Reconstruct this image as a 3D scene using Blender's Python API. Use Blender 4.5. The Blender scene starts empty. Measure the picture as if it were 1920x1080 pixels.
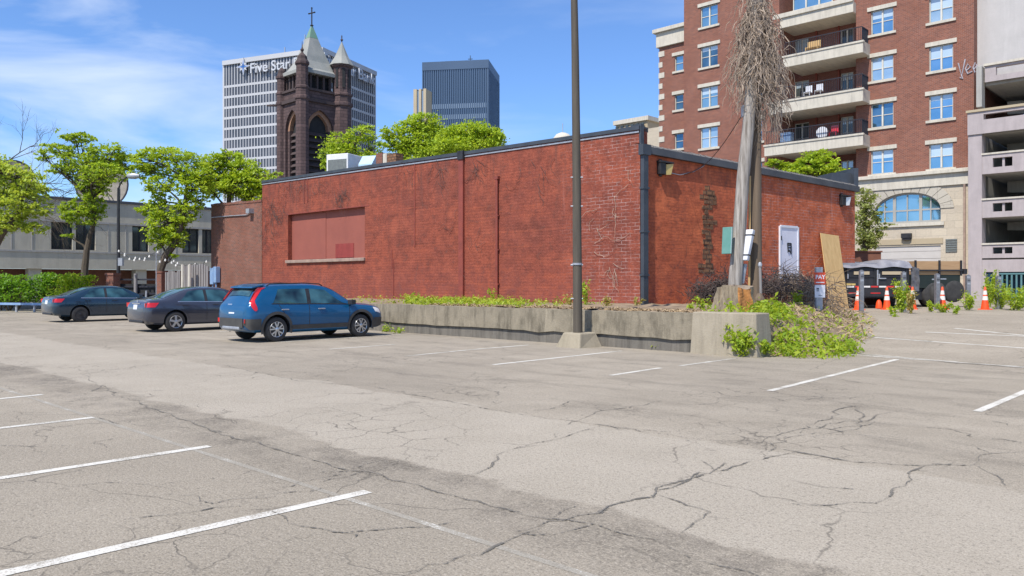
import bpy, bmesh, math, random
import numpy as np
from mathutils import Vector, Matrix
from math import radians, sin, cos, pi, sqrt, atan2

# ------------------------------------------------------------------ camera, sky, sun, exposure
C = bpy.context.scene.collection
SC = bpy.context.scene
F, H, HY, CX = 1480.0, 1.6, 529.0, 960.0          # focal length (px of 1920), eye height, horizon row, centre column
cam = bpy.data.cameras.new('camera')
cam.sensor_width = 36.0
cam.lens = 36.0 * F / 1920.0
cam.shift_y = -(540.0 - HY) / 1920.0
cam.clip_end = 5000
cam.clip_start = 0.05
camo = bpy.data.objects.new('camera', cam); C.objects.link(camo)
camo.location = (0, 0, H); camo.rotation_euler = (pi / 2, 0, 0)
SC.camera = camo

SUN_EL, SUN_AZ = radians(55), atan2(-0.56, -0.83)   # azimuth measured from +Y towards +X
sd = Vector((sin(SUN_AZ) * cos(SUN_EL), cos(SUN_AZ) * cos(SUN_EL), sin(SUN_EL)))
sl = bpy.data.lights.new('sun', 'SUN'); sl.energy = 4.5; sl.angle = radians(0.55); sl.color = (1.0, 0.95, 0.865)
so = bpy.data.objects.new('sun', sl); C.objects.link(so)
so.rotation_euler = sd.to_track_quat('Z', 'Y').to_euler(); so.location = (-20, -5, 40)

W = bpy.data.worlds.new('World'); SC.world = W; W.use_nodes = True
wn = W.node_tree; bg = wn.nodes['Background']
sky = wn.nodes.new('ShaderNodeTexSky'); sky.sky_type = 'NISHITA'; sky.sun_disc = False
sky.sun_elevation = SUN_EL; sky.sun_rotation = SUN_AZ % (2 * pi)
sky.altitude = 200; sky.air_density = 1.0; sky.dust_density = 0.35; sky.ozone_density = 2.2
tcw = wn.nodes.new('ShaderNodeTexCoord')
mpw = wn.nodes.new('ShaderNodeMapping'); mpw.inputs['Scale'].default_value = (1.6, 1.6, 7.0)
mpw.inputs['Rotation'].default_value = (0, radians(9), radians(20)); mpw.inputs['Location'].default_value = (0.35, 0.2, 0.1)
wn.links.new(tcw.outputs['Generated'], mpw.inputs['Vector'])
nzw = wn.nodes.new('ShaderNodeTexNoise'); nzw.inputs['Scale'].default_value = 1.5; nzw.inputs['Detail'].default_value = 7
nzw.inputs['Roughness'].default_value = 0.52; nzw.inputs['Distortion'].default_value = 0.5
wn.links.new(mpw.outputs['Vector'], nzw.inputs['Vector'])
crw = wn.nodes.new('ShaderNodeValToRGB'); crw.color_ramp.elements[0].position = 0.43; crw.color_ramp.elements[1].position = 0.74
wn.links.new(nzw.outputs['Fac'], crw.inputs['Fac'])
sxw = wn.nodes.new('ShaderNodeSeparateXYZ'); wn.links.new(tcw.outputs['Generated'], sxw.inputs[0])
mrw = wn.nodes.new('ShaderNodeMapRange'); mrw.inputs['From Min'].default_value = 0.05; mrw.inputs['From Max'].default_value = -0.45
mrw.inputs['To Min'].default_value = 0.30; mrw.inputs['To Max'].default_value = 1.0
wn.links.new(sxw.outputs['X'], mrw.inputs['Value'])
mmw = wn.nodes.new('ShaderNodeMath'); mmw.operation = 'MULTIPLY'
wn.links.new(crw.outputs['Color'], mmw.inputs[0]); wn.links.new(mrw.outputs['Result'], mmw.inputs[1])
mixw = wn.nodes.new('ShaderNodeMix'); mixw.data_type = 'RGBA'
wn.links.new(mmw.outputs[0], mixw.inputs['Factor'])
tint = wn.nodes.new('ShaderNodeMix'); tint.data_type = 'RGBA'; tint.blend_type = 'MULTIPLY'; tint.inputs['Factor'].default_value = 1.0
wn.links.new(sky.outputs['Color'], tint.inputs['A']); tint.inputs['B'].default_value = (0.63, 0.82, 1.10, 1)
wn.links.new(tint.outputs['Result'], mixw.inputs['A']); mixw.inputs['B'].default_value = (5.0, 5.6, 6.6, 1)
wn.links.new(mixw.outputs['Result'], bg.inputs['Color'])
bg.inputs['Strength'].default_value = 0.135
SC.view_settings.view_transform = 'Standard'; SC.view_settings.look = 'None'
SC.view_settings.exposure = 0.40; SC.view_settings.gamma = 1.0; SC.view_settings.use_curve_mapping = False

# ------------------------------------------------------------------ geometry helpers
TH = radians(43.5)                                  # the street grid: r runs along the red front wall, s runs away from it
U = (cos(TH), -sin(TH)); V = (sin(TH), cos(TH))
def rs(r, s): return (r * U[0] + s * V[0], r * U[1] + s * V[1])
def to_rs(x, y): return (x * U[0] + y * U[1], x * V[0] + y * V[1])
def gp(px, py, z=0.0):
    d = (H - z) * F / (py - HY)
    return ((px - CX) / F * d, d)
def wp(px, py, d): return Vector(((px - CX) / F * d, d, H + (HY - py) / F * d))
def lerp(a, b, t): return a + (b - a) * t
def sst(x, a, b):
    t = min(1, max(0, (x - a) / (b - a))); return t * t * (3 - 2 * t)

class Frame:
    """a wall's own axes: x along it to the right, y into it, z up"""
    def __init__(s, ox, oy, ang):
        s.o = (ox, oy); s.a = ang; s.d = (cos(ang), sin(ang)); s.n = (-sin(ang), cos(ang))
    def hit(s, px, py, y=0.0):
        a, b = (px - CX) / F, (HY - py) / F
        t = (y + s.o[0] * s.n[0] + s.o[1] * s.n[1]) / (a * s.n[0] + s.n[1])
        return ((a * t - s.o[0]) * s.d[0] + (t - s.o[1]) * s.d[1], H + b * t)
    def X(s, px, y=0.0): return s.hit(px, 500, y)[0]
    def world(s, x, y, z=0): return Vector((s.o[0] + x * s.d[0] + y * s.n[0], s.o[1] + x * s.d[1] + y * s.n[1], z))

class MB:
    def __init__(s): s.v = []; s.f = []
    def add(s, vs, fs):
        b = len(s.v); s.v.extend([tuple(p) for p in vs]); s.f.extend([tuple(i + b for i in f) for f in fs]); return s
    def face(s, *pts): return s.add(pts, [tuple(range(len(pts)))])
    def box(s, x0, x1, y0, y1, z0, z1):
        vs = [(x0,y0,z0),(x1,y0,z0),(x1,y1,z0),(x0,y1,z0),(x0,y0,z1),(x1,y0,z1),(x1,y1,z1),(x0,y1,z1)]
        return s.add(vs, [(0,3,2,1),(4,5,6,7),(0,1,5,4),(1,2,6,5),(2,3,7,6),(3,0,4,7)])
    def obox(s, o, ax, ay, az, lx, ly, lz):
        """box centred on o along the three axes"""
        o, ax, ay, az = Vector(o), Vector(ax).normalized(), Vector(ay).normalized(), Vector(az).normalized()
        vs = [o + ax*i*lx/2 + ay*j*ly/2 + az*k*lz/2 for k in (-1,1) for i, j in ((-1,-1),(1,-1),(1,1),(-1,1))]
        return s.add(vs, [(0,3,2,1),(4,5,6,7),(0,1,5,4),(1,2,6,5),(2,3,7,6),(3,0,4,7)])
    def prism(s, poly, y0, y1):
        """poly in x,z (anticlockwise seen from -y), swept along y"""
        n = len(poly)
        vs = [(x, y0, z) for x, z in poly] + [(x, y1, z) for x, z in poly]
        fs = [tuple(range(n)), tuple(range(2*n-1, n-1, -1))]
        fs += [((i+1) % n, i, n+i, n+(i+1) % n) for i in range(n)]
        return s.add(vs, fs)
    def prismx(s, poly, x0, x1):
        """poly in y,z swept along x"""
        n = len(poly)
        vs = [(x0, y, z) for y, z in poly] + [(x1, y, z) for y, z in poly]
        fs = [tuple(range(n-1,-1,-1)), tuple(range(n, 2*n))]
        fs += [(i, (i+1) % n, n+(i+1) % n, n+i) for i in range(n)]
        return s.add(vs, fs)
    def prismz(s, poly, z0, z1, top=None):
        n = len(poly); top = top or poly
        vs = [(x, y, z0) for x, y in poly] + [(x, y, z1) for x, y in top]
        fs = [tuple(range(n-1,-1,-1)), tuple(range(n, 2*n))]
        fs += [(i, (i+1) % n, n+(i+1) % n, n+i) for i in range(n)]
        return s.add(vs, fs)
    def tube(s, pts, rad, n=8, caps=True):
        pts = [Vector(p) for p in pts]; m = len(pts)
        if not isinstance(rad, (list, tuple)): rad = [rad] * m
        vs = []; ref = None
        for i, p in enumerate(pts):
            t = (pts[min(i+1, m-1)] - pts[max(i-1, 0)])
            t = t.normalized() if t.length > 1e-9 else Vector((0,0,1))
            if ref is None: ref = Vector((1,0,0)) if abs(t.x) < .8 else Vector((0,1,0))
            a = (ref - t * ref.dot(t))
            a = a.normalized() if a.length > 1e-6 else t.orthogonal().normalized()
            b = t.cross(a); ref = a
            for k in range(n):
                q = 2*pi*k/n; vs.append(p + (a*cos(q) + b*sin(q)) * rad[i])
        fs = []
        for i in range(m-1):
            for k in range(n):
                k2 = (k+1) % n; fs.append((i*n+k, i*n+k2, (i+1)*n+k2, (i+1)*n+k))
        if caps: fs.append(tuple(range(n-1,-1,-1))); fs.append(tuple((m-1)*n+k for k in range(n)))
        return s.add(vs, fs)
    def lathe(s, prof, n=24, o=(0,0,0), axis='z', cap=True):
        vs = []
        for r, h in prof:
            for k in range(n):
                q = 2*pi*k/n
                if axis == 'z': vs.append((o[0]+r*cos(q), o[1]+r*sin(q), o[2]+h))
                elif axis == 'y': vs.append((o[0]+r*cos(q), o[1]+h, o[2]-r*sin(q)))
                else: vs.append((o[0]+h, o[1]+r*cos(q), o[2]+r*sin(q)))
        fs = []
        for i in range(len(prof)-1):
            for k in range(n):
                k2 = (k+1) % n; fs.append((i*n+k, i*n+k2, (i+1)*n+k2, (i+1)*n+k))
        if cap:
            fs.append(tuple(range(n-1,-1,-1))); fs.append(tuple((len(prof)-1)*n+k for k in range(n)))
        return s.add(vs, fs)
    def grid(s, fn, nu, nv, flip=False):
        vs = [fn(i/nu, j/nv) for j in range(nv+1) for i in range(nu+1)]
        fs = []
        for j in range(nv):
            for i in range(nu):
                a = j*(nu+1)+i; q = (a, a+1, a+nu+2, a+nu+1); fs.append(q[::-1] if flip else q)
        return s.add(vs, fs)
    def build(s, name, mat, parent=None, smooth=False, bevel=0, at=None, rotz=0.0, sharp=40):
        me = bpy.data.meshes.new(name)
        vs = s.v
        if at is not None and parent is None and rotz == 0: vs = [(p[0]-at[0], p[1]-at[1], p[2]-at[2]) for p in s.v]
        me.from_pydata(vs, [], s.f); me.update()
        uvmap(me)
        me.materials.append(mat)
        if smooth:
            me.shade_smooth(); me.set_sharp_from_angle(angle=radians(sharp))
        o = bpy.data.objects.new(name, me); C.objects.link(o)
        if parent is not None: o.parent = parent
        elif at is not None: o.location = at; o.rotation_euler = (0, 0, rotz)
        if bevel:
            b = o.modifiers.new('bevel', 'BEVEL'); b.width = bevel; b.segments = 2; b.limit_method = 'ANGLE'; b.angle_limit = radians(40)
        return o

def uvmap(me):
    """texture coordinates in metres, each face laid flat"""
    n = len(me.loops)
    if n == 0: return
    co = np.empty(len(me.vertices)*3, dtype=np.float32); me.vertices.foreach_get('co', co); co = co.reshape(-1,3)
    li = np.empty(n, dtype=np.int32); me.loops.foreach_get('vertex_index', li)
    nm = np.empty(len(me.polygons)*3, dtype=np.float32); me.polygons.foreach_get('normal', nm); nm = nm.reshape(-1,3)
    lt = np.empty(len(me.polygons), dtype=np.int32); me.polygons.foreach_get('loop_total', lt)
    ln = np.repeat(nm, lt, axis=0)[:n]; lc = co[li]
    hz = np.abs(ln[:,2]) > 0.7
    hl = np.sqrt(ln[:,0]**2 + ln[:,1]**2) + 1e-9
    tx, ty = -ln[:,1]/hl, ln[:,0]/hl
    # walls facing -y read left to right
    u = np.where(hz, lc[:,0], lc[:,0]*tx + lc[:,1]*ty)
    v = np.where(hz, lc[:,1], lc[:,2])
    uv = me.uv_layers.new(name='UVMap')
    uv.data.foreach_set('uv', np.stack([u, v], axis=1).astype(np.float32).ravel())

def tag(o, label=None, cat=None, group=None, kind=None):
    if label: o['label'] = label
    if cat: o['category'] = cat
    if group: o['group'] = group
    if kind: o['kind'] = kind
    return o
def thing(name, label, cat, loc=(0,0,0), rotz=0.0, group=None):
    o = bpy.data.objects.new(name, None); C.objects.link(o); o.empty_display_size = 0.3
    o.location = loc; o.rotation_euler = (0, 0, rotz)
    return tag(o, label, cat, group)
def part(name, mesh_or_mb, mat, parent, **k): return mesh_or_mb.build(name, mat, parent, **k)
def copy_tree(o, parent=None):
    c = o.copy(); C.objects.link(c)
    if parent is not None: c.parent = parent
    for ch in list(o.children): copy_tree(ch, c)
    return c
def text_mesh(body, size, extrude, name, mat, parent, loc, rot, align='LEFT', bold=0.0):
    cu = bpy.data.curves.new(name, 'FONT'); cu.body = body; cu.size = size; cu.extrude = extrude; cu.align_x = align; cu.offset = bold
    to = bpy.data.objects.new(name, cu); C.objects.link(to)
    dg = bpy.context.evaluated_depsgraph_get()
    me = bpy.data.meshes.new_from_object(to.evaluated_get(dg)); me.name = name
    bpy.data.objects.remove(to); bpy.data.curves.remove(cu)
    me.materials.clear(); me.materials.append(mat)
    o = bpy.data.objects.new(name, me); C.objects.link(o); o.parent = parent; o.location = loc; o.rotation_euler = rot
    return o

# ------------------------------------------------------------------ materials
class Mat:
    def __init__(s, name):
        s.m = bpy.data.materials.new(name); s.m.use_nodes = True; s.t = s.m.node_tree
        s.b = s.t.nodes['Principled BSDF']; s._c = {}
    def new(s, ty, **kw):
        n = s.t.nodes.new(ty)
        for k, v in kw.items(): setattr(n, k, v)
        return n
    def put(s, sock, v):
        if isinstance(v, bpy.types.NodeSocket): s.t.links.new(v, sock)
        elif v is not None:
            if sock.type == 'RGBA' and len(v) == 3: v = (*v, 1)
            sock.default_value = v
    def co(s, kind='UV', scale=(1,1,1), rot=(0,0,0), loc=(0,0,0)):
        t = s.new('ShaderNodeTexCoord'); m = s.new('ShaderNodeMapping')
        s.t.links.new(t.outputs[kind], m.inputs['Vector'])
        m.inputs['Scale'].default_value = scale; m.inputs['Rotation'].default_value = rot; m.inputs['Location'].default_value = loc
        return m.outputs['Vector']
    def noise(s, vec, scale, detail=4, rough=0.55, dist=0.0):
        n = s.new('ShaderNodeTexNoise'); s.put(n.inputs['Vector'], vec)
        n.inputs['Scale'].default_value = scale; n.inputs['Detail'].default_value = detail
        n.inputs['Roughness'].default_value = rough; n.inputs['Distortion'].default_value = dist
        return n.outputs['Fac']
    def vor(s, vec, scale, feature='F1', out='Distance', rnd=1.0):
        n = s.new('ShaderNodeTexVoronoi', feature=feature); s.put(n.inputs['Vector'], vec); n.inputs['Scale'].default_value = scale
        n.inputs['Randomness'].default_value = rnd
        return n.outputs[out]
    def mr(s, v, a, b, c=0.0, d=1.0, smooth=False):
        n = s.new('ShaderNodeMapRange'); n.interpolation_type = 'SMOOTHSTEP' if smooth else 'LINEAR'
        s.put(n.inputs['Value'], v)
        for k, x in zip(('From Min','From Max','To Min','To Max'), (a, b, c, d)): n.inputs[k].default_value = x
        return n.outputs['Result']
    def mix(s, f, a, b, mode='MIX'):
        n = s.new('ShaderNodeMix', data_type='RGBA', blend_type=mode)
        s.put(n.inputs['Factor'], f); s.put(n.inputs['A'], a); s.put(n.inputs['B'], b)
        return n.outputs['Result']
    def ma(s, op, a, b=None, clamp=False):
        n = s.new('ShaderNodeMath', operation=op, use_clamp=clamp); s.put(n.inputs[0], a)
        if b is not None: s.put(n.inputs[1], b)
        return n.outputs[0]
    def sep(s, vec):
        n = s.new('ShaderNodeSeparateXYZ'); s.put(n.inputs[0], vec); return n.outputs
    def bump(s, h, strength=0.5, dist=0.02, prev=None):
        n = s.new('ShaderNodeBump'); s.put(n.inputs['Height'], h); n.inputs['Strength'].default_value = strength
        n.inputs['Distance'].default_value = dist
        if prev is not None: s.put(n.inputs['Normal'], prev)
        return n.outputs['Normal']
    def brick(s, vec, w, h, mortar=0.01, c1=(1,1,1), c2=(0,0,0), cm=(0,0,0), offset=0.5):
        n = s.new('ShaderNodeTexBrick'); s.put(n.inputs['Vector'], vec)
        n.inputs['Scale'].default_value = 1.0; n.inputs['Brick Width'].default_value = w; n.inputs['Row Height'].default_value = h
        n.inputs['Mortar Size'].default_value = mortar; n.inputs['Mortar Smooth'].default_value = 0.15; n.offset = offset
        s.put(n.inputs['Color1'], c1); s.put(n.inputs['Color2'], c2); s.put(n.inputs['Mortar'], cm)
        return n.outputs
    def end(s, col=None, rough=0.7, normal=None, metal=0.0, spec=0.5, coat=0.0, **kw):
        b = s.b.inputs
        s.put(b['Base Color'], col); s.put(b['Roughness'], rough); s.put(b['Metallic'], metal); s.put(b['Specular IOR Level'], spec)
        if normal is not None: s.put(b['Normal'], normal)
        b['Coat Weight'].default_value = coat
        if coat: b['Coat Roughness'].default_value = 0.04
        for k, v in kw.items(): s.put(b[k.replace('_', ' ')], v)
        return s.m

def plain(name, c1, c2=None, scale=3.0, rough=0.7, metal=0.0, bump=0.0, bscale=30.0, kind='Object', stretch=(1,1,1), spec=0.4, coat=0.0):
    m = Mat(name); v = m.co(kind, stretch)
    c2 = c2 or tuple(x * 0.72 for x in c1)
    f = m.mr(m.noise(v, scale, 5, 0.6), 0.32, 0.68)
    col = m.mix(f, c1, c2)
    nrm = m.bump(m.noise(v, bscale, 3), bump, 0.01) if bump else None
    return m.end(col, rough, nrm, metal, spec, coat)
def glassy(name, c1, c2, rough=0.05, metal=0.55, scale=0.6):
    m = Mat(name); v = m.co('Object')
    col = m.mix(m.mr(m.noise(v, scale, 2), 0.35, 0.65), c1, c2)
    nrm = m.bump(m.noise(v, 0.9, 1), 0.04, 0.05)
    return m.end(col, rough, nrm, metal, 0.6)
def brickm(name, c1, c2, cm, w=0.22, h=0.075, mortar=0.011, blot=(0.6, 0.25), bump=0.5, rough=0.9):
    m = Mat(name); v = m.co('UV')
    b = m.brick(v, w, h, mortar, c1, c2, cm)
    big = m.mr(m.noise(v, blot[0], 4), 0.3, 0.7)
    col = m.mix(m.ma('MULTIPLY', big, blot[1]), b['Color'], tuple(x*0.45 for x in c1))
    sp = m.mr(m.noise(v, 9.0, 3, 0.7), 0.35, 0.75)
    col = m.mix(m.ma('MULTIPLY', sp, 0.30), col, tuple(min(1, x*1.7) for x in c2))
    n = m.bump(m.ma('SUBTRACT', 1.0, b['Fac']), bump, 0.012)
    return m.end(col, rough, n, 0, 0.25)
def leafm(name, c1, c2, trans=0.45):
    m = Mat(name)
    g = m.new('ShaderNodeNewGeometry')
    col = m.mix(g.outputs['Random Per Island'], c1, c2)
    big = m.mr(m.noise(m.co('Object'), 0.55, 2), 0.35, 0.65)
    col = m.mix(m.ma('MULTIPLY', big, 0.45), col, tuple(x*0.6 for x in c1))
    m.end(col, 0.5, None, 0, 0.35)
    tr = m.new('ShaderNodeBsdfTranslucent'); m.put(tr.inputs['Color'], m.mix(0.5, col, (min(1,c2[0]*1.6), min(1,c2[1]*1.5), c2[2]*0.7)))
    mx = m.new('ShaderNodeMixShader'); mx.inputs[0].default_value = trans
    out = m.t.nodes['Material Output']
    m.t.links.new(m.b.outputs[0], mx.inputs[1]); m.t.links.new(tr.outputs[0], mx.inputs[2]); m.t.links.new(mx.outputs[0], out.inputs['Surface'])
    return m.m

def asphalt_mat(name, lot=True):
    m = Mat(name); v = m.co('Object')
    o = m.sep(v)
    w1 = m.noise(v, 0.9, 5, 0.6); w2 = m.noise(v, 0.22, 4, 0.6)
    base = m.mix(m.mr(w1, 0.33, 0.67), (0.262, 0.240, 0.202), (0.33, 0.304, 0.260))
    base = m.mix(m.ma('MULTIPLY', m.mr(w2, 0.4, 0.66), 0.6), base, (0.205, 0.187, 0.157))
    if lot:
        wob = m.ma('MULTIPLY', m.ma('SUBTRACT', m.noise(v, 0.7, 6, 0.65), 0.5), 1.1)
        sc = m.ma('ADD', o['Y'], wob)
        lane = m.ma('MULTIPLY', m.mr(sc, 4.42, 4.50), m.mr(sc, 7.1, 7.02))
        base = m.mix(m.ma('MULTIPLY', lane, 0.65), base, m.mix(m.mr(w1, .3, .7), (0.325, 0.303, 0.262), (0.37, 0.346, 0.304)))
        # worn dark strip along the old seam, oil in the bays
        seam = m.ma('MULTIPLY', m.mr(sc, 3.1, 4.1, smooth=True), m.mr(sc, 4.5, 4.40))
        blot = m.ma('MULTIPLY', m.mr(m.noise(v, 0.75, 5, 0.65), 0.40, 0.60), m.mr(m.noise(v, 5.0, 8, 0.8), 0.40, 0.56))
        base = m.mix(m.ma('MULTIPLY', m.ma('MULTIPLY', seam, blot), 0.6), base, (0.11, 0.10, 0.088))
        bays = m.ma('MULTIPLY', m.mr(sc, 7.0, 8.2), m.mr(m.noise(m.co('Object', (0.8, 2.2, 1)), 0.75, 6, 0.68), 0.5, 0.68))
        base = m.mix(m.ma('MULTIPLY', bays, 0.6), base, (0.15, 0.138, 0.118))
        bl = m.ma('MULTIPLY', m.mr(sc, 2.6, 1.2), m.mr(m.noise(v, 0.5, 6, 0.65), 0.52, 0.66))
        base = m.mix(m.ma('MULTIPLY', bl, 0.45), base, (0.15, 0.139, 0.123))
    # aggregate
    g1 = m.noise(v, 75, 3, 0.75); g2 = m.noise(v, 190, 2, 0.6)
    base = m.mix(m.mr(g1, 0.45, 0.33, 0, 0.8), base, (0.07, 0.066, 0.06))
    base = m.mix(m.mr(g1, 0.56, 0.70, 0, 0.75), base, (0.52, 0.49, 0.44))
    base = m.mix(m.mr(g2, 0.6, 0.75, 0, 0.35), base, (0.46, 0.44, 0.41))
    g3 = m.noise(v, 28, 4, 0.7)
    base = m.mix(m.mr(g3, 0.46, 0.34, 0, 0.45), base, (0.09, 0.085, 0.077))
    base = m.mix(m.mr(g3, 0.56, 0.68, 0, 0.4), base, (0.42, 0.395, 0.355))
    peb = m.vor(v, 42, 'F1')
    base = m.mix(m.mr(peb, 0.16, 0.05, 0, 0.22), base, (0.5, 0.48, 0.45))
    if lot:
        rough = m.ma('MULTIPLY', seam, m.mr(m.noise(m.co('Object', (1,1,1), loc=(4,9,0)), 0.9, 6, 0.7), 0.46, 0.60))
        base = m.mix(m.ma('MULTIPLY', m.ma('MULTIPLY', rough, 0.55), m.mr(m.noise(v, 26, 5, 0.8), 0.56, 0.44)), base, (0.06, 0.055, 0.048))
        spall = m.ma('MULTIPLY', m.mr(m.noise(m.co('Object', (1,1,1), loc=(14,2,0)), 0.55, 6, 0.7), 0.60, 0.66), m.mr(m.noise(v, 22, 5, 0.8), 0.55, 0.45))
        base = m.mix(m.ma('MULTIPLY', spall, 0.6), base, (0.09, 0.083, 0.072))
    # craquelure where the surface has failed
    wv = m.new('ShaderNodeVectorMath', operation='ADD'); m.put(wv.inputs[0], v)
    nn = m.new('ShaderNodeTexNoise'); m.put(nn.inputs['Vector'], v); nn.inputs['Scale'].default_value = 2.2; nn.inputs['Detail'].default_value = 4
    sc2 = m.new('ShaderNodeVectorMath', operation='SCALE'); m.put(sc2.inputs[0], nn.outputs['Color']); sc2.inputs['Scale'].default_value = 0.45
    m.put(wv.inputs[1], sc2.outputs[0])
    ed = m.vor(wv.outputs[0], 1.9, 'DISTANCE_TO_EDGE'); ed2 = m.vor(wv.outputs[0], 0.42, 'DISTANCE_TO_EDGE')
    fail = m.mr(m.noise(v, 0.33, 4, 0.6), 0.525, 0.62)
    ck = m.ma('MULTIPLY', m.mr(ed, 0.018, 0.004), fail)
    fine = m.ma('MULTIPLY', m.mr(ed2, 0.0055, 0.001), m.mr(m.noise(v, 0.5, 3), 0.45, 0.58))
    ck = m.ma('MAXIMUM', ck, m.ma('MULTIPLY', fine, 0.8))
    base = m.mix(m.ma('MULTIPLY', ck, 0.62), base, (0.06, 0.057, 0.052))
    h = m.ma('ADD', m.ma('MULTIPLY', g1, 1.0), m.ma('MULTIPLY', peb, -0.5))
    n = m.bump(h, 0.55, 0.012)
    n = m.bump(m.ma('MULTIPLY', ck, -1.0), 0.4, 0.012, n)
    n = m.bump(m.noise(v, 0.35, 2), 0.05, 0.3, n)
    base = m.mix(1.0, base, (1.10, 1.04, 0.965), 'MULTIPLY')
    return m.end(base, 0.93, n, 0, 0.2)

def paint_line_mat(name, wear):
    m = Mat(name); v = m.co('Object')
    g = m.noise(v, 60, 4, 0.75); big = m.noise(v, 1.6, 5, 0.7)
    k = m.ma('ADD', m.ma('MULTIPLY', g, 0.65), m.ma('MULTIPLY', big, 0.55))
    f = m.mr(k, wear, wear + 0.07)
    col = m.mix(f, m.mix(m.noise(v, 6, 3), (0.52, 0.495, 0.44), (0.64, 0.615, 0.555)), m.mix(m.mr(g, .4, .6), (0.215, 0.192, 0.155), (0.345, 0.312, 0.258)))
    return m.end(col, 0.8, m.bump(g, 0.4, 0.008), 0, 0.3)

def red_wall_mat(name, c1, c2, white_from=None, blockw=0.36, blockh=0.115, sun=1.0):
    m = Mat(name); v = m.co('UV'); o = m.sep(v)
    wob = m.new('ShaderNodeVectorMath', operation='ADD'); m.put(wob.inputs[0], v)
    nn = m.new('ShaderNodeTexNoise'); m.put(nn.inputs['Vector'], v); nn.inputs['Scale'].default_value = 3.0
    sc = m.new('ShaderNodeVectorMath', operation='SCALE'); m.put(sc.inputs[0], nn.outputs['Color']); sc.inputs['Scale'].default_value = 0.05
    m.put(wob.inputs[1], sc.outputs[0])
    b = m.brick(wob.outputs[0], blockw, blockh, 0.011, (1,1,1), (0.8,0.8,0.8), (0,0,0))
    n1 = m.noise(v, 0.45, 6, 0.62); n2 = m.noise(v, 2.6, 6, 0.7); n3 = m.noise(v, 14, 5, 0.72)
    col = m.mix(m.mr(n1, 0.36, 0.64), c1, c2)
    col = m.mix(m.mr(n2, 0.42, 0.68, 0, 0.75), col, tuple(x*0.62 for x in c2))
    col = m.mix(m.mr(n3, 0.52, 0.72, 0, 0.30), col, (0.52, 0.20, 0.14))
    col = m.mix(m.mr(n3, 0.46, 0.32, 0, 0.6), col, (0.15, 0.045, 0.034))
    hl = m.ma('MULTIPLY', m.mr(m.noise(m.co('UV', (0.35, 9, 1)), 1.0, 4, 0.6), 0.53, 0.70), 0.25)
    col = m.mix(m.mr(m.noise(v, 1.3, 7, 0.72), 0.50, 0.68, 0, 0.40), col, tuple(x*0.6 for x in c2))
    col = m.mix(m.mr(m.noise(m.co('UV', loc=(7, 3, 0)), 0.9, 7, 0.7), 0.52, 0.70, 0, 0.5), col, (c1[0]*1.45, c1[1]*1.6, c1[2]*1.6))
    col = m.mix(hl, col, (0.50, 0.125, 0.055))
    # flaked mortar joints
    mo = m.ma('MULTIPLY', b['Fac'], m.mr(m.noise(v, 0.8, 4), 0.42, 0.7, 0.0, 0.7))
    col = m.mix(mo, col, (0.22, 0.06, 0.045))
    # vertical run stains from the coping, old creeper traces
    st = m.noise(m.co('UV', (2.2, 0.16, 1)), 1.4, 6, 0.7)
    top = m.mr(o['Y'], 2.2, 6.6, 0.0, 1.0)
    col = m.mix(m.ma('MULTIPLY', m.mr(st, 0.50, 0.70), m.ma('MULTIPLY', top, 0.65)), col, (0.11, 0.05, 0.04))
    cre = m.vor(m.co('UV', (1.0, 0.45, 1)), 1.7, 'DISTANCE_TO_EDGE')
    col = m.mix(m.ma('MULTIPLY', m.mr(cre, 0.03, 0.008), m.mr(n2, 0.48, 0.62, 0, 0.5)), col, (0.15, 0.065, 0.05))
    low = m.ma('MULTIPLY', m.mr(o['Y'], 2.4, 0.9), m.mr(n2, 0.4, 0.6))
    col = m.mix(m.ma('MULTIPLY', low, 0.4), col, (0.27, 0.085, 0.075))
    # lime bloom and bare flecks
    fl = m.mr(m.noise(v, 24, 4, 0.7), 0.66, 0.72)
    flm = m.mr(m.noise(v, 1.1, 4), 0.5, 0.66)
    col = m.mix(m.ma('MULTIPLY', m.ma('MULTIPLY', fl, flm), 0.6), col, (0.55, 0.42, 0.37))
    if white_from is not None:
        a, e = white_from
        z = m.mr(o['X'], a, e, smooth=True)
        joint = m.ma('MULTIPLY', b['Fac'], m.mr(m.noise(v, 2.2, 5, 0.7), 0.42, 0.62))
        run = m.mr(m.noise(m.co('UV', (2.0, 0.22, 1), loc=(0.3, 0, 0)), 1.5, 6, 0.72, 0.5), 0.60, 0.70)
        col = m.mix(m.ma('MULTIPLY', z, m.ma('MULTIPLY', joint, 0.55)), col, (0.56, 0.40, 0.37))
        col = m.mix(m.ma('MULTIPLY', z, m.ma('MULTIPLY', run, 0.5)), col, (0.50, 0.30, 0.27))
    hgt = m.ma('ADD', m.ma('MULTIPLY', m.ma('SUBTRACT', 1.0, b['Fac']), 0.6), m.ma('MULTIPLY', n3, 0.9))
    n = m.bump(hgt, 0.6, 0.03)
    n = m.bump(n2, 0.35, 0.06, n)
    return m.end(col, 0.82, n, 0, 0.25)

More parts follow.
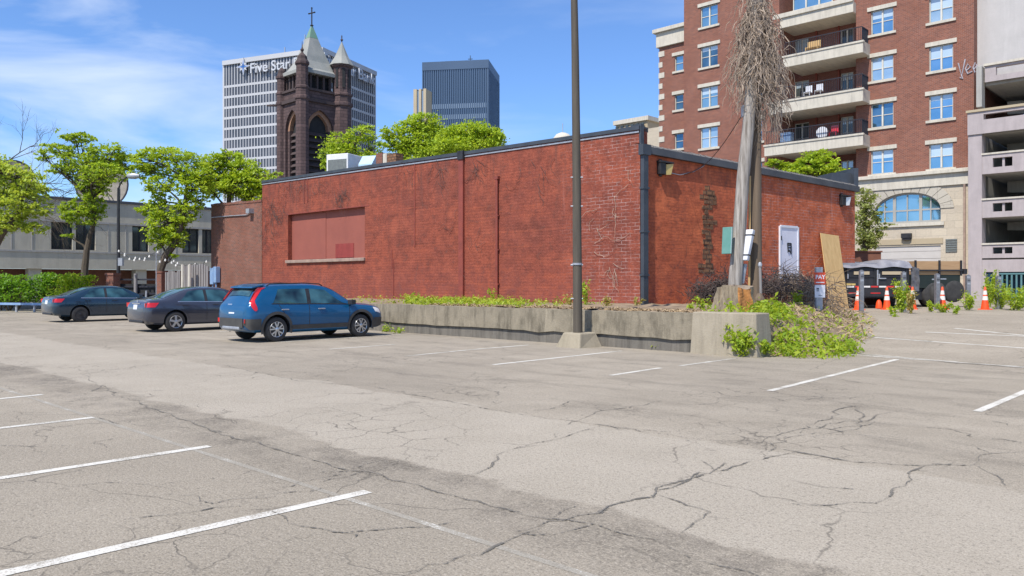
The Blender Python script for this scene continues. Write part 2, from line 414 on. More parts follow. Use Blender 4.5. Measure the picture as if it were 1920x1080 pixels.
def concrete_mat(name, c1, c2, dark=0.6, bump=0.4, streak=(3.0, 0.35)):
    m = Mat(name); v = m.co('UV'); o = m.sep(v)
    n1 = m.noise(v, 1.2, 6, 0.65); n2 = m.noise(v, 22, 4, 0.7)
    st = m.noise(m.co('UV', (streak[0], streak[1], 1)), 1.6, 6, 0.7)
    col = m.mix(m.mr(n1, 0.3, 0.7), c1, c2)
    col = m.mix(m.mr(st, 0.46, 0.68, 0, dark), col, tuple(x*0.33 for x in c2))
    st2 = m.noise(m.co('UV', (streak[0]*1.7, streak[1]*0.8, 1), loc=(3.1, 1.7, 0)), 1.3, 6, 0.7)
    col = m.mix(m.mr(st2, 0.58, 0.72, 0, dark*0.8), col, tuple(min(1, x*1.45) for x in c1))
    col = m.mix(m.mr(n2, 0.55, 0.75, 0, 0.4), col, tuple(x*0.5 for x in c2))
    n = m.bump(m.ma('ADD', n2, m.ma('MULTIPLY', n1, 1.5)), bump, 0.02)
    return m.end(col, 0.9, n, 0, 0.25)

A = {}
A['lot'] = asphalt_mat('lot_asphalt')
A['upper'] = asphalt_mat('upper_asphalt', False)
A['line'] = paint_line_mat('line_paint', 0.605)
A['line_worn'] = paint_line_mat('worn_line_paint', 0.55)
A['line_ghost'] = paint_line_mat('ghost_line_paint', 0.46)
A['crack'] = plain('crack_tar', (0.115, 0.105, 0.09), (0.21, 0.192, 0.165), 14, 0.95)
def crack_edge_mat():
    m = Mat('crumbled_crack_edge'); v = m.co('Object')
    k = m.ma('ADD', m.ma('MULTIPLY', m.noise(v, 38, 4, 0.75), 0.6), m.ma('MULTIPLY', m.noise(v, 4, 4, 0.7), 0.55))
    m.end(m.mix(m.noise(v, 90, 2), (0.08, 0.073, 0.062), (0.20, 0.185, 0.158)), 0.95)
    tr = m.new('ShaderNodeBsdfTransparent'); mx = m.new('ShaderNodeMixShader'); m.put(mx.inputs[0], m.mr(k, 0.585, 0.66))
    m.t.links.new(tr.outputs[0], mx.inputs[1]); m.t.links.new(m.b.outputs[0], mx.inputs[2]); m.t.links.new(mx.outputs[0], m.t.nodes['Material Output'].inputs['Surface'])
    return m.m
A['crack_edge'] = crack_edge_mat()
A['win_glass_dark'] = None
A['ground'] = plain('far_ground', (0.20, 0.19, 0.17), (0.26, 0.245, 0.22), 0.2, 0.95)
A['soil'] = plain('soil', (0.16, 0.115, 0.075), (0.30, 0.225, 0.15), 2.5, 0.95, bump=0.9, bscale=16)
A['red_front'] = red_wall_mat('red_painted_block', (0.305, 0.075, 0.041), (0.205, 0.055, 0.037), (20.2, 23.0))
A['red_side'] = red_wall_mat('red_painted_side', (0.60, 0.150, 0.060), (0.46, 0.108, 0.050), (5.2, 5.6))  # colour raised above the front wall's to offset the shade on this side
A['red_panel'] = plain('red_painted_board', (0.29, 0.088, 0.062), (0.245, 0.074, 0.054), 0.9, 0.7, bump=0.2)
A['red_patch'] = plain('red_painted_patch', (0.27, 0.045, 0.038), None, 2, 0.7)
A['red_metal'] = plain('red_painted_metal', (0.27, 0.06, 0.04), (0.18, 0.045, 0.032), 3, 0.6)
A['coping'] = plain('dark_coping_metal', (0.045, 0.055, 0.068), (0.075, 0.085, 0.10), 1.5, 0.5, 0.3)
A['gutter'] = plain('gutter_metal', (0.06, 0.065, 0.075), (0.095, 0.10, 0.108), 1.5, 0.55, 0.2)
A['shingle'] = plain('roof_shingle', (0.20, 0.19, 0.18), (0.12, 0.115, 0.11), 14, 0.9, bump=0.6)
A['roof'] = plain('roof_membrane', (0.12, 0.12, 0.12), (0.2, 0.19, 0.18), 1, 0.9)
A['brown_brick'] = brickm('brown_brick', (0.29, 0.10, 0.062), (0.15, 0.07, 0.052), (0.24, 0.18, 0.15), blot=(0.9, 0.55))
A['apt_brick'] = brickm('apartment_brick', (0.285, 0.102, 0.060), (0.155, 0.057, 0.040), (0.30, 0.21, 0.175), mortar=0.011, blot=(0.8, 0.35))
A['apt_brick_shaded'] = brickm('shaded_recess_brick', (0.21, 0.078, 0.056), (0.165, 0.058, 0.044), (0.26, 0.17, 0.14), mortar=0.009, blot=(0.35, 0.2))  # apartment brick darkened, with the recess shade put into its colour
A['old_brick'] = brickm('bare_old_brick', (0.33, 0.165, 0.08), (0.19, 0.10, 0.058), (0.085, 0.055, 0.04), 0.3, 0.16, 0.035, blot=(1.5, 0.6), bump=1.0)
A['stone'] = brickm('beige_stone', (0.50, 0.43, 0.33), (0.42, 0.36, 0.28), (0.33, 0.29, 0.23), 0.9, 0.45, 0.012, blot=(0.5, 0.12), bump=0.3)
A['limestone'] = concrete_mat('pale_limestone', (0.58, 0.53, 0.44), (0.49, 0.45, 0.38), 0.3, 0.2)
A['voussoir'] = brickm('arch_stone', (0.44, 0.40, 0.33), (0.37, 0.335, 0.28), (0.27, 0.24, 0.2), 0.75, 1.6, 0.014, blot=(0.5, 0.12), bump=0.3)
A['concrete_wall'] = concrete_mat('weathered_concrete', (0.30, 0.258, 0.19), (0.20, 0.172, 0.126), 0.7, 0.5, (2.4, 0.7))
A['concrete_low'] = concrete_mat('shade_darkened_concrete', (0.20, 0.18, 0.15), (0.13, 0.12, 0.105), 0.65)  # shade below the overhanging wall is put into this darker colour
A['concrete_block'] = concrete_mat('block_concrete', (0.37, 0.32, 0.245), (0.29, 0.25, 0.185), 0.35)
A['concrete_base'] = concrete_mat('base_concrete', (0.36, 0.31, 0.23), (0.27, 0.235, 0.17), 0.3)
A['garage'] = concrete_mat('pinkish_concrete', (0.42, 0.365, 0.36), (0.36, 0.315, 0.31), 0.22, 0.2, (1.2, 0.2))
A['garage_grey'] = concrete_mat('raw_concrete', (0.40, 0.385, 0.35), (0.34, 0.325, 0.30), 0.25, 0.2)
A['grey_panel'] = concrete_mat('grey_panel', (0.48, 0.455, 0.44), (0.43, 0.41, 0.395), 0.15, 0.2, (0.6, 0.08))
A['beige_panel'] = concrete_mat('beige_panel', (0.50, 0.46, 0.365), (0.44, 0.405, 0.325), 0.25, 0.2, (0.8, 0.1))
A['white_metal'] = plain('white_metal', (0.72, 0.72, 0.72), (0.6, 0.6, 0.6), 2, 0.45)
A['lavender_door'] = plain('pale_door_paint', (0.72, 0.72, 0.80), (0.62, 0.62, 0.70), 1.5, 0.5)
A['garage_door'] = plain('off_white_door', (0.50, 0.465, 0.43), (0.44, 0.41, 0.38), 1, 0.6)
A['taupe_frame'] = plain('taupe_frame', (0.36, 0.345, 0.31), (0.30, 0.29, 0.265), 2, 0.6)
A['black'] = plain('black_paint', (0.016, 0.016, 0.018), (0.03, 0.03, 0.034), 5, 0.5)
A['rubber'] = plain('tyre_rubber', (0.032, 0.031, 0.031), (0.05, 0.048, 0.046), 8, 0.85)
A['dark'] = plain('dark_void', (0.02, 0.02, 0.022), (0.03, 0.03, 0.03), 1, 0.9)
A['post_steel'] = plain('dull_post_steel', (0.23, 0.24, 0.26), (0.15, 0.155, 0.17), 9, 0.55, 0.3)
A['wheel_grey'] = plain('wheel_grey', (0.14, 0.14, 0.135), (0.09, 0.09, 0.088), 6, 0.6)
A['chrome'] = plain('alloy', (0.62, 0.63, 0.65), (0.52, 0.53, 0.55), 4, 0.28, 0.85)
A['steel'] = plain('galvanised_steel', (0.42, 0.44, 0.47), (0.30, 0.31, 0.34), 9, 0.5, 0.4)
A['red_lamp'] = plain('red_lens', (0.62, 0.015, 0.015), (0.42, 0.01, 0.01), 3, 0.15, coat=1.0)
A['white_lamp'] = plain('clear_lens', (0.75, 0.74, 0.72), (0.6, 0.6, 0.6), 3, 0.15, coat=1.0)
A['plate'] = plain('plate_white', (0.68, 0.69, 0.74), (0.55, 0.57, 0.64), 10, 0.5)
A['car_glass'] = glassy('car_glass', (0.010, 0.026, 0.045), (0.075, 0.19, 0.21), 0.03, 0.45, 1.6)  # teal mottling in the colour stands in for reflections
A['kia'] = plain('blue_car_paint', (0.004, 0.092, 0.225), (0.004, 0.08, 0.19), 1.2, 0.3, 0.25, coat=0.6)
A['navy'] = plain('navy_car_paint', (0.014, 0.040, 0.068), (0.012, 0.033, 0.057), 1.2, 0.25, 0.3, coat=1.0)
A['grey_car'] = plain('charcoal_car_paint', (0.062, 0.067, 0.09), (0.052, 0.057, 0.077), 1.2, 0.25, 0.45, coat=1.0)
A['clad'] = plain('grey_cladding', (0.05, 0.048, 0.046), (0.07, 0.066, 0.06), 6, 0.6)
A['orange'] = plain('cone_orange', (0.85, 0.085, 0.015), (0.62, 0.06, 0.012), 6, 0.5)
A['reflect'] = plain('reflective_white', (0.78, 0.75, 0.72), (0.6, 0.57, 0.54), 14, 0.5)
A['wood_pole'] = plain('silver_wood', (0.42, 0.385, 0.345), (0.15, 0.128, 0.108), 3.5, 0.9, bump=0.8, bscale=9, stretch=(6, 6, 0.35))
A['brown_pole'] = plain('brown_pole_wood', (0.17, 0.125, 0.085), (0.11, 0.08, 0.056), 2.5, 0.85, bump=0.4, bscale=9, stretch=(6, 6, 0.3))
A['pole_tan'] = plain('olive_pole_paint', (0.105, 0.088, 0.066), (0.065, 0.054, 0.042), 2.0, 0.75, bump=0.4, bscale=9, stretch=(5, 5, 0.4))
A['bark'] = plain('bark', (0.12, 0.095, 0.07), (0.065, 0.05, 0.038), 4, 0.95, bump=0.9, bscale=12, stretch=(5, 5, 0.8))
A['stump_bark'] = plain('stump_bark', (0.30, 0.245, 0.17), (0.13, 0.10, 0.07), 4, 0.95, bump=1.0, bscale=10, stretch=(4, 4, 0.7))
A['stump_raw'] = plain('torn_wood', (0.48, 0.21, 0.06), (0.27, 0.12, 0.045), 5, 0.9, bump=0.8, bscale=14, stretch=(3, 3, 0.7))
A['twig'] = plain('dead_twig', (0.31, 0.24, 0.17), (0.16, 0.12, 0.09), 3, 0.95)
A['twig_dark'] = plain('dark_twig', (0.10, 0.075, 0.065), (0.055, 0.042, 0.04), 3, 0.95)
A['vine'] = plain('dead_vine_stem', (0.47, 0.375, 0.29), (0.25, 0.195, 0.15), 3, 0.95)
A['straw'] = plain('dry_straw', (0.42, 0.31, 0.18), (0.27, 0.19, 0.11), 3, 0.95)
A['plywood'] = plain('plywood', (0.60, 0.41, 0.19), (0.47, 0.30, 0.125), 2.2, 0.75, stretch=(3, 3, 0.7), bump=0.15)
A['plank'] = plain('grey_plank', (0.27, 0.25, 0.24), (0.19, 0.175, 0.17), 2, 0.9, stretch=(5, 5, 0.5))
A['sideboard'] = plain('tan_sideboard', (0.42, 0.27, 0.145), (0.34, 0.21, 0.11), 2, 0.8, stretch=(0.8, 3, 5))
A['olive'] = plain('olive_paint', (0.010, 0.018, 0.017), (0.018, 0.026, 0.021), 3, 0.6)
A['tarp'] = plain('silver_tarp', (0.27, 0.27, 0.295), (0.17, 0.17, 0.195), 3, 0.45, bump=0.5, bscale=6)
A['rust_fence'] = plain('rust_fence', (0.20, 0.085, 0.05), (0.14, 0.06, 0.04), 2, 0.9)
A['leaf_locust'] = leafm('locust_leaf', (0.17, 0.29, 0.022), (0.44, 0.56, 0.05))
A['leaf_bright'] = leafm('bright_leaf', (0.20, 0.34, 0.022), (0.52, 0.63, 0.055))
A['leaf_yellow'] = leafm('yellow_leaf', (0.25, 0.36, 0.035), (0.52, 0.60, 0.09))
A['leaf_hedge'] = leafm('hedge_leaf', (0.10, 0.24, 0.02), (0.22, 0.40, 0.03))
A['leaf_pale'] = leafm('pale_leaf', (0.24, 0.29, 0.08), (0.38, 0.42, 0.15))
A['weed'] = leafm('weed_leaf', (0.17, 0.32, 0.022), (0.50, 0.58, 0.06))
A['weed_yellow'] = leafm('weed_dry_leaf', (0.34, 0.33, 0.08), (0.46, 0.38, 0.13))
A['bank_white'] = plain('bank_white_concrete', (0.47, 0.47, 0.48), (0.42, 0.42, 0.43), 0.05, 0.7)
A['bank_glass'] = glassy('bank_glass', (0.05, 0.055, 0.065), (0.085, 0.085, 0.095), 0.2, 0.1, 0.15)
A['bank_sign'] = plain('sign_letter_white', (0.52, 0.53, 0.55), (0.46, 0.47, 0.5), 0.5, 0.5)
A['bank_blue'] = plain('sign_logo_blue', (0.05, 0.16, 0.45), (0.04, 0.13, 0.38), 0.5, 0.4)
A['tower_steel'] = plain('tower_steel', (0.062, 0.105, 0.175), (0.05, 0.088, 0.15), 0.05, 0.5, 0.1)
A['tower_glass'] = glassy('tower_glass', (0.05, 0.085, 0.135), (0.065, 0.105, 0.16), 0.2, 0.2, 0.1)
A['tower_pale'] = plain('tower_pale_metal', (0.18, 0.245, 0.33), (0.15, 0.21, 0.29), 0.05, 0.5)
A['tan_stone'] = plain('tan_stone', (0.44, 0.36, 0.24), (0.37, 0.30, 0.20), 0.1, 0.8)
A['church'] = brickm('brownstone', (0.15, 0.098, 0.092), (0.07, 0.048, 0.047), (0.05, 0.038, 0.038), 1.1, 0.5, 0.05, blot=(0.45, 0.7), bump=0.8)
A['church_trim'] = plain('brownstone_trim', (0.05, 0.036, 0.036), (0.08, 0.055, 0.05), 0.8, 0.9)
A['church_arch'] = plain('tan_archstone', (0.36, 0.20, 0.12), (0.22, 0.13, 0.09), 1.2, 0.9)
A['church_roof'] = plain('lead_roof', (0.31, 0.305, 0.275), (0.22, 0.23, 0.215), 0.5, 0.75, bump=0.2, bscale=2)
A['verdigris'] = plain('verdigris', (0.12, 0.25, 0.18), (0.17, 0.26, 0.20), 0.8, 0.7)
A['dish'] = plain('dish_mesh', (0.20, 0.18, 0.15), (0.30, 0.27, 0.23), 1.5, 0.7)
A['win_glass'] = glassy('apartment_glass', (0.16, 0.33, 0.46), (0.25, 0.43, 0.56), 0.05, 0.75)
A['win_glass_dark'] = glassy('dark_apartment_glass', (0.05, 0.12, 0.19), (0.13, 0.25, 0.34), 0.05, 0.7)  # darker pane tone, picked at random among the windows
A['win_glass_pale'] = glassy('curtained_glass', (0.30, 0.44, 0.54), (0.42, 0.54, 0.62), 0.07, 0.5)
A['win_dark'] = glassy('dark_window', (0.04, 0.05, 0.05), (0.09, 0.11, 0.10), 0.06, 0.35)
A['win_frame'] = plain('cream_frame', (0.60, 0.57, 0.50), (0.52, 0.49, 0.43), 2, 0.6)
A['rail'] = plain('black_rail', (0.018, 0.018, 0.025), (0.03, 0.03, 0.04), 3, 0.5)
A['gate_blue'] = plain('blue_gate', (0.03, 0.085, 0.15), (0.025, 0.07, 0.12), 2, 0.5)
A['gate_green'] = plain('green_gate', (0.10, 0.21, 0.22), (0.08, 0.17, 0.18), 2, 0.5)
A['sign_red'] = plain('sign_red', (0.60, 0.075, 0.03), (0.50, 0.06, 0.025), 4, 0.5)
A['sign_white'] = plain('sign_white', (0.70, 0.71, 0.76), (0.62, 0.63, 0.68), 4, 0.5)
A['blue_box'] = plain('blue_meter', (0.18, 0.30, 0.52), (0.26, 0.38, 0.56), 3, 0.5)
A['teal'] = plain('teal_sign', (0.10, 0.26, 0.22), (0.14, 0.30, 0.26), 4, 0.6)
A['ac_grille'] = plain('grille_grey', (0.16, 0.18, 0.17), (0.12, 0.13, 0.13), 6, 0.7)
A['ac_blue'] = plain('pale_blue_panel', (0.42, 0.58, 0.70), (0.36, 0.52, 0.64), 2, 0.5)
A['bulb'] = plain('bulb_glass', (0.8, 0.78, 0.72), None, 3, 0.3)
A['sill'] = plain('sill_stone', (0.36, 0.26, 0.20), (0.24, 0.17, 0.14), 3, 0.85)
A['lamp_yellow'] = plain('floodlight_glass', (0.62, 0.46, 0.16), (0.5, 0.36, 0.12), 5, 0.3)
A['soot'] = plain('old_paint_white', (0.45, 0.42, 0.45), None, 5, 0.7)
def fpart(name, mb, mat, parent, fr, **k):
    """a part modelled in a wall's own axes, hung on a thing that has no rotation"""
    o = mb.build(name, mat, parent, **k)
    if parent.type == 'EMPTY':
        o.location = (fr.o[0]-parent.location[0], fr.o[1]-parent.location[1], -parent.location[2]); o.rotation_euler = (0, 0, fr.a)
    return o
rnd = random.Random(7)

# ------------------------------------------------------------------ ground
g = MB().face((-1500,-300,-0.35),(1500,-300,-0.35),(1500,2500,-0.35),(-1500,2500,-0.35))
tag(g.build('ground', A['ground']), kind='structure')
def rs_sheet(r0, r1, s0, s1, z, nr=1, ns=1, fz=None):
    m = MB(); fz = fz or (lambda r, s: z)
    return m.grid(lambda a, b: (lerp(r0, r1, a), lerp(s0, s1, b), fz(lerp(r0, r1, a), lerp(s0, s1, b))), nr, ns)
def in_grid(o):                                     # local x = r, local y = s
    o.rotation_euler = (0, 0, -TH); return o
def ramp(s): return min(0.5, max(0.0, (s-17.5)*0.05))
tag(in_grid(rs_sheet(-52, 45, -22, 17.5, 0).build('parking_lot', A['lot'])), kind='structure')
tag(in_grid(rs_sheet(-52, -14.5, 17.5, 27, 0).build('asphalt_apron', A['upper'])), kind='structure')
m = MB(); ss = [17.5, 20, 22.5, 25, 27.5, 60]
for a, b in zip(ss, ss[1:]):
    m.face((-16, a, ramp(a)), (60, a, ramp(a)), (60, b, ramp(b)), (-16, b, ramp(b)))
tag(in_grid(m.build('upper_parking_lot', A['upper'])), kind='structure')

def ribbon(m, pts, w, z=0.004, fz=None):
    pts = [Vector((p[0], p[1])) for p in pts]; L = []; R = []
    for i, p in enumerate(pts):
        t = (pts[min(i+1, len(pts)-1)] - pts[max(i-1, 0)]).normalized(); n = Vector((-t.y, t.x))
        ww = w[i] if isinstance(w, list) else w
        L.append(p + n*ww/2); R.append(p - n*ww/2)
    for i in range(len(pts)-1):
        q = [R[i], R[i+1], L[i+1], L[i]]
        m.face(*[(a.x, a.y, (fz(a.x, a.y) if fz else 0) + z) for a in q])
def line(r0, s0, r1, s1, mat='line', w=0.105, n=24, name='parking_line', fz=None, lift=0.004):
    m = MB(); rr = random.Random(int(r0*13+s0*7))
    pts = [(lerp(r0, r1, i/n), lerp(s0, s1, i/n)) for i in range(n+1)]
    ribbon(m, pts, [w*(1+rr.uniform(-.05, .05)) for _ in pts], lift, fz)
    o = in_grid(m.build(name, A[mat])); tag(o, kind='structure'); return o
def pxl(a, b, **k):
    p = to_rs(*gp(*a)); q = to_rs(*gp(*b)); return line(p[0], p[1], q[0], q[1], **k)
# bays on the near left
def ext(a, b, t): return (a[0]+(b[0]-a[0])*t, a[1]+(b[1]-a[1])*t)
for ((a, b), wr, t) in (((( 690,922),(0,1077)),'line',1.9), (((393,837),(0,897)),'line',1.8), (((175,783),(0,803)),'line',2.0), (((80,740),(0,748)),'line',3.0)):
    p = to_rs(*gp(*a)); q = to_rs(*gp(*b)); e = ext(p, q, t); line(p[0], p[1], e[0], e[1], wr, 0.11)
# bays along the retaining wall
pxl((1443,733),(1682,674)); pxl((1145,704),(1238,690)); pxl((1275,686),(1380,672), mat='line_worn'); pxl((925,684),(1165,658)); pxl((760,668),(880,656), mat='line_worn'); pxl((880,656),(992,647)); pxl((617,655),(740,646), mat='line_worn')
p = to_rs(*gp(1832,772)); q = to_rs(*gp(1920,735)); e = ext(p, q, 2.4); line(p[0], p[1], e[0], e[1])
line(-13.5, 3.33, -1.2, 3.42, 'line_ghost', 0.06, lift=.002)
line(-21, 3.3, -13.5, 3.33, 'line_ghost', 0.06, lift=.002)
for r0 in (-19.0, -21.7, -24.4, -27.1, -29.8): line(r0, 10.9, r0, 15.1, 'line_worn')
# edge of the upper lot and its bays
fz = lambda r, s: ramp(s)
line(-7.6, 17.72, -4.4, 17.56, 'line_worn', 0.16, fz=fz); line(-4.6, 17.42, 6, 17.30, 'line_worn', 0.13, lift=.009); line(-6.4, 17.9, -3.2, 17.25, 'line_worn', 0.10, fz=fz, lift=.007)
def ramp_px(px, py):
    z = 0.2
    for _ in range(12):
        x, y = gp(px, py, z); r, s = to_rs(x, y); z = ramp(s)
    return r, s
for a, b, mm in (((1640,633),(1920,653),'line'), ((1735,615),(1920,628),'line'), ((1790,604),(1920,612),'line'), ((1560,624),(1640,631),'line_ghost')):
    p, q = ramp_px(*a), ramp_px(*b); e = ext(p, q, 2.2); line(p[0], p[1], e[0], e[1], mm, 0.11, fz=fz)
# cracks, traced on the ground where the asphalt has opened
CR = [
 (.030, [(150,700),(210,735),(300,772),(380,800),(410,812),(470,828),(560,855),(640,880),(690,885),(760,905),(850,930),(920,950),(1000,970),(1060,975),(1120,985),(1180,1005),(1260,1030),(1340,1060),(1450,1095)]),
 (.032, [(960,1000),(1030,978),(1080,968),(1140,950),(1200,935),(1230,925),(1270,905),(1310,893),(1340,885),(1390,872),(1440,858),(1500,845)]),
 (.022, [(1225,926),(1260,915),(1300,892),(1330,889),(1360,868)]),
 (.020, [(310,680),(420,685),(560,715),(700,725),(850,755),(960,775),(1100,795),(1250,815),(1390,833),(1480,845)]),
 (.055, [(1480,845),(1530,854),(1600,867)]), (.026, [(1600,867),(1680,872),(1760,872),(1830,873)]),
 (.030, [(1400,838),(1440,820),(1500,805),(1560,785),(1566,770),(1600,762),(1660,763),(1715,768)]),
 (.030, [(1500,812),(1545,800),(1585,790),(1625,790),(1645,778),(1690,770)]), (.025, [(1600,762),(1620,780),(1605,806),(1560,812),(1530,818)]),
 (.022, [(1440,848),(1480,820),(1530,812),(1600,815),(1660,822),(1710,826)]), (.026,[(1560,806),(1610,799),(1640,790)]), (.020,[(1530,800),(1570,808),(1580,815)]),
 (.022, [(1750,870),(1720,880),(1704,895),(1700,905),(1672,925),(1662,935),(1640,945)]), (.020,[(1790,868),(1750,870)]),
 (.024, [(1712,799),(1780,805),(1820,815),(1826,820)]), (.03,[(1860,823),(1890,826),(1925,832)]),
 (.026, [(1826,872),(1834,858),(1860,851),(1925,848)]), (.02,[(1834,874),(1850,885),(1878,900),(1892,915)]),
 (.020, [(1225,926),(1270,940),(1315,955),(1322,965),(1305,978),(1275,1002)]), (.016,[(1320,970),(1370,975)]),
 (.018, [(850,910),(895,888),(935,862),(945,848),(1000,832),(1060,820),(1125,800)]), (.015,[(1035,826),(1045,810)]),
 (.018, [(510,960),(540,982),(600,992),(655,1000),(665,1008)]), (.016,[(655,998),(760,990),(850,980)]), 
 (.026, [(740,1085),(800,1060),(850,1050),(900,1042),(985,1000),(1020,985)]), (.018,[(960,1000),(1040,1003),(1110,985)]),
 (.024, [(1370,745),(1400,743),(1450,746),(1470,752)]), (.03,[(1460,752),(1500,750),(1535,754)]), (.02,[(1290,760),(1340,757),(1375,760)]),
 (.03, [(1540,707),(1580,712),(1620,719),(1645,722)]), (.025, [(1270,690),(1330,692),(1390,698)]), (.02,[(1130,680),(1200,678),(1230,676)]),
 (.014, [(0,836),(60,838),(130,836),(200,826),(262,815)]), (.014,[(180,780),(230,795),(280,800),(330,790)]),
 (.014, [(100,920),(200,905),(280,910),(330,925)]), (.016,[(310,925),(400,945),(480,935),(520,925)]), (.014,[(230,975),(330,965),(450,950)]),
 (.02, [(560,890),(620,885),(690,884)]), (.018, [(600,905),(650,895),(680,884)]), (.02, [(520,915),(560,905),(640,890)]),
 (.018, [(835,735),(860,728),(900,727),(935,735),(930,745),(890,743),(850,738)]), (.018, [(790,716),(840,720),(880,726)]),
 (.02, [(500,700),(540,696),(610,702),(560,712)]), (.02, [(0,705),(60,700),(150,702),(310,680)]), (.016,[(160,740),(200,720),(260,716)]),
 (.02, [(1560,663),(1640,668),(1720,674),(1800,678),(1925,692)]), (.03, [(1780,684),(1830,676),(1880,668),(1930,660)]), (.02,[(1700,676),(1760,684),(1800,690)]),
 (.018, [(1310,740),(1345,734),(1370,745)]), (.014,[(1480,945),(1560,948),(1640,944)]), (.018,[(1480,900),(1550,915),(1600,918)]),
 (.016, [(1050,800),(1130,770),(1180,765),(1240,752)]), (.014,[(1000,770),(1040,765),(1066,752)]), (.014,[(1860,790),(1890,800),(1930,798)]),
]
cr = MB(); ce = MB(); rc = random.Random(3)
def crack(pts, w, depth=0):
    P = [Vector(p) for p in pts]
    out = [P[0]]
    for a, b in zip(P, P[1:]):
        L = (b-a).length; n = max(2, min(16, int(L/0.13)))
        nrm = Vector((-(b-a).y, (b-a).x)).normalized() if L > 1e-6 else Vector((0, 0))
        for k in range(1, n+1):
            q = a.lerp(b, k/n)
            if k < n: q = q + nrm*rc.gauss(0, 0.026) + Vector((rc.gauss(0, .012), rc.gauss(0, .012)))
            out.append(q)
    n = len(out); ws = []
    for i in range(n):
        e = min(1, 4*min(i, n-1-i)/n + 0.25)
        ws.append(w*e*max(0.15, rc.gauss(0.62, 0.33)))
    ribbon(cr, out, ws, 0.007)
    ribbon(ce, out, [min(.12, q*2.8+.012) for q in ws], 0.0055+.0001*(len(ce.v) % 7))
    if depth < 2:
        for i in range(2, n-2):
            if rc.random() < (0.10 if depth == 0 else 0.04):
                t = out[i+1]-out[i]; a = atan2(t.y, t.x) + rc.choice((-1, 1))*rc.uniform(0.4, 1.4)
                q = [out[i]]
                for _ in range(rc.randint(2, 4)):
                    a += rc.gauss(0, .45); q.append(q[-1] + Vector((cos(a), sin(a)))*rc.uniform(.07, .24))
                crack([(p.x, p.y) for p in q], w*0.5, depth+1)
for w, px in CR:
    crack([to_rs(*gp(x, min(y, 1110))) for x, y in px], w*0.33)
tag(in_grid(cr.build('pavement_cracks', A['crack'])), kind='structure')
tag(in_grid(ce.build('crumbled_crack_edges', A['crack_edge'])), kind='structure')

# ------------------------------------------------------------------ retaining wall, end block, planting bed and bank
RW_S = 15.75
FW = Frame(*rs(-30, RW_S), -TH)
L_rw = FW.X(1298)
t = thing('retaining_wall', 'long low weathered concrete retaining wall with a plant bed on top', 'retaining wall', (*rs(-20, RW_S), 0))
m = MB(); xs = [i*L_rw/40 for i in range(41)]; rw = random.Random(5)
hz = [0.885 + rw.uniform(-.012, .012) for _ in xs]; hb = [0.30 + rw.gauss(0, .018) for _ in xs]
for i in range(40):
    x0, x1 = xs[i], xs[i+1]
    m.face((x0,0,hb[i]),(x1,0,hb[i+1]),(x1,0.02,hz[i+1]),(x0,0.02,hz[i])); m.face((x0,0.02,hz[i]),(x1,0.02,hz[i+1]),(x1,0.36,hz[i+1]),(x0,0.36,hz[i])); m.face((x0,0.36,hz[i]),(x1,0.36,hz[i+1]),(x1,0.36,0.2),(x0,0.36,0.2)); m.face((x0,0.06,hb[i]),(x1,0.06,hb[i+1]),(x1,0,hb[i+1]),(x0,0,hb[i]))
m.face((0,0,.3),(0,.02,.88),(0,.36,.88),(0,.36,.3))
fpart('wall', m, A['concrete_wall'], t, FW)
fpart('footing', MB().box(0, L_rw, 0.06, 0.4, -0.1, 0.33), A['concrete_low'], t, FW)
# end block
Fb = Frame(*rs(-30, RW_S-0.06), -TH); x0, x1 = Fb.X(1297), Fb.X(1418)
m = MB().prismz([(x0-.03,-.03),(x1+.03,-.03),(x1+.03,.72),(x0-.03,.72)], -0.05, 0.93, [(x0,0.03),(x1-.02,0.03),(x1-.02,.66),(x0,.66)])
o = m.build('concrete_block', A['concrete_block'], None, bevel=0.02); o.location = (*Fb.o, 0); o.rotation_euler = (0,0,Fb.a)
tag(o, 'square buff concrete block closing the right end of the low wall', 'concrete block')
# bed and bank as one height field in r,s
def mound(r, s):
    base = ramp(s)
    edge = np.interp(s, [15.9, 16.4, 17.5, 19.5, 26, 32, 36], [-7.3, -6.6, -6.5, -6.9, -9.0, -12.2, -13.0])
    k = sst(edge - r, 0.0, 1.9)
    top = np.interp(s, [15.9, 22, 26, 32, 36], [0.87, 0.88, 0.80, 0.66, 0.55])
    front = sst(s, 16.0, 17.9) if r > -7.9 else 1.0
    n = 0.05*sin(r*3.1+s*2.3)*sin(s*2.7-r) + 0.03*sin(r*7.7)*cos(s*6.1)
    return base - 0.05 + (top - base + 0.05)*k*front + n*k
m = MB(); NR, NS = 70, 60
def mp(a, b):
    r = lerp(-16.5, -4.8, a); s = lerp(16.05, 36, b); return (r, s, mound(r, s))
m.grid(mp, NR, NS)
tag(in_grid(m.build('planted_bank', A['soil'], smooth=True)), kind='structure')
m = MB().grid(lambda a, b: (lerp(-30, -16.4, a), lerp(16.0, 21.8, b), 0.86 + 0.02*sin(a*40)*sin(b*9)), 40, 8)
tag(in_grid(m.build('planting_bed', A['soil'], smooth=True)), kind='structure')

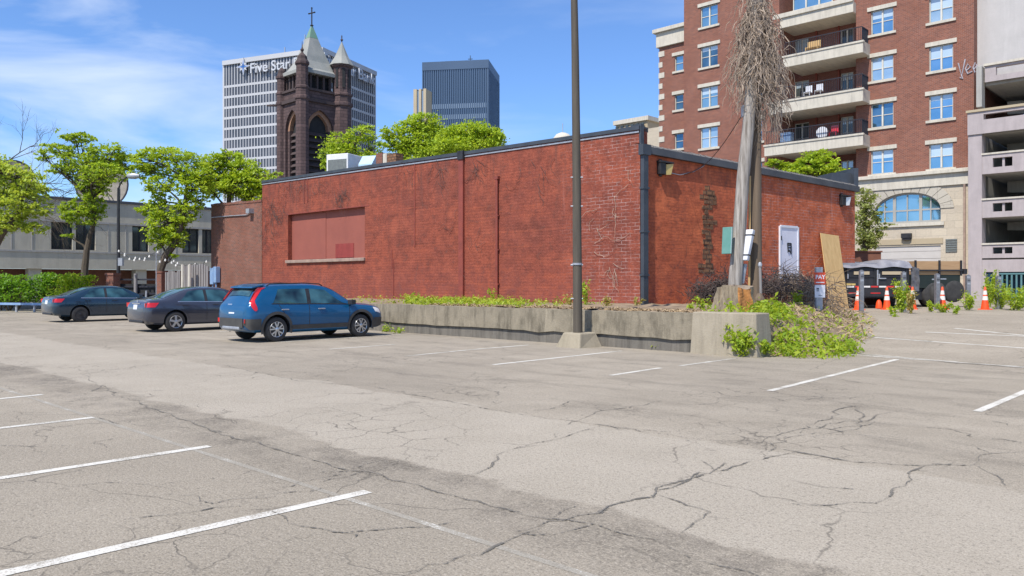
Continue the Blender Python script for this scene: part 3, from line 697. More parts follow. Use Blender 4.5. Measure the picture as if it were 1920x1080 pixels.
# ------------------------------------------------------------------ the red building
Ax, Ay = rs(-38.7, 21.4)
FL = Frame(Ax, Ay, -TH)
Cc = (gp(1205, 572, 0.86)[0]*1.0, 25.5); Cc = (0.1655*25.5, 25.5)
LL = FL.X(1200)
Ex, Ey = 14.77, 34.0
FR = Frame(Cc[0], Cc[1], atan2(Ey-Cc[1], Ex-Cc[0]))
RL = sqrt((Ex-Cc[0])**2 + (Ey-Cc[1])**2)
red = thing('red_building', 'low red painted block building with a boarded window and a white side door', 'building', (Cc[0], Cc[1], 0))
xj = FL.X(866)
tops = [(0, FL.hit(492, 341)[1]), (FL.X(700), FL.hit(700, 311)[1]), (xj, FL.hit(866, 288)[1]), (LL, FL.hit(1200, 239)[1])]
def ztop(x): return float(np.interp(x, [a for a, b in tops], [b for a, b in tops]))
wa, wb = FL.X(540), FL.X(684)
wz0, wz1 = FL.hit(612, 486)[1], FL.hit(612, 395)[1]
m = MB()
cuts = sorted([0, wa, wb, FL.X(700), xj, LL])
def strip(x0, x1, z0a, z0b, z1a, z1b, y=0): m.face((x0,y,z0a),(x1,y,z0b),(x1,y,z1b),(x0,y,z1a))
for x0, x1 in zip(cuts, cuts[1:]):
    if abs(x0-wa) < 1e-6:
        strip(x0, x1, 0, 0, wz0, wz0); strip(x0, x1, wz1, wz1, ztop(x0), ztop(x1))
    else: strip(x0, x1, 0, 0, ztop(x0), ztop(x1))
D = 0.24
m.face((wa,0,wz0),(wa,0,wz1),(wa,D,wz1),(wa,D,wz0)); m.face((wb,D,wz0),(wb,D,wz1),(wb,0,wz1),(wb,0,wz0))
m.face((wa,0,wz1),(wb,0,wz1),(wb,D,wz1),(wa,D,wz1)); m.face((wa,D,wz0),(wb,D,wz0),(wb,0,wz0),(wa,0,wz0))
m.face((0,0,0),(0,0,ztop(0)),(0,12,ztop(0)),(0,12,0))                       # left end
m.face((LL,0,0),(LL,.42,0),(LL,.42,ztop(LL)),(LL,0,ztop(LL)))               # right end of the parapet
m.face((0,.42,5.2),(0,.42,ztop(0)),(LL,.42,ztop(LL)),(LL,.42,5.2))
m.face((0,0,ztop(0)),(LL,0,ztop(LL)),(LL,.42,ztop(LL)),(0,.42,ztop(0)))
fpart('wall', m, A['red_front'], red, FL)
# right of the joint the wall stands a little proud with a shadowed rebate
m = MB().prism([(xj-.10,.8),(xj+.16,.8),(xj+.16,ztop(xj)-.02),(xj-.10,ztop(xj)-.02)], -0.10, 0.002)
fpart('pilaster', m, A['red_metal'], red, FL)
# window: boards, patch, lintel shadow line, sill
bw = fpart('boarded_window', MB().face((wa,D-.01,wz0),(wb,D-.01,wz0),(wb,D-.01,wz1),(wa,D-.01,wz1)), A['red_panel'], red, FL)
xm = FL.X(612, D)
part('board', MB().box(wa+.05, xm-.003, D-.030, D-.012, wz0+.04, wz1-.05), A['red_panel'], bw)
px0, px1 = FL.X(630, D), FL.X(664, D)
part('patch', MB().box(px0, px1, D-.03, D-.012, wz0+.06, wz0+.72), A['red_patch'], bw)
part('sill', MB().box(wa-.12, wb+.05, -0.10, D-.05, wz0-.14, wz0+.012), A['sill'], bw, bevel=.02)
fpart('lintel', MB().box(wa-.15, wb+.35, -0.012, 0.05, wz1, wz1+.05), A['red_metal'], red, FL)
# coping
m = MB()
for (xa, za), (xb, zb) in zip(tops, tops[1:]):
    vs = [(xa,-.05,za-.07),(xb,-.05,zb-.07),(xb,-.05,zb+.06),(xa,-.05,za+.06)]
    m.face(*vs); m.face((xa,-.05,za+.06),(xb,-.05,zb+.06),(xb,.47,zb+.06),(xa,.47,za+.06)); m.face((xa,.47,za+.06),(xb,.47,zb+.06),(xb,.47,zb-.10),(xa,.47,za-.10)); m.face((xa,.47,za-.1),(xb,.47,zb-.1),(xb,-.05,zb-.1),(xa,-.05,za-.1))
m.face((0,-.05,tops[0][1]-.1),(0,-.05,tops[0][1]+.06),(0,.47,tops[0][1]+.06),(0,.47,tops[0][1]-.1))
zl = tops[-1][1]; m.face((LL,-.05,zl-.1),(LL,.47,zl-.1),(LL,.47,zl+.06),(LL,-.05,zl+.06))
fpart('coping', m, A['coping'], red, FL)
m = MB()
for a, b in ((0.02, xj-.2), (xj+.2, LL-.02)):
    m.face((a,-.035,ztop(a)-.16),(b,-.035,ztop(b)-.16),(b,-.035,ztop(b)-.10),(a,-.035,ztop(a)-.10)); m.face((a,-.001,ztop(a)-.16),(b,-.001,ztop(b)-.16),(b,-.035,ztop(b)-.16),(a,-.035,ztop(a)-.16))
fpart('flashing', m, A['steel'], red, FL)
m = MB().box(xj-.13, xj+.19, -.14, .3, ztop(xj)-.25, ztop(xj)+.09); fpart('coping_joint', m, A['black'], red, FL)
# pipe on the wall
xp = FL.X(934); z1 = FL.hit(934, 334)[1]
m = MB().tube([(xp,-.07,.85),(xp,-.07,z1)], .055, 10).box(xp-.10, xp+.10, -.13, 0, z1-.05, z1+.06)
for z in (1.5, 2.8, 4.1): m.box(xp-.09, xp+.09, -.085, 0, z, z+.05)
fpart('conduit', m, A['red_metal'], red, FL, smooth=True)
for px, z0, z1, w in ((571, 5.55, 6.75, .035), (577, 5.55, 6.75, .03), (735, 2.2, 3.0, .03), (778, 3.1, 6.75, .025), (543, 6.3, 6.9, .02), (738, .95, 2.6, .025)):
    x = FL.X(px); fpart('cable_strip', MB().box(x-w/2-.01, x+w/2+.01, -.025, 0, z0, z1), A['red_metal'], red, FL)
# side wall: its top falls gently away from the street
zc0, zc1 = FR.hit(1206, 286)[1], FR.hit(1606, 359)[1]
m = MB().face((0,0,0),(RL,0,0),(RL,0,zc1),(0,0,zc0)); m.face((RL,0,0),(RL,9,0),(RL,9,zc1),(RL,0,zc1))
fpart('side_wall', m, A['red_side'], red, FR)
m = MB()
def slab(mb, y0, y1, dz0, dz1, xa=-.12, xb=RL+.15):
    za, zb = zc0, zc1
    v = [(xa,y0,za+dz0),(xb,y0,zb+dz0),(xb,y1,zb+dz0),(xa,y1,za+dz0),(xa,y0,za+dz1),(xb,y0,zb+dz1),(xb,y1,zb+dz1),(xa,y1,za+dz1)]
    mb.add(v, [(0,3,2,1),(4,5,6,7),(0,1,5,4),(1,2,6,5),(2,3,7,6),(3,0,4,7)])
slab(m, -.14, .02, -.03, .20); fpart('gutter', m, A['gutter'], red, FR)
m = MB(); ns = 90
for i in range(ns):
    a, b = i/ns, (i+1)/ns; xa, xb = lerp(-.05, RL+.1, a), lerp(-.05, RL+.1, b); za, zb = lerp(zc0, zc1, a)+.19, lerp(zc0, zc1, b)+.19
    h = .13 + rnd.uniform(-.012, .012)
    m.face((xa,-.10,za),(xb-.03,-.10,zb),(xb-.03,.10,zb+h),(xa,.10,za+h)); m.face((xa,.10,za+h),(xb-.03,.10,zb+h),(xb-.03,.5,zb+h),(xa,.5,za+h)); m.face((xb-.03,-.1,zb),(xb,-.1,zb),(xb,.1,zb+h-.03),(xb-.03,.1,zb+h-.03))
fpart('roof_edge', m, A['shingle'], red, FR)
m = MB()
Bp = FL.world(0, 12, 0); Ep = FR.world(RL, 9, 0)
ll = lambda p, z: (p[0]-Cc[0], p[1]-Cc[1], z)
a0, a1, e0 = FL.world(0, .42), FL.world(LL, .42), FR.world(RL, .05); c0 = FR.world(0.1, .05)
m.face(ll(a0, 5.6), ll(a1, 5.6), ll(c0, zc0+.1), ll(e0, zc1+.1), ll(Ep, zc1+.1), ll(Bp, 5.6))
m.face(ll(Bp, 0), ll(Bp, 5.6), ll(Ep, zc1), ll(Ep, 0))
part('roof', m, A['roof'], red)
# downpipe at the corner
m = MB().box(-.12, .10, -.16, -.02, .85, zc0-.02).box(-.20, .18, -.20, 0, zc0-.10, zc0+.24)
for z in (1.8, 3.2, 4.6): m.box(-.15, .13, -.18, 0, z, z+.06)
fpart('downpipe', m, A['coping'], red, FR)
fpart('parapet_cap', MB().box(-.02, .12, .05, .5, zc0+.05, zl+.12), A['coping'], red, FR)
# side door
dx0, dx1 = FR.X(1461), FR.X(1495); dz1 = FR.hit(1478, 425)[1]; dz0 = dz1-2.3
dr = fpart('door', MB().box(dx0+.05, dx1-.05, -.035, .02, dz0, dz1-.05), A['lavender_door'], red, FR)
m = MB().box(dx0-.03, dx0+.05, -.06, .02, dz0, dz1).box(dx1-.05, dx1+.03, -.06, .02, dz0, dz1).box(dx0+.05, dx1-.05, -.06, .02, dz1-.05, dz1+.04)
part('frame', m, A['sign_white'], dr)
gx, gz = FR.hit(1478, 467)
m = MB()
def bar(a, b, w=.028): m.tube([(gx+a[0]*1.25, -.042, gz+a[1]), (gx+b[0]*1.25, -.042, gz+b[1])], w, 5)
for a, b in (((-.10,.22),(.10,.22)),((-.10,.22),(-.06,-.12)),((.10,.22),(.10,-.20)),((-.10,.05),(.10,.05)),((-.05,.15),(.06,.15)),((-.02,-.05),(.09,-.14)),((-.09,-.12),(.02,-.05))): bar(a, b)
part('painted_tag', m, A['black'], dr)
part('hinge', MB().box(dx0+.03, dx0+.09, -.07, -.03, dz1-.55, dz1-.38), A['black'], dr)
# floodlights under the eave
def flood(px, py, lens, yaw):
    x, z = FR.hit(px, py)
    f = fpart('floodlight', MB().box(x-.28, x+.02, -.15, -.0, z-.22, z+.24).box(x-.2, x-.05, -.04, 0, z-.28, z+.30), A['black'], red, FR, bevel=.02)
    v = [(x+.02,-.15,z+.12),(x+.34,-.19,z+.16),(x+.24,-.17,z-.20),(x+.02,-.14,z-.22),(x+.02,-.01,z+.12),(x+.28,-.03,z+.14),(x+.20,-.03,z-.18),(x+.02,-.01,z-.22)]
    part('lens', MB().add(v, [(0,1,5,4),(3,7,6,2),(0,3,2,1),(4,5,6,7),(1,2,6,5),(0,4,7,3)]), A[lens], f)
    part('hood', MB().box(x-.3, x+.36, -.20, 0, z+.17, z+.22), A['black'], f)
flood(1242, 316, 'lamp_yellow', 0); flood(1580, 376, 'white_lamp', 0)
# bare brickwork showing through the side wall
m = MB(); rb = random.Random(12)
for k in range(18):                                 # ragged column where the stucco has fallen off, course by course
    py = 352 + k*9.2; x, z = FR.hit(1327 + rb.uniform(-5, 4), py); n = rb.choice((2, 2, 3, 3)) if k % 5 else 1
    w = .34*n*rb.uniform(.55, .95); x0 = x - w*rb.uniform(.35, .65)
    while w > .08:
        l = min(w, rb.uniform(.16, .36)); m.box(x0, x0+l-.02, -.008-rb.uniform(0, .025), .01, z-rb.uniform(.06,.10), z+rb.uniform(.05,.11)); x0 += l; w -= l
fpart('bare_brick', m, A['old_brick'], red, FR)
m = MB()
pa = [FR.hit(x, y, -.03) for x, y in ((1256,324),(1275,328),(1300,322),(1318,312),(1330,300))]
m.tube([(x, -.03, z) for x, z in pa], .016, 5); fpart('lamp_cable', m, A['steel'], red, FR)

# brown brick wing to the left
FB = Frame(*rs(-44.9, 21.55), -TH); LB = FB.X(491)
br = thing('brick_wing', 'lower brown bare brick wing joined to the left of the red building', 'building', (FB.o[0], FB.o[1], 0))
zb0, zb1 = FB.hit(391, 387)[1], FB.hit(488, 378)[1]
m = MB().face((0,0,0),(LB,0,0),(LB,0,zb1),(0,0,zb0)); m.face((0,0,0),(0,0,zb0),(0,9,zb0),(0,9,0)); m.face((0,0,zb0),(LB,0,zb1),(LB,9,zb1),(0,9,zb0)); m.face((0,9,0),(0,9,zb0),(LB,9,zb1),(LB,9,0))
fpart('wall', m, A['brown_brick'], br, FB)
m = MB()
for i in range(14):
    x0, x1 = LB*i/14, LB*(i+1)/14; z = lerp(zb0, zb1, i/14)
    m.box(x0+.01, x1-.01, -.03, .3, z-.03, z+.10+rnd.uniform(-.03, .03))
fpart('coping', m, A['brown_brick'], br, FB)
pc = [FB.hit(x, y, -.05) for x, y in ((396,408),(430,405),(462,403),(470,398))]
m = MB().tube([(x, -.05, z) for x, z in pc], .03, 6); x, z = FB.hit(472, 397); m.box(x-.1, x+.25, -.3, 0, z-.1, z+.15)
fpart('conduit', m, A['steel'], br, FB)
# meter box against the wing
x, z = FB.hit(400, 517, -.3)
mt = MB().box(x-.42, x-.02, -.32, -.05, z-.50, z+.46).box(x+.02, x+.34, -.32, -.05, z-.40, z+.52).tube([(x-.25,-.2,0),(x-.25,-.2,z-.5)], .05, 6).tube([(x+.15,-.2,0),(x+.15,-.2,z-.4)], .05, 6)
o = mt.build('meter_box', A['blue_box'], None, bevel=.02); o.location = (*FB.o, 0); o.rotation_euler = (0,0,FB.a)
tag(o, 'pale blue metal meter box pair against the brown brick wing', 'meter box')

# dead creeper still clinging to the front wall
def creeper(regions, seed):
    rr = random.Random(seed); m = MB()
    for px, py, w, h, n in regions:
        for _ in range(n):
            x, z = FL.hit(px + rr.gauss(0, w*.45), py + rr.gauss(0, h*.4))
            pts = [(x, -.03, z)]; a = rr.uniform(-2.4, -.7)
            for _ in range(rr.randint(3, 7)):
                a += rr.gauss(0, .55); x += cos(a)*.16; z += sin(a)*.16; pts.append((x, -.02-rr.random()*.06, z))
            if min(p[2] for p in pts) > .9 and max(p[0] for p in pts) < LL-.1: m.tube(pts, [.007*(1-.1*i) for i in range(len(pts))], 3, False)
    return m
o = creeper([(512,402,26,34,80),(500,450,12,30,16),(640,362,26,18,26),(590,345,40,14,12),(830,318,30,24,14),(895,318,12,20,14),(760,330,30,30,10),(1010,330,60,60,10),(860,430,60,80,10),(545,345,30,14,20)], 4).build('dead_creeper', A['twig_dark'], None)
o.location = (*FL.o, 0); o.rotation_euler = (0,0,FL.a); tag(o, 'tangle of dead creeper stems clinging to the red front wall', 'creeper')
o = creeper([(1118,400,10,120,6),(1152,420,7,120,8),(1150,500,10,60,5),(1180,330,14,60,2)], 9).build('dead_creeper', A['vine'], None)
o.location = (*FL.o, 0); o.rotation_euler = (0,0,FL.a); tag(o, 'pale dry creeper stems running up the red wall by the corner downpipe', 'creeper')

# rooftop equipment
def roofpt(px, py, d): return wp(px, py, d)
d0 = 45.5
p0 = wp(612, 316, d0); p1 = wp(657, 290, d0)
ac = thing('rooftop_unit', 'white rooftop air conditioning unit with a grey grille behind the parapet', 'air conditioner', (p0.x, p0.y, 5.6), -TH*.55)
w = (p1.x-p0.x)*1.08; hgt = p1.z-5.6
part('housing', MB().box(0, w, 0, 2.1, 0, hgt), A['white_metal'], ac, bevel=.03)
part('grille', MB().box(.12, w-.1, -.02, .01, hgt-1.0, hgt-.32), A['ac_grille'], ac)
p0 = wp(672, 305, 44.5); p1 = wp(700, 287, 44.5)
o = MB().prismx([(0,-1),(1.2,-1),(1.2,p1.z-p0.z+.1),(.5,p1.z-p0.z+.1),(0,.1)], 0, p1.x-p0.x).build('duct_hood', A['ac_blue'], None); o.location = (p0.x, p0.y, p0.z-.2); o.rotation_euler = (0,0,-.3)
tag(o, 'pale blue slanted duct hood on the roof beside the white unit', 'duct hood')
p0 = wp(705, 300, 43.5); ch = thing('brick_chimney', 'small brown and cream rooftop brick stack behind the parapet', 'chimney', (p0.x, p0.y, 5.6), -TH)
part('stack', MB().box(0, .55, 0, .6, 0, p0.z-5.6+.35), A['brown_brick'], ch); part('pipe', MB().box(.62, .95, 0, .4, 0, p0.z-5.6+.28), A['limestone'], ch); part('cap', MB().box(.98, 1.75, 0, .5, 0, p0.z-5.6+.2), A['old_brick'], ch)
# ------------------------------------------------------------------ cars (x forward, y left, z up)
def pchip(xs, ys, x):
    xs = np.asarray(xs, float); ys = np.asarray(ys, float); h = np.diff(xs); dl = np.diff(ys)/h
    mm = np.zeros_like(ys)
    for i in range(1, len(xs)-1):
        if dl[i-1]*dl[i] > 0:
            w1, w2 = 2*h[i]+h[i-1], h[i]+2*h[i-1]; mm[i] = (w1+w2)/(w1/dl[i-1]+w2/dl[i])
    mm[0], mm[-1] = dl[0], dl[-1]
    i = np.clip(np.searchsorted(xs, x)-1, 0, len(xs)-2); t = (x-xs[i])/h[i]
    return ((2*t**3-3*t**2+1)*ys[i] + (t**3-2*t**2+t)*h[i]*mm[i] + (-2*t**3+3*t**2)*ys[i+1] + (t**3-t**2)*h[i]*mm[i+1])

SUV = [ # x, zb, zm, zk, zt, wm, wk, wt, cr
 (-2.20,.44,.60,.76,.86,.64,.62,.58,.02),(-2.16,.36,.60,.88,.97,.80,.76,.70,.03),(-2.10,.30,.64,.95,1.06,.865,.81,.73,.04),
 (-1.98,.26,.68,1.0,1.24,.895,.845,.70,.06),(-1.86,.25,.70,1.0,1.40,.905,.86,.665,.07),(-1.72,.25,.70,1.0,1.50,.908,.865,.64,.07),(-1.5,.24,.70,1.0,1.54,.91,.868,.625,.07),
 (-1.0,.22,.70,.99,1.565,.91,.87,.62,.065),(-.3,.22,.70,.98,1.57,.91,.87,.62,.065),(.2,.22,.70,.97,1.535,.91,.87,.62,.065),
 (.5,.22,.70,.96,1.45,.91,.868,.635,.07),(.9,.22,.70,.95,1.22,.91,.862,.70,.07),(1.2,.22,.69,.935,1.04,.908,.85,.76,.06),
 (1.36,.22,.69,.925,1.0,.905,.84,.77,.05),(1.8,.24,.66,.90,.97,.90,.82,.73,.05),(2.05,.26,.62,.84,.90,.865,.78,.68,.04),(2.16,.28,.58,.76,.80,.80,.71,.62,.03),(2.22,.34,.52,.62,.65,.68,.6,.52,.01)]
SED = [
 (-2.27,.40,.58,.72,.80,.66,.63,.57,.02),(-2.22,.32,.60,.86,.94,.79,.75,.68,.03),(-2.12,.27,.63,.94,1.03,.855,.80,.71,.03),(-1.95,.24,.65,.96,1.06,.875,.82,.72,.035),
 (-1.72,.22,.66,.965,1.085,.885,.832,.71,.04),(-1.5,.22,.67,.965,1.16,.89,.838,.67,.05),(-1.2,.21,.67,.96,1.285,.89,.842,.615,.06),(-.85,.21,.67,.955,1.395,.89,.842,.585,.06),
 (-.45,.21,.67,.95,1.45,.89,.842,.575,.06),(.05,.21,.67,.94,1.455,.89,.842,.575,.06),(.45,.21,.67,.935,1.40,.89,.84,.585,.06),(.85,.21,.67,.925,1.235,.89,.835,.64,.06),
 (1.25,.21,.66,.90,1.02,.888,.825,.735,.05),(1.42,.22,.65,.89,.965,.885,.815,.74,.045),(1.85,.24,.62,.84,.90,.865,.78,.69,.045),(2.1,.26,.57,.74,.80,.80,.70,.60,.03),(2.24,.30,.52,.62,.66,.70,.6,.5,.02),(2.3,.36,.46,.54,.56,.58,.5,.42,.01)]
class Body:
    def __init__(s, st): s.st = np.array(st); s.x0, s.x1 = s.st[0,0], s.st[-1,0]
    def p(s, x): return [float(pchip(s.st[:,0], s.st[:,i], min(max(x, s.x0), s.x1))) for i in range(1, 9)]
    def section(s, x):
        zb, zm, zk, zt, wm, wk, wt, cr = s.p(x)
        zr = zt - cr; mid = lerp(zk, zr, .5); wmid = lerp(wk, wt, .5) + .018
        return [(0,zb),(wm*.55,zb),(wm*.86,zb+.01),(wm*.955,zb+.07),(wm*.985,lerp(zb,zm,.5)),(wm,zm),(wm-.006,lerp(zm,zk,.45)),(lerp(wm,wk,.55),lerp(zm,zk,.80)),(wk,zk),(lerp(wk,wmid,.5)+.004,lerp(zk,mid,.5)),(wmid,mid),(lerp(wmid,wt,.6)+.012,lerp(mid,zr,.55)),(wt,zr),(wt*.90,lerp(zr,zt,.38)),(wt*.68,lerp(zr,zt,.70)),(wt*.36,lerp(zr,zt,.93)),(0,zt)]
    def half(s, x, z):
        sec = s.section(x)[3:13]
        zs = [q[1] for q in sec]; ys = [q[0] for q in sec]
        return float(np.interp(z, zs, ys))
    def top(s, x, f):
        sec = s.section(x)[12:][::-1]; w = sec[-1][0]
        return w*f, float(np.interp(abs(f)*w, [q[0] for q in sec], [q[1] for q in sec]))
    def mesh(s):
        xs = [s.x0 + (s.x1-s.x0)*(0.5-0.5*cos(pi*i/64)) for i in range(65)]
        m = MB(); n = None
        for x in xs:
            h = s.section(x); ring = [(x, y, z) for y, z in h] + [(x, -y, z) for y, z in h[-2:0:-1]]
            n = len(ring); m.v += ring
        for i in range(len(xs)-1):
            for k in range(n): k2 = (k+1) % n; m.f.append((i*n+k, (i+1)*n+k, (i+1)*n+k2, i*n+k2))
        m.f.append(tuple(range(n))); b = (len(xs)-1)*n; m.f.append(tuple(b+k for k in range(n-1,-1,-1)))
        return m
    def side(s, m, sgn, xb, xt, zlo, zhi, off=.004, nu=14, nv=5):
        """a patch lying on the flank; corners xb (bottom) and xt (top), heights as functions of x"""
        def fn(a, b):
            x = lerp(lerp(xb[0], xb[1], a), lerp(xt[0], xt[1], a), b); z = lerp(zlo(x), zhi(x), b)
            return (x, sgn*(s.half(x, z)+off), z)
        m.grid(fn, nu, nv, flip=(sgn > 0)); return m
    def deck(s, m, x0, x1, f=.9, off=.005, nu=10, nv=14):
        def fn(a, b):
            x = lerp(x0, x1, b); y, z = s.top(x, lerp(-f, f, a)); return (x - (off if x0 < -1 else -off)*.6, y, z+off)
        m.grid(fn, nu, nv, flip=True); return m

def wheel(parent, x, y, R, rimmat, style, W_=.215):
    sg = 1 if y > 0 else -1
    t = MB().lathe([(R*.60,-W_/2),(R*.80,-W_/2-.004),(R*.94,-W_/2+.012),(R,-W_/2+.05),(R,W_/2-.05),(R*.94,W_/2-.012),(R*.80,W_/2+.004),(R*.60,W_/2)], 36, (0,0,0), 'y').build('wheel', A['rubber'], parent, smooth=True)
    t.location = (x, y, R)
    o = sg*(W_/2+.002)
    m = MB().lathe([(R*.66, o-sg*.02),(R*.62, o+sg*.006),(R*.58, o)] if sg > 0 else [(R*.58, o),(R*.62, o+sg*.006),(R*.66, o-sg*.02)], 32, (0,0,0), 'y', cap=False)
    k = 5 if style != 'steel' else 0
    for i in range(k):
        a = 2*pi*i/k + .35
        if style == 'fan':
            for da in (-.22, .22):
                ax = Vector((cos(a), 0, sin(a))); bx = Vector((cos(a+da*1.25), 0, sin(a+da*1.25)))
                p, q = ax*R*.14, bx*R*.60
                m.obox((p+q)/2 + Vector((0,o,0)), q-p, (0,1,0), (q-p).cross(Vector((0,1,0))), (q-p).length, .03, R*.11)
        else:
            p, q = Vector((cos(a),0,sin(a)))*R*.10, Vector((cos(a),0,sin(a)))*R*.60
            m.obox((p+q)/2 + Vector((0,o,0)), q-p, (0,1,0), (q-p).cross(Vector((0,1,0))), (q-p).length, .03, R*.20)
    m.lathe([(R*.17, o-sg*.02),(R*.17, o+sg*.02),(R*.05, o+sg*.03)] if sg > 0 else [(R*.05, o+sg*.03),(R*.17, o+sg*.02),(R*.17, o-sg*.02)], 16, (0,0,0), 'y')
    part('rim', m, rimmat, t, smooth=True, sharp=30)
    d = MB().lathe([(R*.60, o-sg*.045),(R*.02, o-sg*.045)] if sg > 0 else [(R*.02, o-sg*.045),(R*.60, o-sg*.045)], 28, (0,0,0), 'y')
    if style == 'steel':
        for i in range(10):
            a = 2*pi*i/10; d.obox((cos(a)*R*.42, o-sg*.03, sin(a)*R*.42), (cos(a),0,sin(a)), (0,1,0), (-sin(a),0,cos(a)), R*.22, .04, R*.10)
    part('brake_disc', d, A['black'], t, smooth=True)
    return t

def make_car(name, label, st, paint, loc, rotz, R, xr, xf, suv, rimmat, style):
    B = Body(st); car = thing(name, label, 'car', loc, rotz, 'cars parked nose-in along the wall')
    body = B.mesh().build('body', paint, car, smooth=True, sharp=50)
    body.data.materials.append(A['black'])
    cut = MB()
    for x in (xr, xf):
        for sg in (-1, 1):
            a, b = sorted((sg*.50, sg*1.2)); cut.lathe([(R+.055, a),(R+.055, b)], 40, (x,0,R+.01), 'y')
    co = cut.build('cutter', A['black'])
    co.parent = car
    bo = body.modifiers.new('arch', 'BOOLEAN'); bo.operation = 'DIFFERENCE'; bo.solver = 'EXACT'; bo.object = co; bo.material_mode = 'TRANSFER'
    bpy.context.view_layer.update()
    dg = bpy.context.evaluated_depsgraph_get()
    me = bpy.data.meshes.new_from_object(body.evaluated_get(dg)); body.modifiers.clear(); body.data = me
    me.shade_smooth(); me.set_sharp_from_angle(angle=radians(30))
    bpy.data.objects.remove(co)
    for x in (xr, xf):
        for y in (-.775, .775): wheel(car, x, y, R, rimmat, style)
    zk = lambda x: B.p(x)[2]
    zhi = lambda x: B.p(x)[3] - B.p(x)[7] - (.085 if suv else .045)
    zlo = lambda x: zk(x) + (.035 if suv else .018)
    sides = (-1, 1)
    for sg in sides:
        if suv: wins = [((-1.46,-.42),(-1.22,-.38)), ((-.30,.86),(-.26,.26))]
        else:   wins = [((-1.22,-.36),(-.86,-.34)), ((-.26,.92),(-.24,.40))]
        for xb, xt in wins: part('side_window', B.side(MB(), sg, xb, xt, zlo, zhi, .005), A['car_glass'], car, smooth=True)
        # black surround and pillar, window ledge
        xb0, xb1 = wins[0][0][1], wins[1][0][0]
        part('door_pillar', B.side(MB(), sg, (xb0, xb1), (wins[0][1][1], wins[1][1][0]), zlo, zhi, .003), A['black'], car, smooth=True)
        part('window_trim', B.side(MB(), sg, (wins[0][0][0]-.05, wins[1][0][1]+.05), (wins[0][0][0]-.04, wins[1][0][1]+.04), lambda x: zlo(x)-.024, lambda x: zlo(x), .008), A['black'] if suv else A['chrome'], car, smooth=True)
        # shut lines
        for x0 in ((-.37, .95) if suv else (-.31, .98)):
            part('door_seam', B.side(MB(), sg, (x0-.008, x0+.008), (x0-.008, x0+.008), lambda x: .36, lambda x: zk(x)-.01, .003, 1, 10), A['black'], car)
        xr0 = -1.30 if suv else -1.16
        part('door_seam', B.side(MB(), sg, (xr+R+.12, xr+R+.136), (xr0, xr0+.016), lambda x: .40, lambda x: zk(x)-.01, .003, 1, 12), A['black'], car)
        for x0 in ((-1.12, .02) if suv else (-1.02, .0)):
            y = sg*(B.half(x0, .86)+.012); part('door_handle', MB().box(x0-.11, x0+.11, y-.018, y+.018, .845, .875), paint if not suv else A['steel'], car, bevel=.008)
        xm = 1.0 if suv else 1.02; ym = sg*(B.half(xm, zk(xm))+.11)
        mm = MB().obox((xm-.02, ym, zk(xm)+.08), (1,0,0), (0,1,0), (0,0,1), .16, .20, .14).obox((xm, sg*(abs(ym)-.12), zk(xm)+.04), (1,0,0), (0,1,0), (0,0,1), .08, .14, .04)
        part('mirror', mm, A['black'] if suv else paint, car, bevel=.03)
        if suv:
            part('sill_cladding', B.side(MB(), sg, (xr+R+.10, xf-R-.10), (xr+R+.10, xf-R-.10), lambda x: B.p(x)[0]+.10, lambda x: .44, .012), A['clad'], car, smooth=True)
            part('front_cladding', B.side(MB(), sg, (xf+R+.12, 2.17), (xf+R+.12, 2.17), lambda x: B.p(x)[0]+.04, lambda x: .56, .012), A['clad'], car, smooth=True)
            for x in (xr, xf):
                m = MB()
                def fn(a, b, x=x):
                    q = lerp(-.28, pi+.28, a); rr = lerp(R+.055, R+.135, b); X, Z = x+rr*cos(q), R+.01+rr*sin(q)
                    return (X, sg*(B.half(X, max(Z, .3))+.012), Z)
                m.grid(fn, 26, 2, flip=(sg < 0)); part('arch_trim', m, A['clad'], car, smooth=True)
            part('roof_rail', MB().tube([(-1.5, sg*.585, 1.50),(-1.42, sg*.60, 1.545),(-.4, sg*.60, 1.575),(.12, sg*.60, 1.55),(.22, sg*.595, 1.50)], .017, 6), A['black'], car, smooth=True)
            # boomerang lamp up the rear pillar
            m = MB(); P = [(1.455,-1.80,-1.56),(1.40,-1.88,-1.70),(1.30,-1.955,-1.80),(1.20,-2.02,-1.89),(1.12,-2.07,-1.955),(1.05,-2.085,-1.965),(.96,-2.075,-1.935),(.88,-2.04,-1.925),(.84,-2.0,-1.96)]
            def fn(a, b):
                t = b*(len(P)-1); i = min(int(t), len(P)-2); t -= i; q = [lerp(P[i][k], P[i+1][k], t) for k in range(3)]
                x = lerp(q[1], q[2], a); return (x, sg*(B.half(x, q[0])+.014), q[0])
            m.grid(fn, 3, 24, flip=(sg < 0)); part('tail_light', m, A['red_lamp'], car, smooth=True)
            part('reflector', MB().obox((-2.155, sg*.60, .575), (.42,-sg,0), (1,sg*.42,0), (0,0,1), .28, .03, .11), A['red_lamp'], car)
            part('headlight', B.side(MB(), sg, (1.86,2.08), (1.80,2.04), lambda x: B.p(x)[2]-.16, lambda x: B.p(x)[2]-.03, .006), A['white_lamp'], car, smooth=True)
        else:
            m = B.side(MB(), sg, (-2.225,-1.99), (-2.19,-1.86), lambda x: .80, lambda x: .945, .008)
            m.obox((-2.215, sg*.64, .865), (.25,-sg,0), (1,sg*.25,0), (0,0,1), .20, .05, .13)
            part('tail_light', m, A['red_lamp'], car, smooth=True)
            part('headlight', B.side(MB(), sg, (1.86,2.14), (1.80,2.06), lambda x: B.p(x)[2]-.17, lambda x: B.p(x)[2]-.03, .006), A['white_lamp'], car, smooth=True)
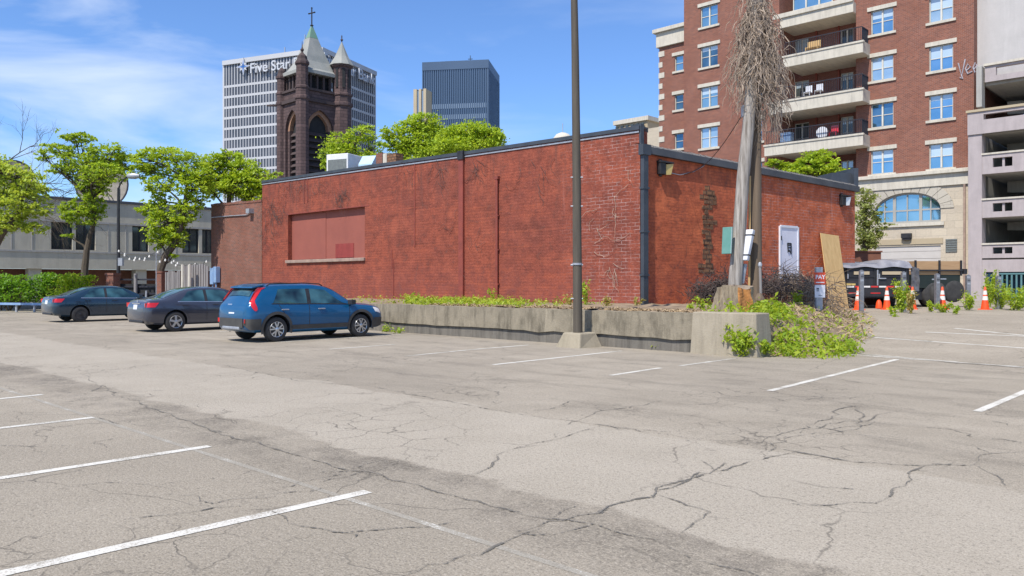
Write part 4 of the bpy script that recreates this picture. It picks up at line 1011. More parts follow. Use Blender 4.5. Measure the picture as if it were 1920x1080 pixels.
    if suv:
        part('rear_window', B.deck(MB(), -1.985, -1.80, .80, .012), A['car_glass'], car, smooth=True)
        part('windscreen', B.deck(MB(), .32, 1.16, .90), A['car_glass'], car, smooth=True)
        sp = MB().prismx([(-1.93,1.44),(-1.90,1.43),(-1.60,1.50),(-1.52,1.555),(-1.92,1.475)], -.60, .60)
        sp.v = [(y, x, z) for x, y, z in sp.v]; sp.f = [f[::-1] for f in sp.f]
        part('spoiler', sp, paint, car, bevel=.008)
        part('spoiler_shade_panel', MB().obox((-1.845, 0, 1.40), (.78,0,.62), (0,1,0), (-.62,0,.78), .12, 1.16, .03), A['black'], car)  # black panel standing in for the shadow below the spoiler
        m = MB().box(-2.222, -2.19, -.63, .63, .40, .64)
        for sg in sides: B.side(m, sg, (-2.199, xr-R-.13), (-2.199, xr-R-.13), lambda x: max(.34, B.p(x)[0]+.03), lambda x: .63, .014, 12, 4)
        part('rear_bumper', m, A['clad'], car, smooth=True)
        part('skid_plate', MB().box(-2.235, -2.15, -.46, .46, .34, .42), A['steel'], car, bevel=.02)
        part('licence_plate', MB().obox((-2.185, 0, .83), (.15,0,1), (0,1,0), (1,0,-.15), .15, .30, .02), A['plate'], car)
        part('badge', MB().obox((-2.14, .18, 1.0), (0,1,0), (.3,0,1), (1,0,-.3), .22, .035, .02), A['chrome'], car)
    else:
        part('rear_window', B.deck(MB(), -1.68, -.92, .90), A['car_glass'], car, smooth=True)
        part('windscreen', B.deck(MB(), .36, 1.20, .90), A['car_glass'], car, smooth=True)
        part('licence_plate', MB().obox((-2.265, 0, .80), (.12,0,1), (0,1,0), (1,0,-.12), .15, .30, .02), A['plate'], car)
        part('boot_trim', MB().obox((-2.245, 0, .915), (0,1,0), (0,0,1), (1,0,0), .62, .035, .02), A['chrome'], car)
        part('badge', MB().lathe([(.05,-.01),(.05,.01)], 16, (-2.2,0,.975), 'x'), A['chrome'], car)
        part('rear_bumper', MB().box(-2.27, -2.1, -.55, .55, .30, .38), A['black'], car, bevel=.02)
        part('boot_seam', MB().obox((-2.262, .0, .70), (0,1,0), (0,0,1), (1,0,0), 1.2, .012, .012), A['black'], car)
    return car
ROT = pi/2 - TH
def park(r, s): x, y = rs(r, s); return (x, y, 0)
R1 = .335; xr, xf = -1.36, 1.36
make_car('parked_car', 'blue crossover with slim red boomerang tail lights parked against the low wall', SUV, A['kia'], park(-20.0, 12.36), ROT, R1, xr, xf, True, A['chrome'], 'fan')
make_car('parked_car', 'charcoal grey sedan with silver five spoke wheels parked beside the blue crossover', SED, A['grey_car'], park(-26.25, 12.34), ROT, .325, -1.34, 1.345, False, A['chrome'], 'spoke')
make_car('parked_car', 'dark navy sedan with black steel wheels parked in front of the hedge', SED, A['navy'], park(-35.2, 12.34), ROT, .315, -1.30, 1.30, False, A['black'], 'steel')
# ------------------------------------------------------------------ brick apartment building
FA0 = Frame(*rs(0, 54.5), -TH)
xa0 = FA0.X(1236); FA = Frame(FA0.o[0]+FA0.d[0]*xa0, FA0.o[1]+FA0.d[1]*xa0, -TH)
apt = thing('apartment_building', 'tall red brick apartment block with cream lintels and long balconies', 'building', (FA.o[0], FA.o[1], 0))
ZF = 3.09; ZT = 34.0
XL1 = FA.X(1290); XB0 = FA.X(1468); XB1 = FA.X(1605); XR = FA.X(1826)
zbase = FA.hit(1700, 333)[1]
def fq(m, x0, x1, z0, z1, y=0): m.face((x0,y,z0),(x1,y,z0),(x1,y,z1),(x0,y,z1))
def wall_with_holes(m, x0, x1, z0, z1, holes, y=0, depth=.22):
    """a wall face with rectangular openings and their reveals"""
    xs = sorted({x0, x1, *[h[0] for h in holes], *[h[1] for h in holes]}); zs = sorted({z0, z1, *[h[2] for h in holes], *[h[3] for h in holes]})
    for a, b in zip(xs, xs[1:]):
        for c, d in zip(zs, zs[1:]):
            mx, mz = (a+b)/2, (c+d)/2
            if not any(h[0] < mx < h[1] and h[2] < mz < h[3] for h in holes): fq(m, a, b, c, d, y)
    for a, b, c, d in holes:
        m.face((a,y,c),(a,y,d),(a,y+depth,d),(a,y+depth,c)); m.face((b,y+depth,c),(b,y+depth,d),(b,y,d),(b,y,c))
        m.face((a,y,d),(b,y,d),(b,y+depth,d),(a,y+depth,d)); m.face((a,y+depth,c),(b,y+depth,c),(b,y,c),(a,y,c))
def window(parent, fr, x0, x1, z0, z1, y=0, glass='win_glass', lintel=True, split=2):
    w = fpart('window', MB(), A['win_frame'], parent, fr) if False else None
    m = MB(); t = .055
    m.box(x0, x0+t, y+.10, y+.2, z0, z1).box(x1-t, x1, y+.10, y+.2, z0, z1).box(x0+t, x1-t, y+.10, y+.2, z1-t, z1).box(x0+t, x1-t, y+.10, y+.2, z0, z0+t)
    for k in range(1, split):
        xm = lerp(x0, x1, k/split); m.box(xm-.05, xm+.05, y+.09, y+.2, z0+t, z1-t)
    zm = lerp(z0, z1, .5)
    for k in range(split):
        a, b = lerp(x0, x1, k/split)+.065, lerp(x0, x1, (k+1)/split)-.065; m.box(a, b, y+.12, y+.19, zm-.022, zm+.022)
    w = fpart('window', m, A['win_frame'], parent, fr)
    if glass == 'win_glass': glass = rnd.choice(('win_glass','win_glass','win_glass_dark','win_glass_pale'))
    part('pane', MB().face((x0+.02,y+.165,z0+.02),(x1-.02,y+.165,z0+.02),(x1-.02,y+.165,z1-.02),(x0+.02,y+.165,z1-.02)), A[glass], w)
    if rnd.random() < .6 and split == 2:
        h = rnd.choice((.35, .5, .22)); part('blind', MB().face((x0+.08,y+.150,lerp(z1,z0,h)),(x1-.08,y+.150,lerp(z1,z0,h)),(x1-.08,y+.150,z1-.06),(x0+.08,y+.150,z1-.06)), A['win_blind'], w)
    if lintel:
        part('lintel', MB().box(x0-.22, x1+.22, y-.07, y+.1, z1, z1+.26), A['limestone'], w)
        part('sill', MB().box(x0-.18, x1+.18, y-.09, y+.1, z0-.16, z0), A['limestone'], w)
A['win_blind'] = glassy('blind_behind_glass', (0.50, 0.60, 0.68), (0.42, 0.53, 0.62), 0.1, 0.2)
# right hand brickwork
z1b = FA.hit(1653, 105)[1]; z0b = FA.hit(1653, 150)[1]
WA, WBb = (FA.X(1633), FA.X(1675)), (FA.X(1742), FA.X(1787))
holes = []
for k in range(-2, 6):
    for w in (WA, WBb): holes.append((w[0], w[1], z0b+ZF*k, z1b+ZF*k))
holes = [h for h in holes if h[2] > zbase+.2]
m = MB(); wall_with_holes(m, XB1, XR, zbase, ZT, holes)
m.face((XR,0,0),(XR,14,0),(XR,14,ZT),(XR,0,ZT)); m.face((XB1,2.2,zbase),(XB1,0,zbase),(XB1,0,ZT),(XB1,2.2,ZT))
fpart('wall', m, A['apt_brick'], apt, FA)
for h in holes: window(apt, FA, *h)
# left hand bay
WL = (FA.X(1321), FA.X(1353)); WS = (FA.X(1265), FA.X(1281)); WM = (FA.X(1417), FA.X(1436))
hl = [(WL[0], WL[1], z0b+ZF*k, z1b+ZF*k) for k in range(-2, 6)] + [(WM[0], WM[1], z0b+ZF*k, z1b+ZF*k) for k in range(-2, 6)]
m = MB(); wall_with_holes(m, XL1, XB0, 0, ZT, hl, -0.6)
m.face((XL1,8,0),(XL1,-.6,0),(XL1,-.6,ZT),(XL1,8,ZT)); m.face((XB0,-.6,0),(XB0,2.2,0),(XB0,2.2,ZT),(XB0,-.6,ZT))
fpart('wall', m, A['apt_brick'], apt, FA)
for h in hl: window(apt, FA, *h, y=-.6)
# low wing with a cream cornice
zc = FA.hit(1262, 84)[1]
hs = [(WS[0], WS[1], z0b+ZF*k+.35, z1b+ZF*k) for k in range(-2, 2)]
m = MB(); wall_with_holes(m, 0, XL1, 0, zc, hs); m.face((0,9,0),(0,0,0),(0,0,zc),(0,9,zc))
fpart('wall', m, A['apt_brick'], apt, FA)
for h in hs: window(apt, FA, *h, split=1)
fpart('cornice', MB().box(-.18, XL1, -.2, .4, zc, zc+1.15).box(-.4, XL1, -.42, .5, zc+1.15, zc+1.45).box(-.1, XL1, .0, 9, zc+1.0, zc+1.3), A['limestone'], apt, FA, bevel=.02)
for k in range(26):
    z = k*.86; w = .5 if k % 2 else .32
    if 5 < z < zc: fpart('quoin', MB().box(-.04, w, -.04, .3, z, z+.42), A['limestone'], apt, FA)
# balcony recess
YR = 1.9
doors = []
for k in range(-2, 5):
    zf = z0b + ZF*k - .95
    for px in ((1490,1517),(1576,1600)):
        a, b = FA.X(px[0], YR), FA.X(px[1], YR); doors.append((a, b, zf+.1, zf+2.35))
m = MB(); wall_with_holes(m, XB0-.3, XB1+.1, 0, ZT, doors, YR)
fpart('recess_wall', m, A['apt_brick_shaded'], apt, FA)
for d in doors: window(apt, FA, *d, y=YR, glass='win_dark', lintel=False)
for px in (1530, 1572):
    x = FA.X(px, YR-.15); fpart('rain_pipe', MB().box(x-.05, x+.05, YR-.12, YR-.02, 3, ZT), A['red_metal'], apt, FA)
YB = -1.3
BX1 = FA.X(1618, YB)
def balcony(px0, ztop_px, zbot_px, k):
    x0 = FA.X(px0, YB); zt_, zb_ = FA.hit(1617, ztop_px, YB)[1], FA.hit(1617, zbot_px, YB)[1]
    b = fpart('balcony', MB().box(x0, BX1, YB, YR-.01, zb_, zt_).box(x0-.06, BX1+.06, YB-.06, YB+.2, zt_-.10, zt_+.03), A['limestone'], apt, FA, bevel=.015)
    r = MB(); h = 1.0
    r.box(x0+.1, BX1-.1, YB+.12, YB+.17, zt_+h-.05, zt_+h).box(x0+.1, BX1-.1, YB+.12, YB+.17, zt_+.08, zt_+.12)
    n = int((BX1-x0)/.13)
    for i in range(n+1):
        x = lerp(x0+.1, BX1-.1, i/n); r.box(x-.012, x+.012, YB+.13, YB+.16, zt_+.03, zt_+h-.05)
    r.box(BX1-.15, BX1-.1, YB+.17, -.02, zt_+h-.05, zt_+h)
    for i in range(12):
        y = lerp(YB+.2, -.05, i/11); r.box(BX1-.14, BX1-.11, y-.012, y+.012, zt_+.03, zt_+h-.05)
    part('railing', r, A['rail'], b)
    return x0, zt_
balc = [balcony(1468, 76, 98, 2), balcony(1440, 165, 189, 1), balcony(1433, 250, 272, 0)]
zt_ = FA.hit(1600, 326, YB)[1]
# lowest terrace rail seen over the roof
# cream band and glazing high in the recess
za, zb_ = FA.hit(1604, 2, -.4)[1], FA.hit(1604, 22, -.4)[1]
fpart('cornice', MB().box(XB0-.4, XB1, -.5, YR, zb_, za).box(XB0-.5, XB1, -.62, -.3, za-.02, za+.3), A['limestone'], apt, FA, bevel=.02)
window(apt, FA, FA.X(1486), FA.X(1560), za+.5, za+2.2, y=0, split=3, lintel=False)
# stone base with the big arched window
ax0, ax1 = FA.X(1644), FA.X(1767); zs = FA.hit(1705, 395)[1]; z_sill = FA.hit(1705, 419)[1]; zap = FA.hit(1705, 362)[1]
XS1 = FA.X(1812); YS = -.35
def arc_z(x, c, w, z0, rise):                       # flattened arch
    return z0 + rise*sqrt(max(0, 1-((x-c)/w)**2.0))**1.0
c_, w_ = (ax0+ax1)/2, (ax1-ax0)/2
xs = [ax0 + (ax1-ax0)*(.5-.5*cos(pi*i/28)) for i in range(29)]
m = MB(); zc1_ = zbase-.75
X0s = XB1-3.0
fq(m, X0s, ax0, 0, zc1_, YS); fq(m, ax1, XS1+.35, 0, zc1_, YS); fq(m, ax0, ax1, 3.9, z_sill, YS)
for a, b in zip(xs, xs[1:]):
    za_, zb2 = arc_z(a, c_, w_, zs, zap-zs), arc_z(b, c_, w_, zs, zap-zs)
    m.face((a,YS,za_),(b,YS,zb2),(b,YS,zc1_),(a,YS,zc1_)); m.face((a,YS+.35,za_),(b,YS+.35,zb2),(b,YS,zb2),(a,YS,za_))
m.face((ax0,YS,z_sill),(ax0,YS,zs),(ax0,YS+.35,zs),(ax0,YS+.35,z_sill)); m.face((ax1,YS+.35,z_sill),(ax1,YS+.35,zs),(ax1,YS,zs),(ax1,YS,z_sill))
m.face((XS1+.35,YS,0),(XS1+.35,3,0),(XS1+.35,3,zc1_),(XS1+.35,YS,zc1_)); m.face((X0s,3,0),(X0s,YS,0),(X0s,YS,zc1_),(X0s,3,zc1_))
fpart('stone_base', m, A['stone'], apt, FA)
fpart('cornice', MB().box(X0s-.1, XS1+.45, YS-.12, .3, zc1_, zc1_+.75).box(X0s-.25, XS1+.6, YS-.32, .3, zc1_+.75, zc1_+.98), A['limestone'], apt, FA, bevel=.02)
m = MB(); nv = 13
for i in range(nv):
    q0, q1 = pi - pi*i/nv - .008, pi - pi*(i+1)/nv + .008
    def ap(q, k): return (c_ + (w_+k*.75)*cos(q), zs + (zap-zs + k*.75)*sin(q))
    p = [ap(q0, .0), ap((q0+q1)/2, .0), ap(q1, .0), ap(q1, 1), ap((q0+q1)/2, 1), ap(q0, 1)]
    m.prism([(x, z) for x, z in p], YS-.05, YS+.02)
fpart('arch_stones', m, A['limestone_grey'] if 'limestone_grey' in A else A['voussoir'], apt, FA)
m = MB()
t_ = .09
def arcbar(x, hw):
    zt2 = arc_z(x, c_, w_, zs, zap-zs); m.box(x-hw, x+hw, YS+.14, YS+.26, z_sill, zt2-.02)
for px, hw in ((1661,.035),(1679,.09),(1703,.035),(1728,.09),(1747,.035)): arcbar(FA.X(px), hw)
m.box(ax0, ax1, YS+.12, YS+.27, z_sill, z_sill+.14)
zmid = FA.hit(1705, 395)[1]; m.box(ax0+.02, ax1-.02, YS+.15, YS+.25, zmid-.05, zmid+.05)
for a, b in zip(xs, xs[1:]):
    za_, zb2 = arc_z(a, c_, w_, zs, zap-zs), arc_z(b, c_, w_, zs, zap-zs); m.face((a,YS+.13,za_-.12),(b,YS+.13,zb2-.12),(b,YS+.13,zb2),(a,YS+.13,za_))
aw = fpart('arched_window', m, A['taupe_frame'], apt, FA)
poly = [(ax0, z_sill), (ax1, z_sill)] + [(x, arc_z(x, c_, w_, zs, zap-zs)) for x in xs[::-1]]
part('pane', MB().add([(x, YS+.2, z) for x, z in poly], [tuple(range(len(poly)))]), A['arch_glass'] if 'arch_glass' in A else A['win_glass'], aw)
part('sill', MB().box(ax0-.2, ax1+.2, YS-.12, YS+.2, z_sill-.22, z_sill), A['limestone'], aw)
# garage door, lamp, vent, downpipe
gd0, gd1 = FA.X(1640), FA.X(1768); gz = FA.hit(1700, 459)[1]
m = MB()
for i in range(8): m.box(gd0, gd1, YS+.06, YS+.10, .3+(gz-.3)*i/8+.02, .3+(gz-.3)*(i+1)/8)
fpart('garage_door', m, A['garage_door'], apt, FA)
fpart('door_lintel', MB().box(gd0-.1, gd1+.1, YS-.05, YS+.15, gz, gz+.35), A['tan_stone'], apt, FA)
fpart('wall_backing', MB().face((gd0,YS+.12,0),(gd1,YS+.12,0),(gd1,YS+.12,4.3),(gd0,YS+.12,4.3)), A['stone'], apt, FA)
x, z = FA.hit(1701, 444, YS); fpart('wall_lamp', MB().box(x-.3, x+.3, YS-.28, YS, z-.1, z+.22).box(x-.24, x+.24, YS-.24, YS-.03, z-.22, z-.1), A['black'], apt, FA, bevel=.03)
x, z = FA.hit(1784, 460, YS); m = MB()
for k in range(6): m.box(x-.32, x+.32, YS-.06, YS, z-.4+k*.14, z-.31+k*.14)
fpart('vent', m, A['ac_grille'], apt, FA)
x = FA.X(1809, YS); fpart('rain_pipe', MB().box(x-.06, x+.06, YS-.12, YS-.01, 0, zc1_), A['sill'], apt, FA)
# roof
fpart('roof', MB().face((XL1,-.6,ZT),(XR,-.6,ZT),(XR,14,ZT),(XL1,14,ZT)), A['roof'], apt, FA)
# things on the balconies
def prop(name, label, cat, mb, mat, fr, **k):
    o = mb.build(name, mat, None, **k); o.location = (*fr.o, 0); o.rotation_euler = (0,0,fr.a); return tag(o, label, cat)
z0 = balc[2][1]
x = FA.X(1543, -.6); prop('round_table', 'white round folding table top tilted up on the lowest balcony', 'table', MB().lathe([(.40,-.03),(.40,.03)], 24, (x,-.75,z0+.50), 'y').box(x-.03, x+.03, -.72, -.66, z0+.04, z0+.5), A['sign_white'], FA)
x = FA.X(1563, -.6); prop('folding_chair', 'red chair beside the white round table on the lowest balcony', 'chair', MB().box(x-.25, x+.25, -.8, -.3, z0+.42, z0+.48).box(x-.25, x+.25, -.34, -.28, z0+.48, z0+.95).box(x-.25, x-.2, -.8, -.74, z0+.03, z0+.42).box(x+.2, x+.25, -.8, -.74, z0+.03, z0+.42), A['red_lamp'], FA)
x = FA.X(1478, -.6); prop('storage_box', 'blue box standing behind the railing of the lowest balcony', 'box', MB().box(x-.45, x+.3, -.9, -.4, z0+.04, z0+.75).box(x-.48, x+.33, -.93, -.37, z0+.75, z0+.8), A['blue_box'], FA, bevel=.02)
z0 = balc[1][1]
x = FA.X(1527, -.6)
m = MB()
for dx in (-.45, .3):
    m.box(x+dx-.2, x+dx+.25, -.9, -.45, z0+.42, z0+.47).box(x+dx-.2, x+dx+.25, -.5, -.45, z0+.47, z0+.95)
    for lx in (-.19, .2): m.box(x+dx+lx, x+dx+lx+.04, -.9, -.86, z0+.03, z0+.42)
    prop('balcony_chair', 'white chair on the middle balcony, %s one of the two' % ('left' if dx < 0 else 'right'), 'chair', m, A['sign_white'], FA); m = MB()
z0 = balc[0][1]
x = FA.X(1527, -.2)
m = MB().box(x-.5, x+.4, -.6, -.1, z0+.45, z0+.52).box(x-.5, x+.4, -.14, -.08, z0+.52, z0+1.0)
for lx in (-.48, .34): m.box(x+lx, x+lx+.05, -.6, -.55, z0+.03, z0+.45)
prop('wooden_bench', 'tan wooden bench on the upper balcony', 'bench', m, A['plywood'], FA)
# painted tag at the wall's edge
x, z = FA.hit(1797, 133); tg = MB()
def st(pts): tg.tube([(x+a*.86, -.03, z+b*.86) for a, b in pts], .042, 5)
st([(0,.55),(.22,-.45),(.45,.75)]); st([(.5,-.1),(.78,.12),(.62,.38),(.47,.05),(.6,-.32),(.9,-.2)]); st([(.98,-.1),(1.2,.14),(1.08,.38),(.95,.05),(1.05,-.3),(1.3,-.15)]); st([(.1,-.5),(.28,-.62),(.2,-.3)])
fpart('painted_tag', tg, A['soot'], apt, FA)

# ------------------------------------------------------------------ parking garage on the right
FG = Frame(*rs(0, 53.2), -TH)
x0 = FG.X(1815); FG = Frame(FG.o[0]+FG.d[0]*x0, FG.o[1]+FG.d[1]*x0, -TH)
gar = thing('parking_garage', 'open sided concrete parking garage of pinkish grey panels', 'parking garage', (FG.o[0], FG.o[1], 0))
XW = FG.X(1841); XE = 26.0
def gz_(py): return FG.hit(1850, py)[1]
zr = gz_(206)
fpart('pier', MB().box(0, XW, 0, .9, 0, zr), A['garage'], gar, FG, bevel=.02)
fpart('pier', MB().box(.35, FG.X(1838), .35, 1.1, zr+.3, gz_(122)+.1), A['garage_grey'], gar, FG, bevel=.02)
for px in (11.0, 20.0): fpart('pier', MB().box(px, px+.8, .3, 1.1, 0, zr+3.6), A['garage_grey'], gar, FG)
fpart('base_wall', MB().box(XW, XE, .05, .3, gz_(510), gz_(487)).box(XW-.02, XW+.2, .05, .3, 0, gz_(510)).box(FG.X(1862), FG.X(1872), .05, .3, 0, gz_(510)), A['garage'], gar, FG)
def spandrel(pt, pb, y, win=True, mat='garage'):
    """a parapet panel with slots"""
    z1, z0 = gz_(pt), gz_(pb); h = z1-z0
    hs = [(XW+.55, XW+1.55, z0+.32*h, z0+.80*h)] + [(XW+2.2+6*k, XW+7.6+6*k, z0+.32*h, z0+.80*h) for k in range(4)]
    hs = [q for q in hs if q[1] < XE]
    m = MB(); wall_with_holes(m, XW, XE, z0, z1, hs, y, .3)
    m.face((XW,y,z1),(XE,y,z1),(XE,y+.3,z1),(XW,y+.3,z1)); m.face((XW,y+.3,z0),(XE,y+.3,z0),(XE,y,z0),(XW,y,z0)); m.box(XW+1.02, XW+1.14, y+.1, y+.25, z0+.32*h, z0+.8*h)
    fpart('parapet_panel', m, A[mat], gar, FG)
    fpart('coping', MB().box(XW-.03, XE, y-.06, y+.36, z1, z1+.10), A['limestone'], gar, FG)
spandrel(290, 326, .05); spandrel(375, 408, .05); spandrel(459, 484, .05)
zz1, zz0 = gz_(208), gz_(250)
m = MB(); wall_with_holes(m, 0.0, XE, zz0, zz1, [(XW+.1, XE-.5, zz0+.62*(zz1-zz0), zz0+.86*(zz1-zz0))], -.08, .3)
m.box(-.01, 0.0, -.08, .9, zz0, zz1)
fpart('parapet_panel', m, A['garage'], gar, FG)
fpart('coping', MB().box(-.08, XE, -.16, .3, zz1, zz1+.14), A['tan_stone'], gar, FG)
zt1, zt0 = FG.hit(1850, 124, .6)[1], FG.hit(1850, 154, .6)[1]; h = zt1-zt0
hs = [(XW+.6, XW+2.6, zt0+.34*h, zt0+.85*h), (XW+3.4, XW+10, zt0+.34*h, zt0+.85*h), (XW+11, XW+18, zt0+.34*h, zt0+.85*h)]
m = MB(); wall_with_holes(m, XW+.02, XE, zt0, zt1, hs, .6, .3); fpart('parapet_panel', m, A['garage'], gar, FG)
fpart('coping', MB().box(XW-.03, XE, .5, 1.0, zt1, zt1+.14), A['limestone'], gar, FG)
for pb in (326, 408, 250, 154):
    z = gz_(pb); fpart('deck', MB().box(XW-.02, XE, .36 if pb != 154 else .95, 15, z-.02, z+.26), A['garage_grey'], gar, FG)
for i, pb in enumerate((484, 408, 326, 250)):
    z = gz_(pb); m = MB(); m.add([(XW+.3,5.0,z+1.9),(XE,5.0,z-.1),(XE,5.0,z+.7),(XW+.3,5.0,z+2.7),(XW+.3,5.3,z+1.9),(XE,5.3,z-.1),(XE,5.3,z+.7),(XW+.3,5.3,z+2.7)], [(0,1,2,3),(3,2,6,7),(4,7,6,5),(0,4,5,1)])
    fpart('ramp', m, A['garage_grey'], gar, FG)
fpart('back_wall', MB().face((0,15,0),(XE,15,0),(XE,15,zt0),(0,15,zt0)).box(0.02, .3, .9, 15, 0, zr), A['garage_grey'], gar, FG)
fpart('deck', MB().box(XW, XE, .3, 15, gz_(484)-.05, gz_(484)+.2), A['garage_grey'], gar, FG)
m = MB(); a, b = FG.X(1842), FG.X(1862); z = gz_(511); n = 12
for i in range(n): x = lerp(a+.05, b-.05, (i+.5)/n); m.box(x-.05, x+.05, .12, .2, .1, z)
m.box(a, b, .22, .26, .1, z); fpart('gate', m, A['gate_blue'], gar, FG)
m = MB(); a, b = FG.X(1872), XE-10; n = 60
for i in range(n): x = lerp(a+.05, b, (i+.5)/n); m.box(x-.045, x+.045, .12, .2, .1, z-.05)
m.box(a, b, .1, .22, z-.12, z-.02).box(a, b, .1, .22, .4, .5); fpart('gate', m, A['gate_green'], gar, FG)
fpart('gate_shade_sheet', MB().face((a,.9,0),(b,.9,0),(b,.9,z),(a,.9,z)), A['gate_blue'], gar, FG)  # dark sheet standing in for the shaded void behind the gate
# concrete tower behind the garage
FT = Frame(*rs(0, 55.3), -TH); x0 = FT.X(1829)
tw = thing('concrete_tower', 'tall plain grey concrete stair tower rising behind the parking garage', 'building', (*rs(0, 55.3), 0))
m = MB().box(x0, x0+9.0, 0, 12, 14.0, 40).box(x0+9.4, x0+24, 0, 12, 14.0, 40).box(x0+9.0, x0+9.4, .25, 12, 14.0, 40); fpart('wall', m, A['grey_panel'], tw, FT)
fpart('side_strip', MB().box(x0-.5, x0, .4, 1.0, 14.0, 20.5), A['tower_pale'], tw, FT)
# beige blocks far behind the corner of the red building
o_ = wp(1155, 260, 110); bb = thing('beige_building', 'distant beige stone building showing over the red roof beside the brick block', 'building', (o_.x, o_.y, 0), -TH)
part('wall', MB().box(0, 5.2, 0, 8, 0, wp(1195, 224, 106).z), A['tan_stone'], bb)
part('cornice', MB().box(-.3, 5.5, -.3, 8.3, wp(1195, 224, 106).z, wp(1195, 216, 106).z), A['limestone'], bb)
m = MB(); zz = wp(1195, 224, 106).z
for k in range(6): m.box(.2+k*.85, .6+k*.85, -.4, -.25, zz-1.6, zz-.3)
part('window', m, A['win_dark'], bb)
part('wall', MB().box(5.2, 9.5, -1, 8, 0, wp(1215, 238, 104).z), A['brown_stone'] if 'brown_stone' in A else A['stone'], bb)
o_ = wp(1055, 250, 150); dm = thing('domed_building', 'distant pale dome with a spike just above the red roofline', 'building', (o_.x, o_.y, 0))
part('dome', MB().lathe([(1.9, o_.z-8),(1.9, o_.z-1.2),(1.7, o_.z-.8),(1.2, o_.z-.2),(.5, o_.z+.1),(.02, o_.z+.15)], 24), A['limestone'], dm, smooth=True)
part('spike', MB().tube([(0,0,o_.z+.1),(0,0,o_.z+1.9)], .08, 5), A['steel'], dm)

# ------------------------------------------------------------------ bank tower
TB = radians(22.6)
FBk = Frame(-64.8, 270, -TB)                        # near corner; the left face runs towards -x
bank = thing('bank_tower', 'white gridded office tower with Five Star Bank lettering along its top', 'office tower', (FBk.o[0], FBk.o[1], 0))
LBk = -FBk.X(417); FBr = Frame(-64.8, 270, -TB+pi/2); RBk = FBr.X(706)
ZB = 82.0; FLH = 3.82; zcap = ZB-1.6; ztall = zcap-7.4
def facade(fr, x0, x1, n, sgn):
    fins = MB(); w = (x1-x0)/n
    for i in range(n+1):
        x = x0+w*i; hw = .15 if 0 < i < n else .4
        fins.box(x-hw, x+hw, .52, .9, 0, zcap)
    fpart('facade_fins', fins, A['bank_white'], bank, fr)
    bands = MB(); k = 0; z = ztall
    while z > 3: bands.box(x0, x1, .55, .9, z-.85, z); z -= FLH
    fpart('floor_bands', bands, A['bank_white'], bank, fr)
    fpart('window_band', MB().box(x0+.3, x1-.3, .7, .8, ztall, zcap), A['bank_glass'], bank, fr)
    z = ztall
    while z > 6:
        fpart('window_band', MB().box(x0+.3, x1-.3, .7, .8, z-FLH, z-.85), A['bank_glass'], bank, fr); z -= FLH
facade(FBk, -LBk, 0, 34, 1); facade(FBr, 0, RBk, 26, 1)
m = MB(); m.box(-LBk-.1, .1, -.05, RBk+.1, zcap, ZB)
fpart('roof_cap', m, A['bank_white'], bank, FBk)
fpart('core', MB().box(-LBk+1.2, -1.2, 1.2, RBk-1.2, 0, zcap), A['bank_glass'], bank, FBk)
fpart('penthouse', MB().box(-LBk*.62, -LBk*.22, 9, 22, ZB, ZB+3.2), A['tower_pale'], bank, FBk)
m = MB()
for x, h in ((-24, 5.5), (-16, 4), (-15, 9), (-13.5, 8), (-28, 3.5)): m.box(x-.12, x+.12, 10, 10.3, ZB, ZB+h)
m.box(-15.6, -13, 10, 10.4, ZB+6.2, ZB+7.2); fpart('roof_mast', m, A['steel'], bank, FBk)
x0, z0 = FBk.hit(469, 133, -.4)
def sign(fr, x, z, parent=bank):
    base = (fr.o[0]-parent.location[0], fr.o[1]-parent.location[1])
    loc = (base[0]+x*fr.d[0]-.5*fr.n[0], base[1]+x*fr.d[1]-.5*fr.n[1], z)
    text_mesh('Five Star Bank', 5.0, .25, 'sign_lettering', A['bank_sign'], parent, loc, (pi/2, 0, fr.a), bold=.03)
sign(FBk, x0, z0-.9)
cx, cz = FBk.hit(457, 125, -.4); m = MB()
for a in (0, pi/2, pi/4, -pi/4):
    L = 3.3 if a in (0, pi/2) else 2.0
    dx, dz = cos(a), sin(a)
    m.add([(cx+dx*L, -.7, cz+dz*L), (cx-dz*.75, -.7, cz+dx*.75), (cx-dx*L, -.7, cz-dz*L), (cx+dz*.75, -.7, cz-dx*.75), (cx+dx*L, -.3, cz+dz*L), (cx-dz*.75, -.3, cz+dx*.75), (cx-dx*L, -.3, cz-dz*L), (cx+dz*.75, -.3, cz-dx*.75)], [(3,2,1,0),(4,5,6,7),(0,1,5,4),(1,2,6,5),(2,3,7,6),(3,0,4,7)])
fpart('sign_logo', m, A['bank_sign'], bank, FBk)
m = MB()
for a in (0, pi/2):
    dx, dz = cos(a), sin(a); L = 2.6
    m.add([(cx+dx*L, -.74, cz+dz*L), (cx-dz*.34, -.74, cz+dx*.34), (cx-dx*L, -.74, cz-dz*L), (cx+dz*.34, -.74, cz-dx*.34)], [(3,2,1,0)])
fpart('logo_star', m, A['bank_blue'], bank, FBk)
xr_, zr_ = FBr.hit(702, 148, -.4)
text_mesh('Five Star Bank', 5.6, .25, 'sign_lettering', A['bank_sign'], bank, (FBr.d[0]*(xr_)-.5*FBr.n[0], FBr.d[1]*(xr_)-.5*FBr.n[1], FBr.hit(690, 150, -.4)[1]-1.0), (pi/2, 0, FBr.a), align='RIGHT', bold=.03)

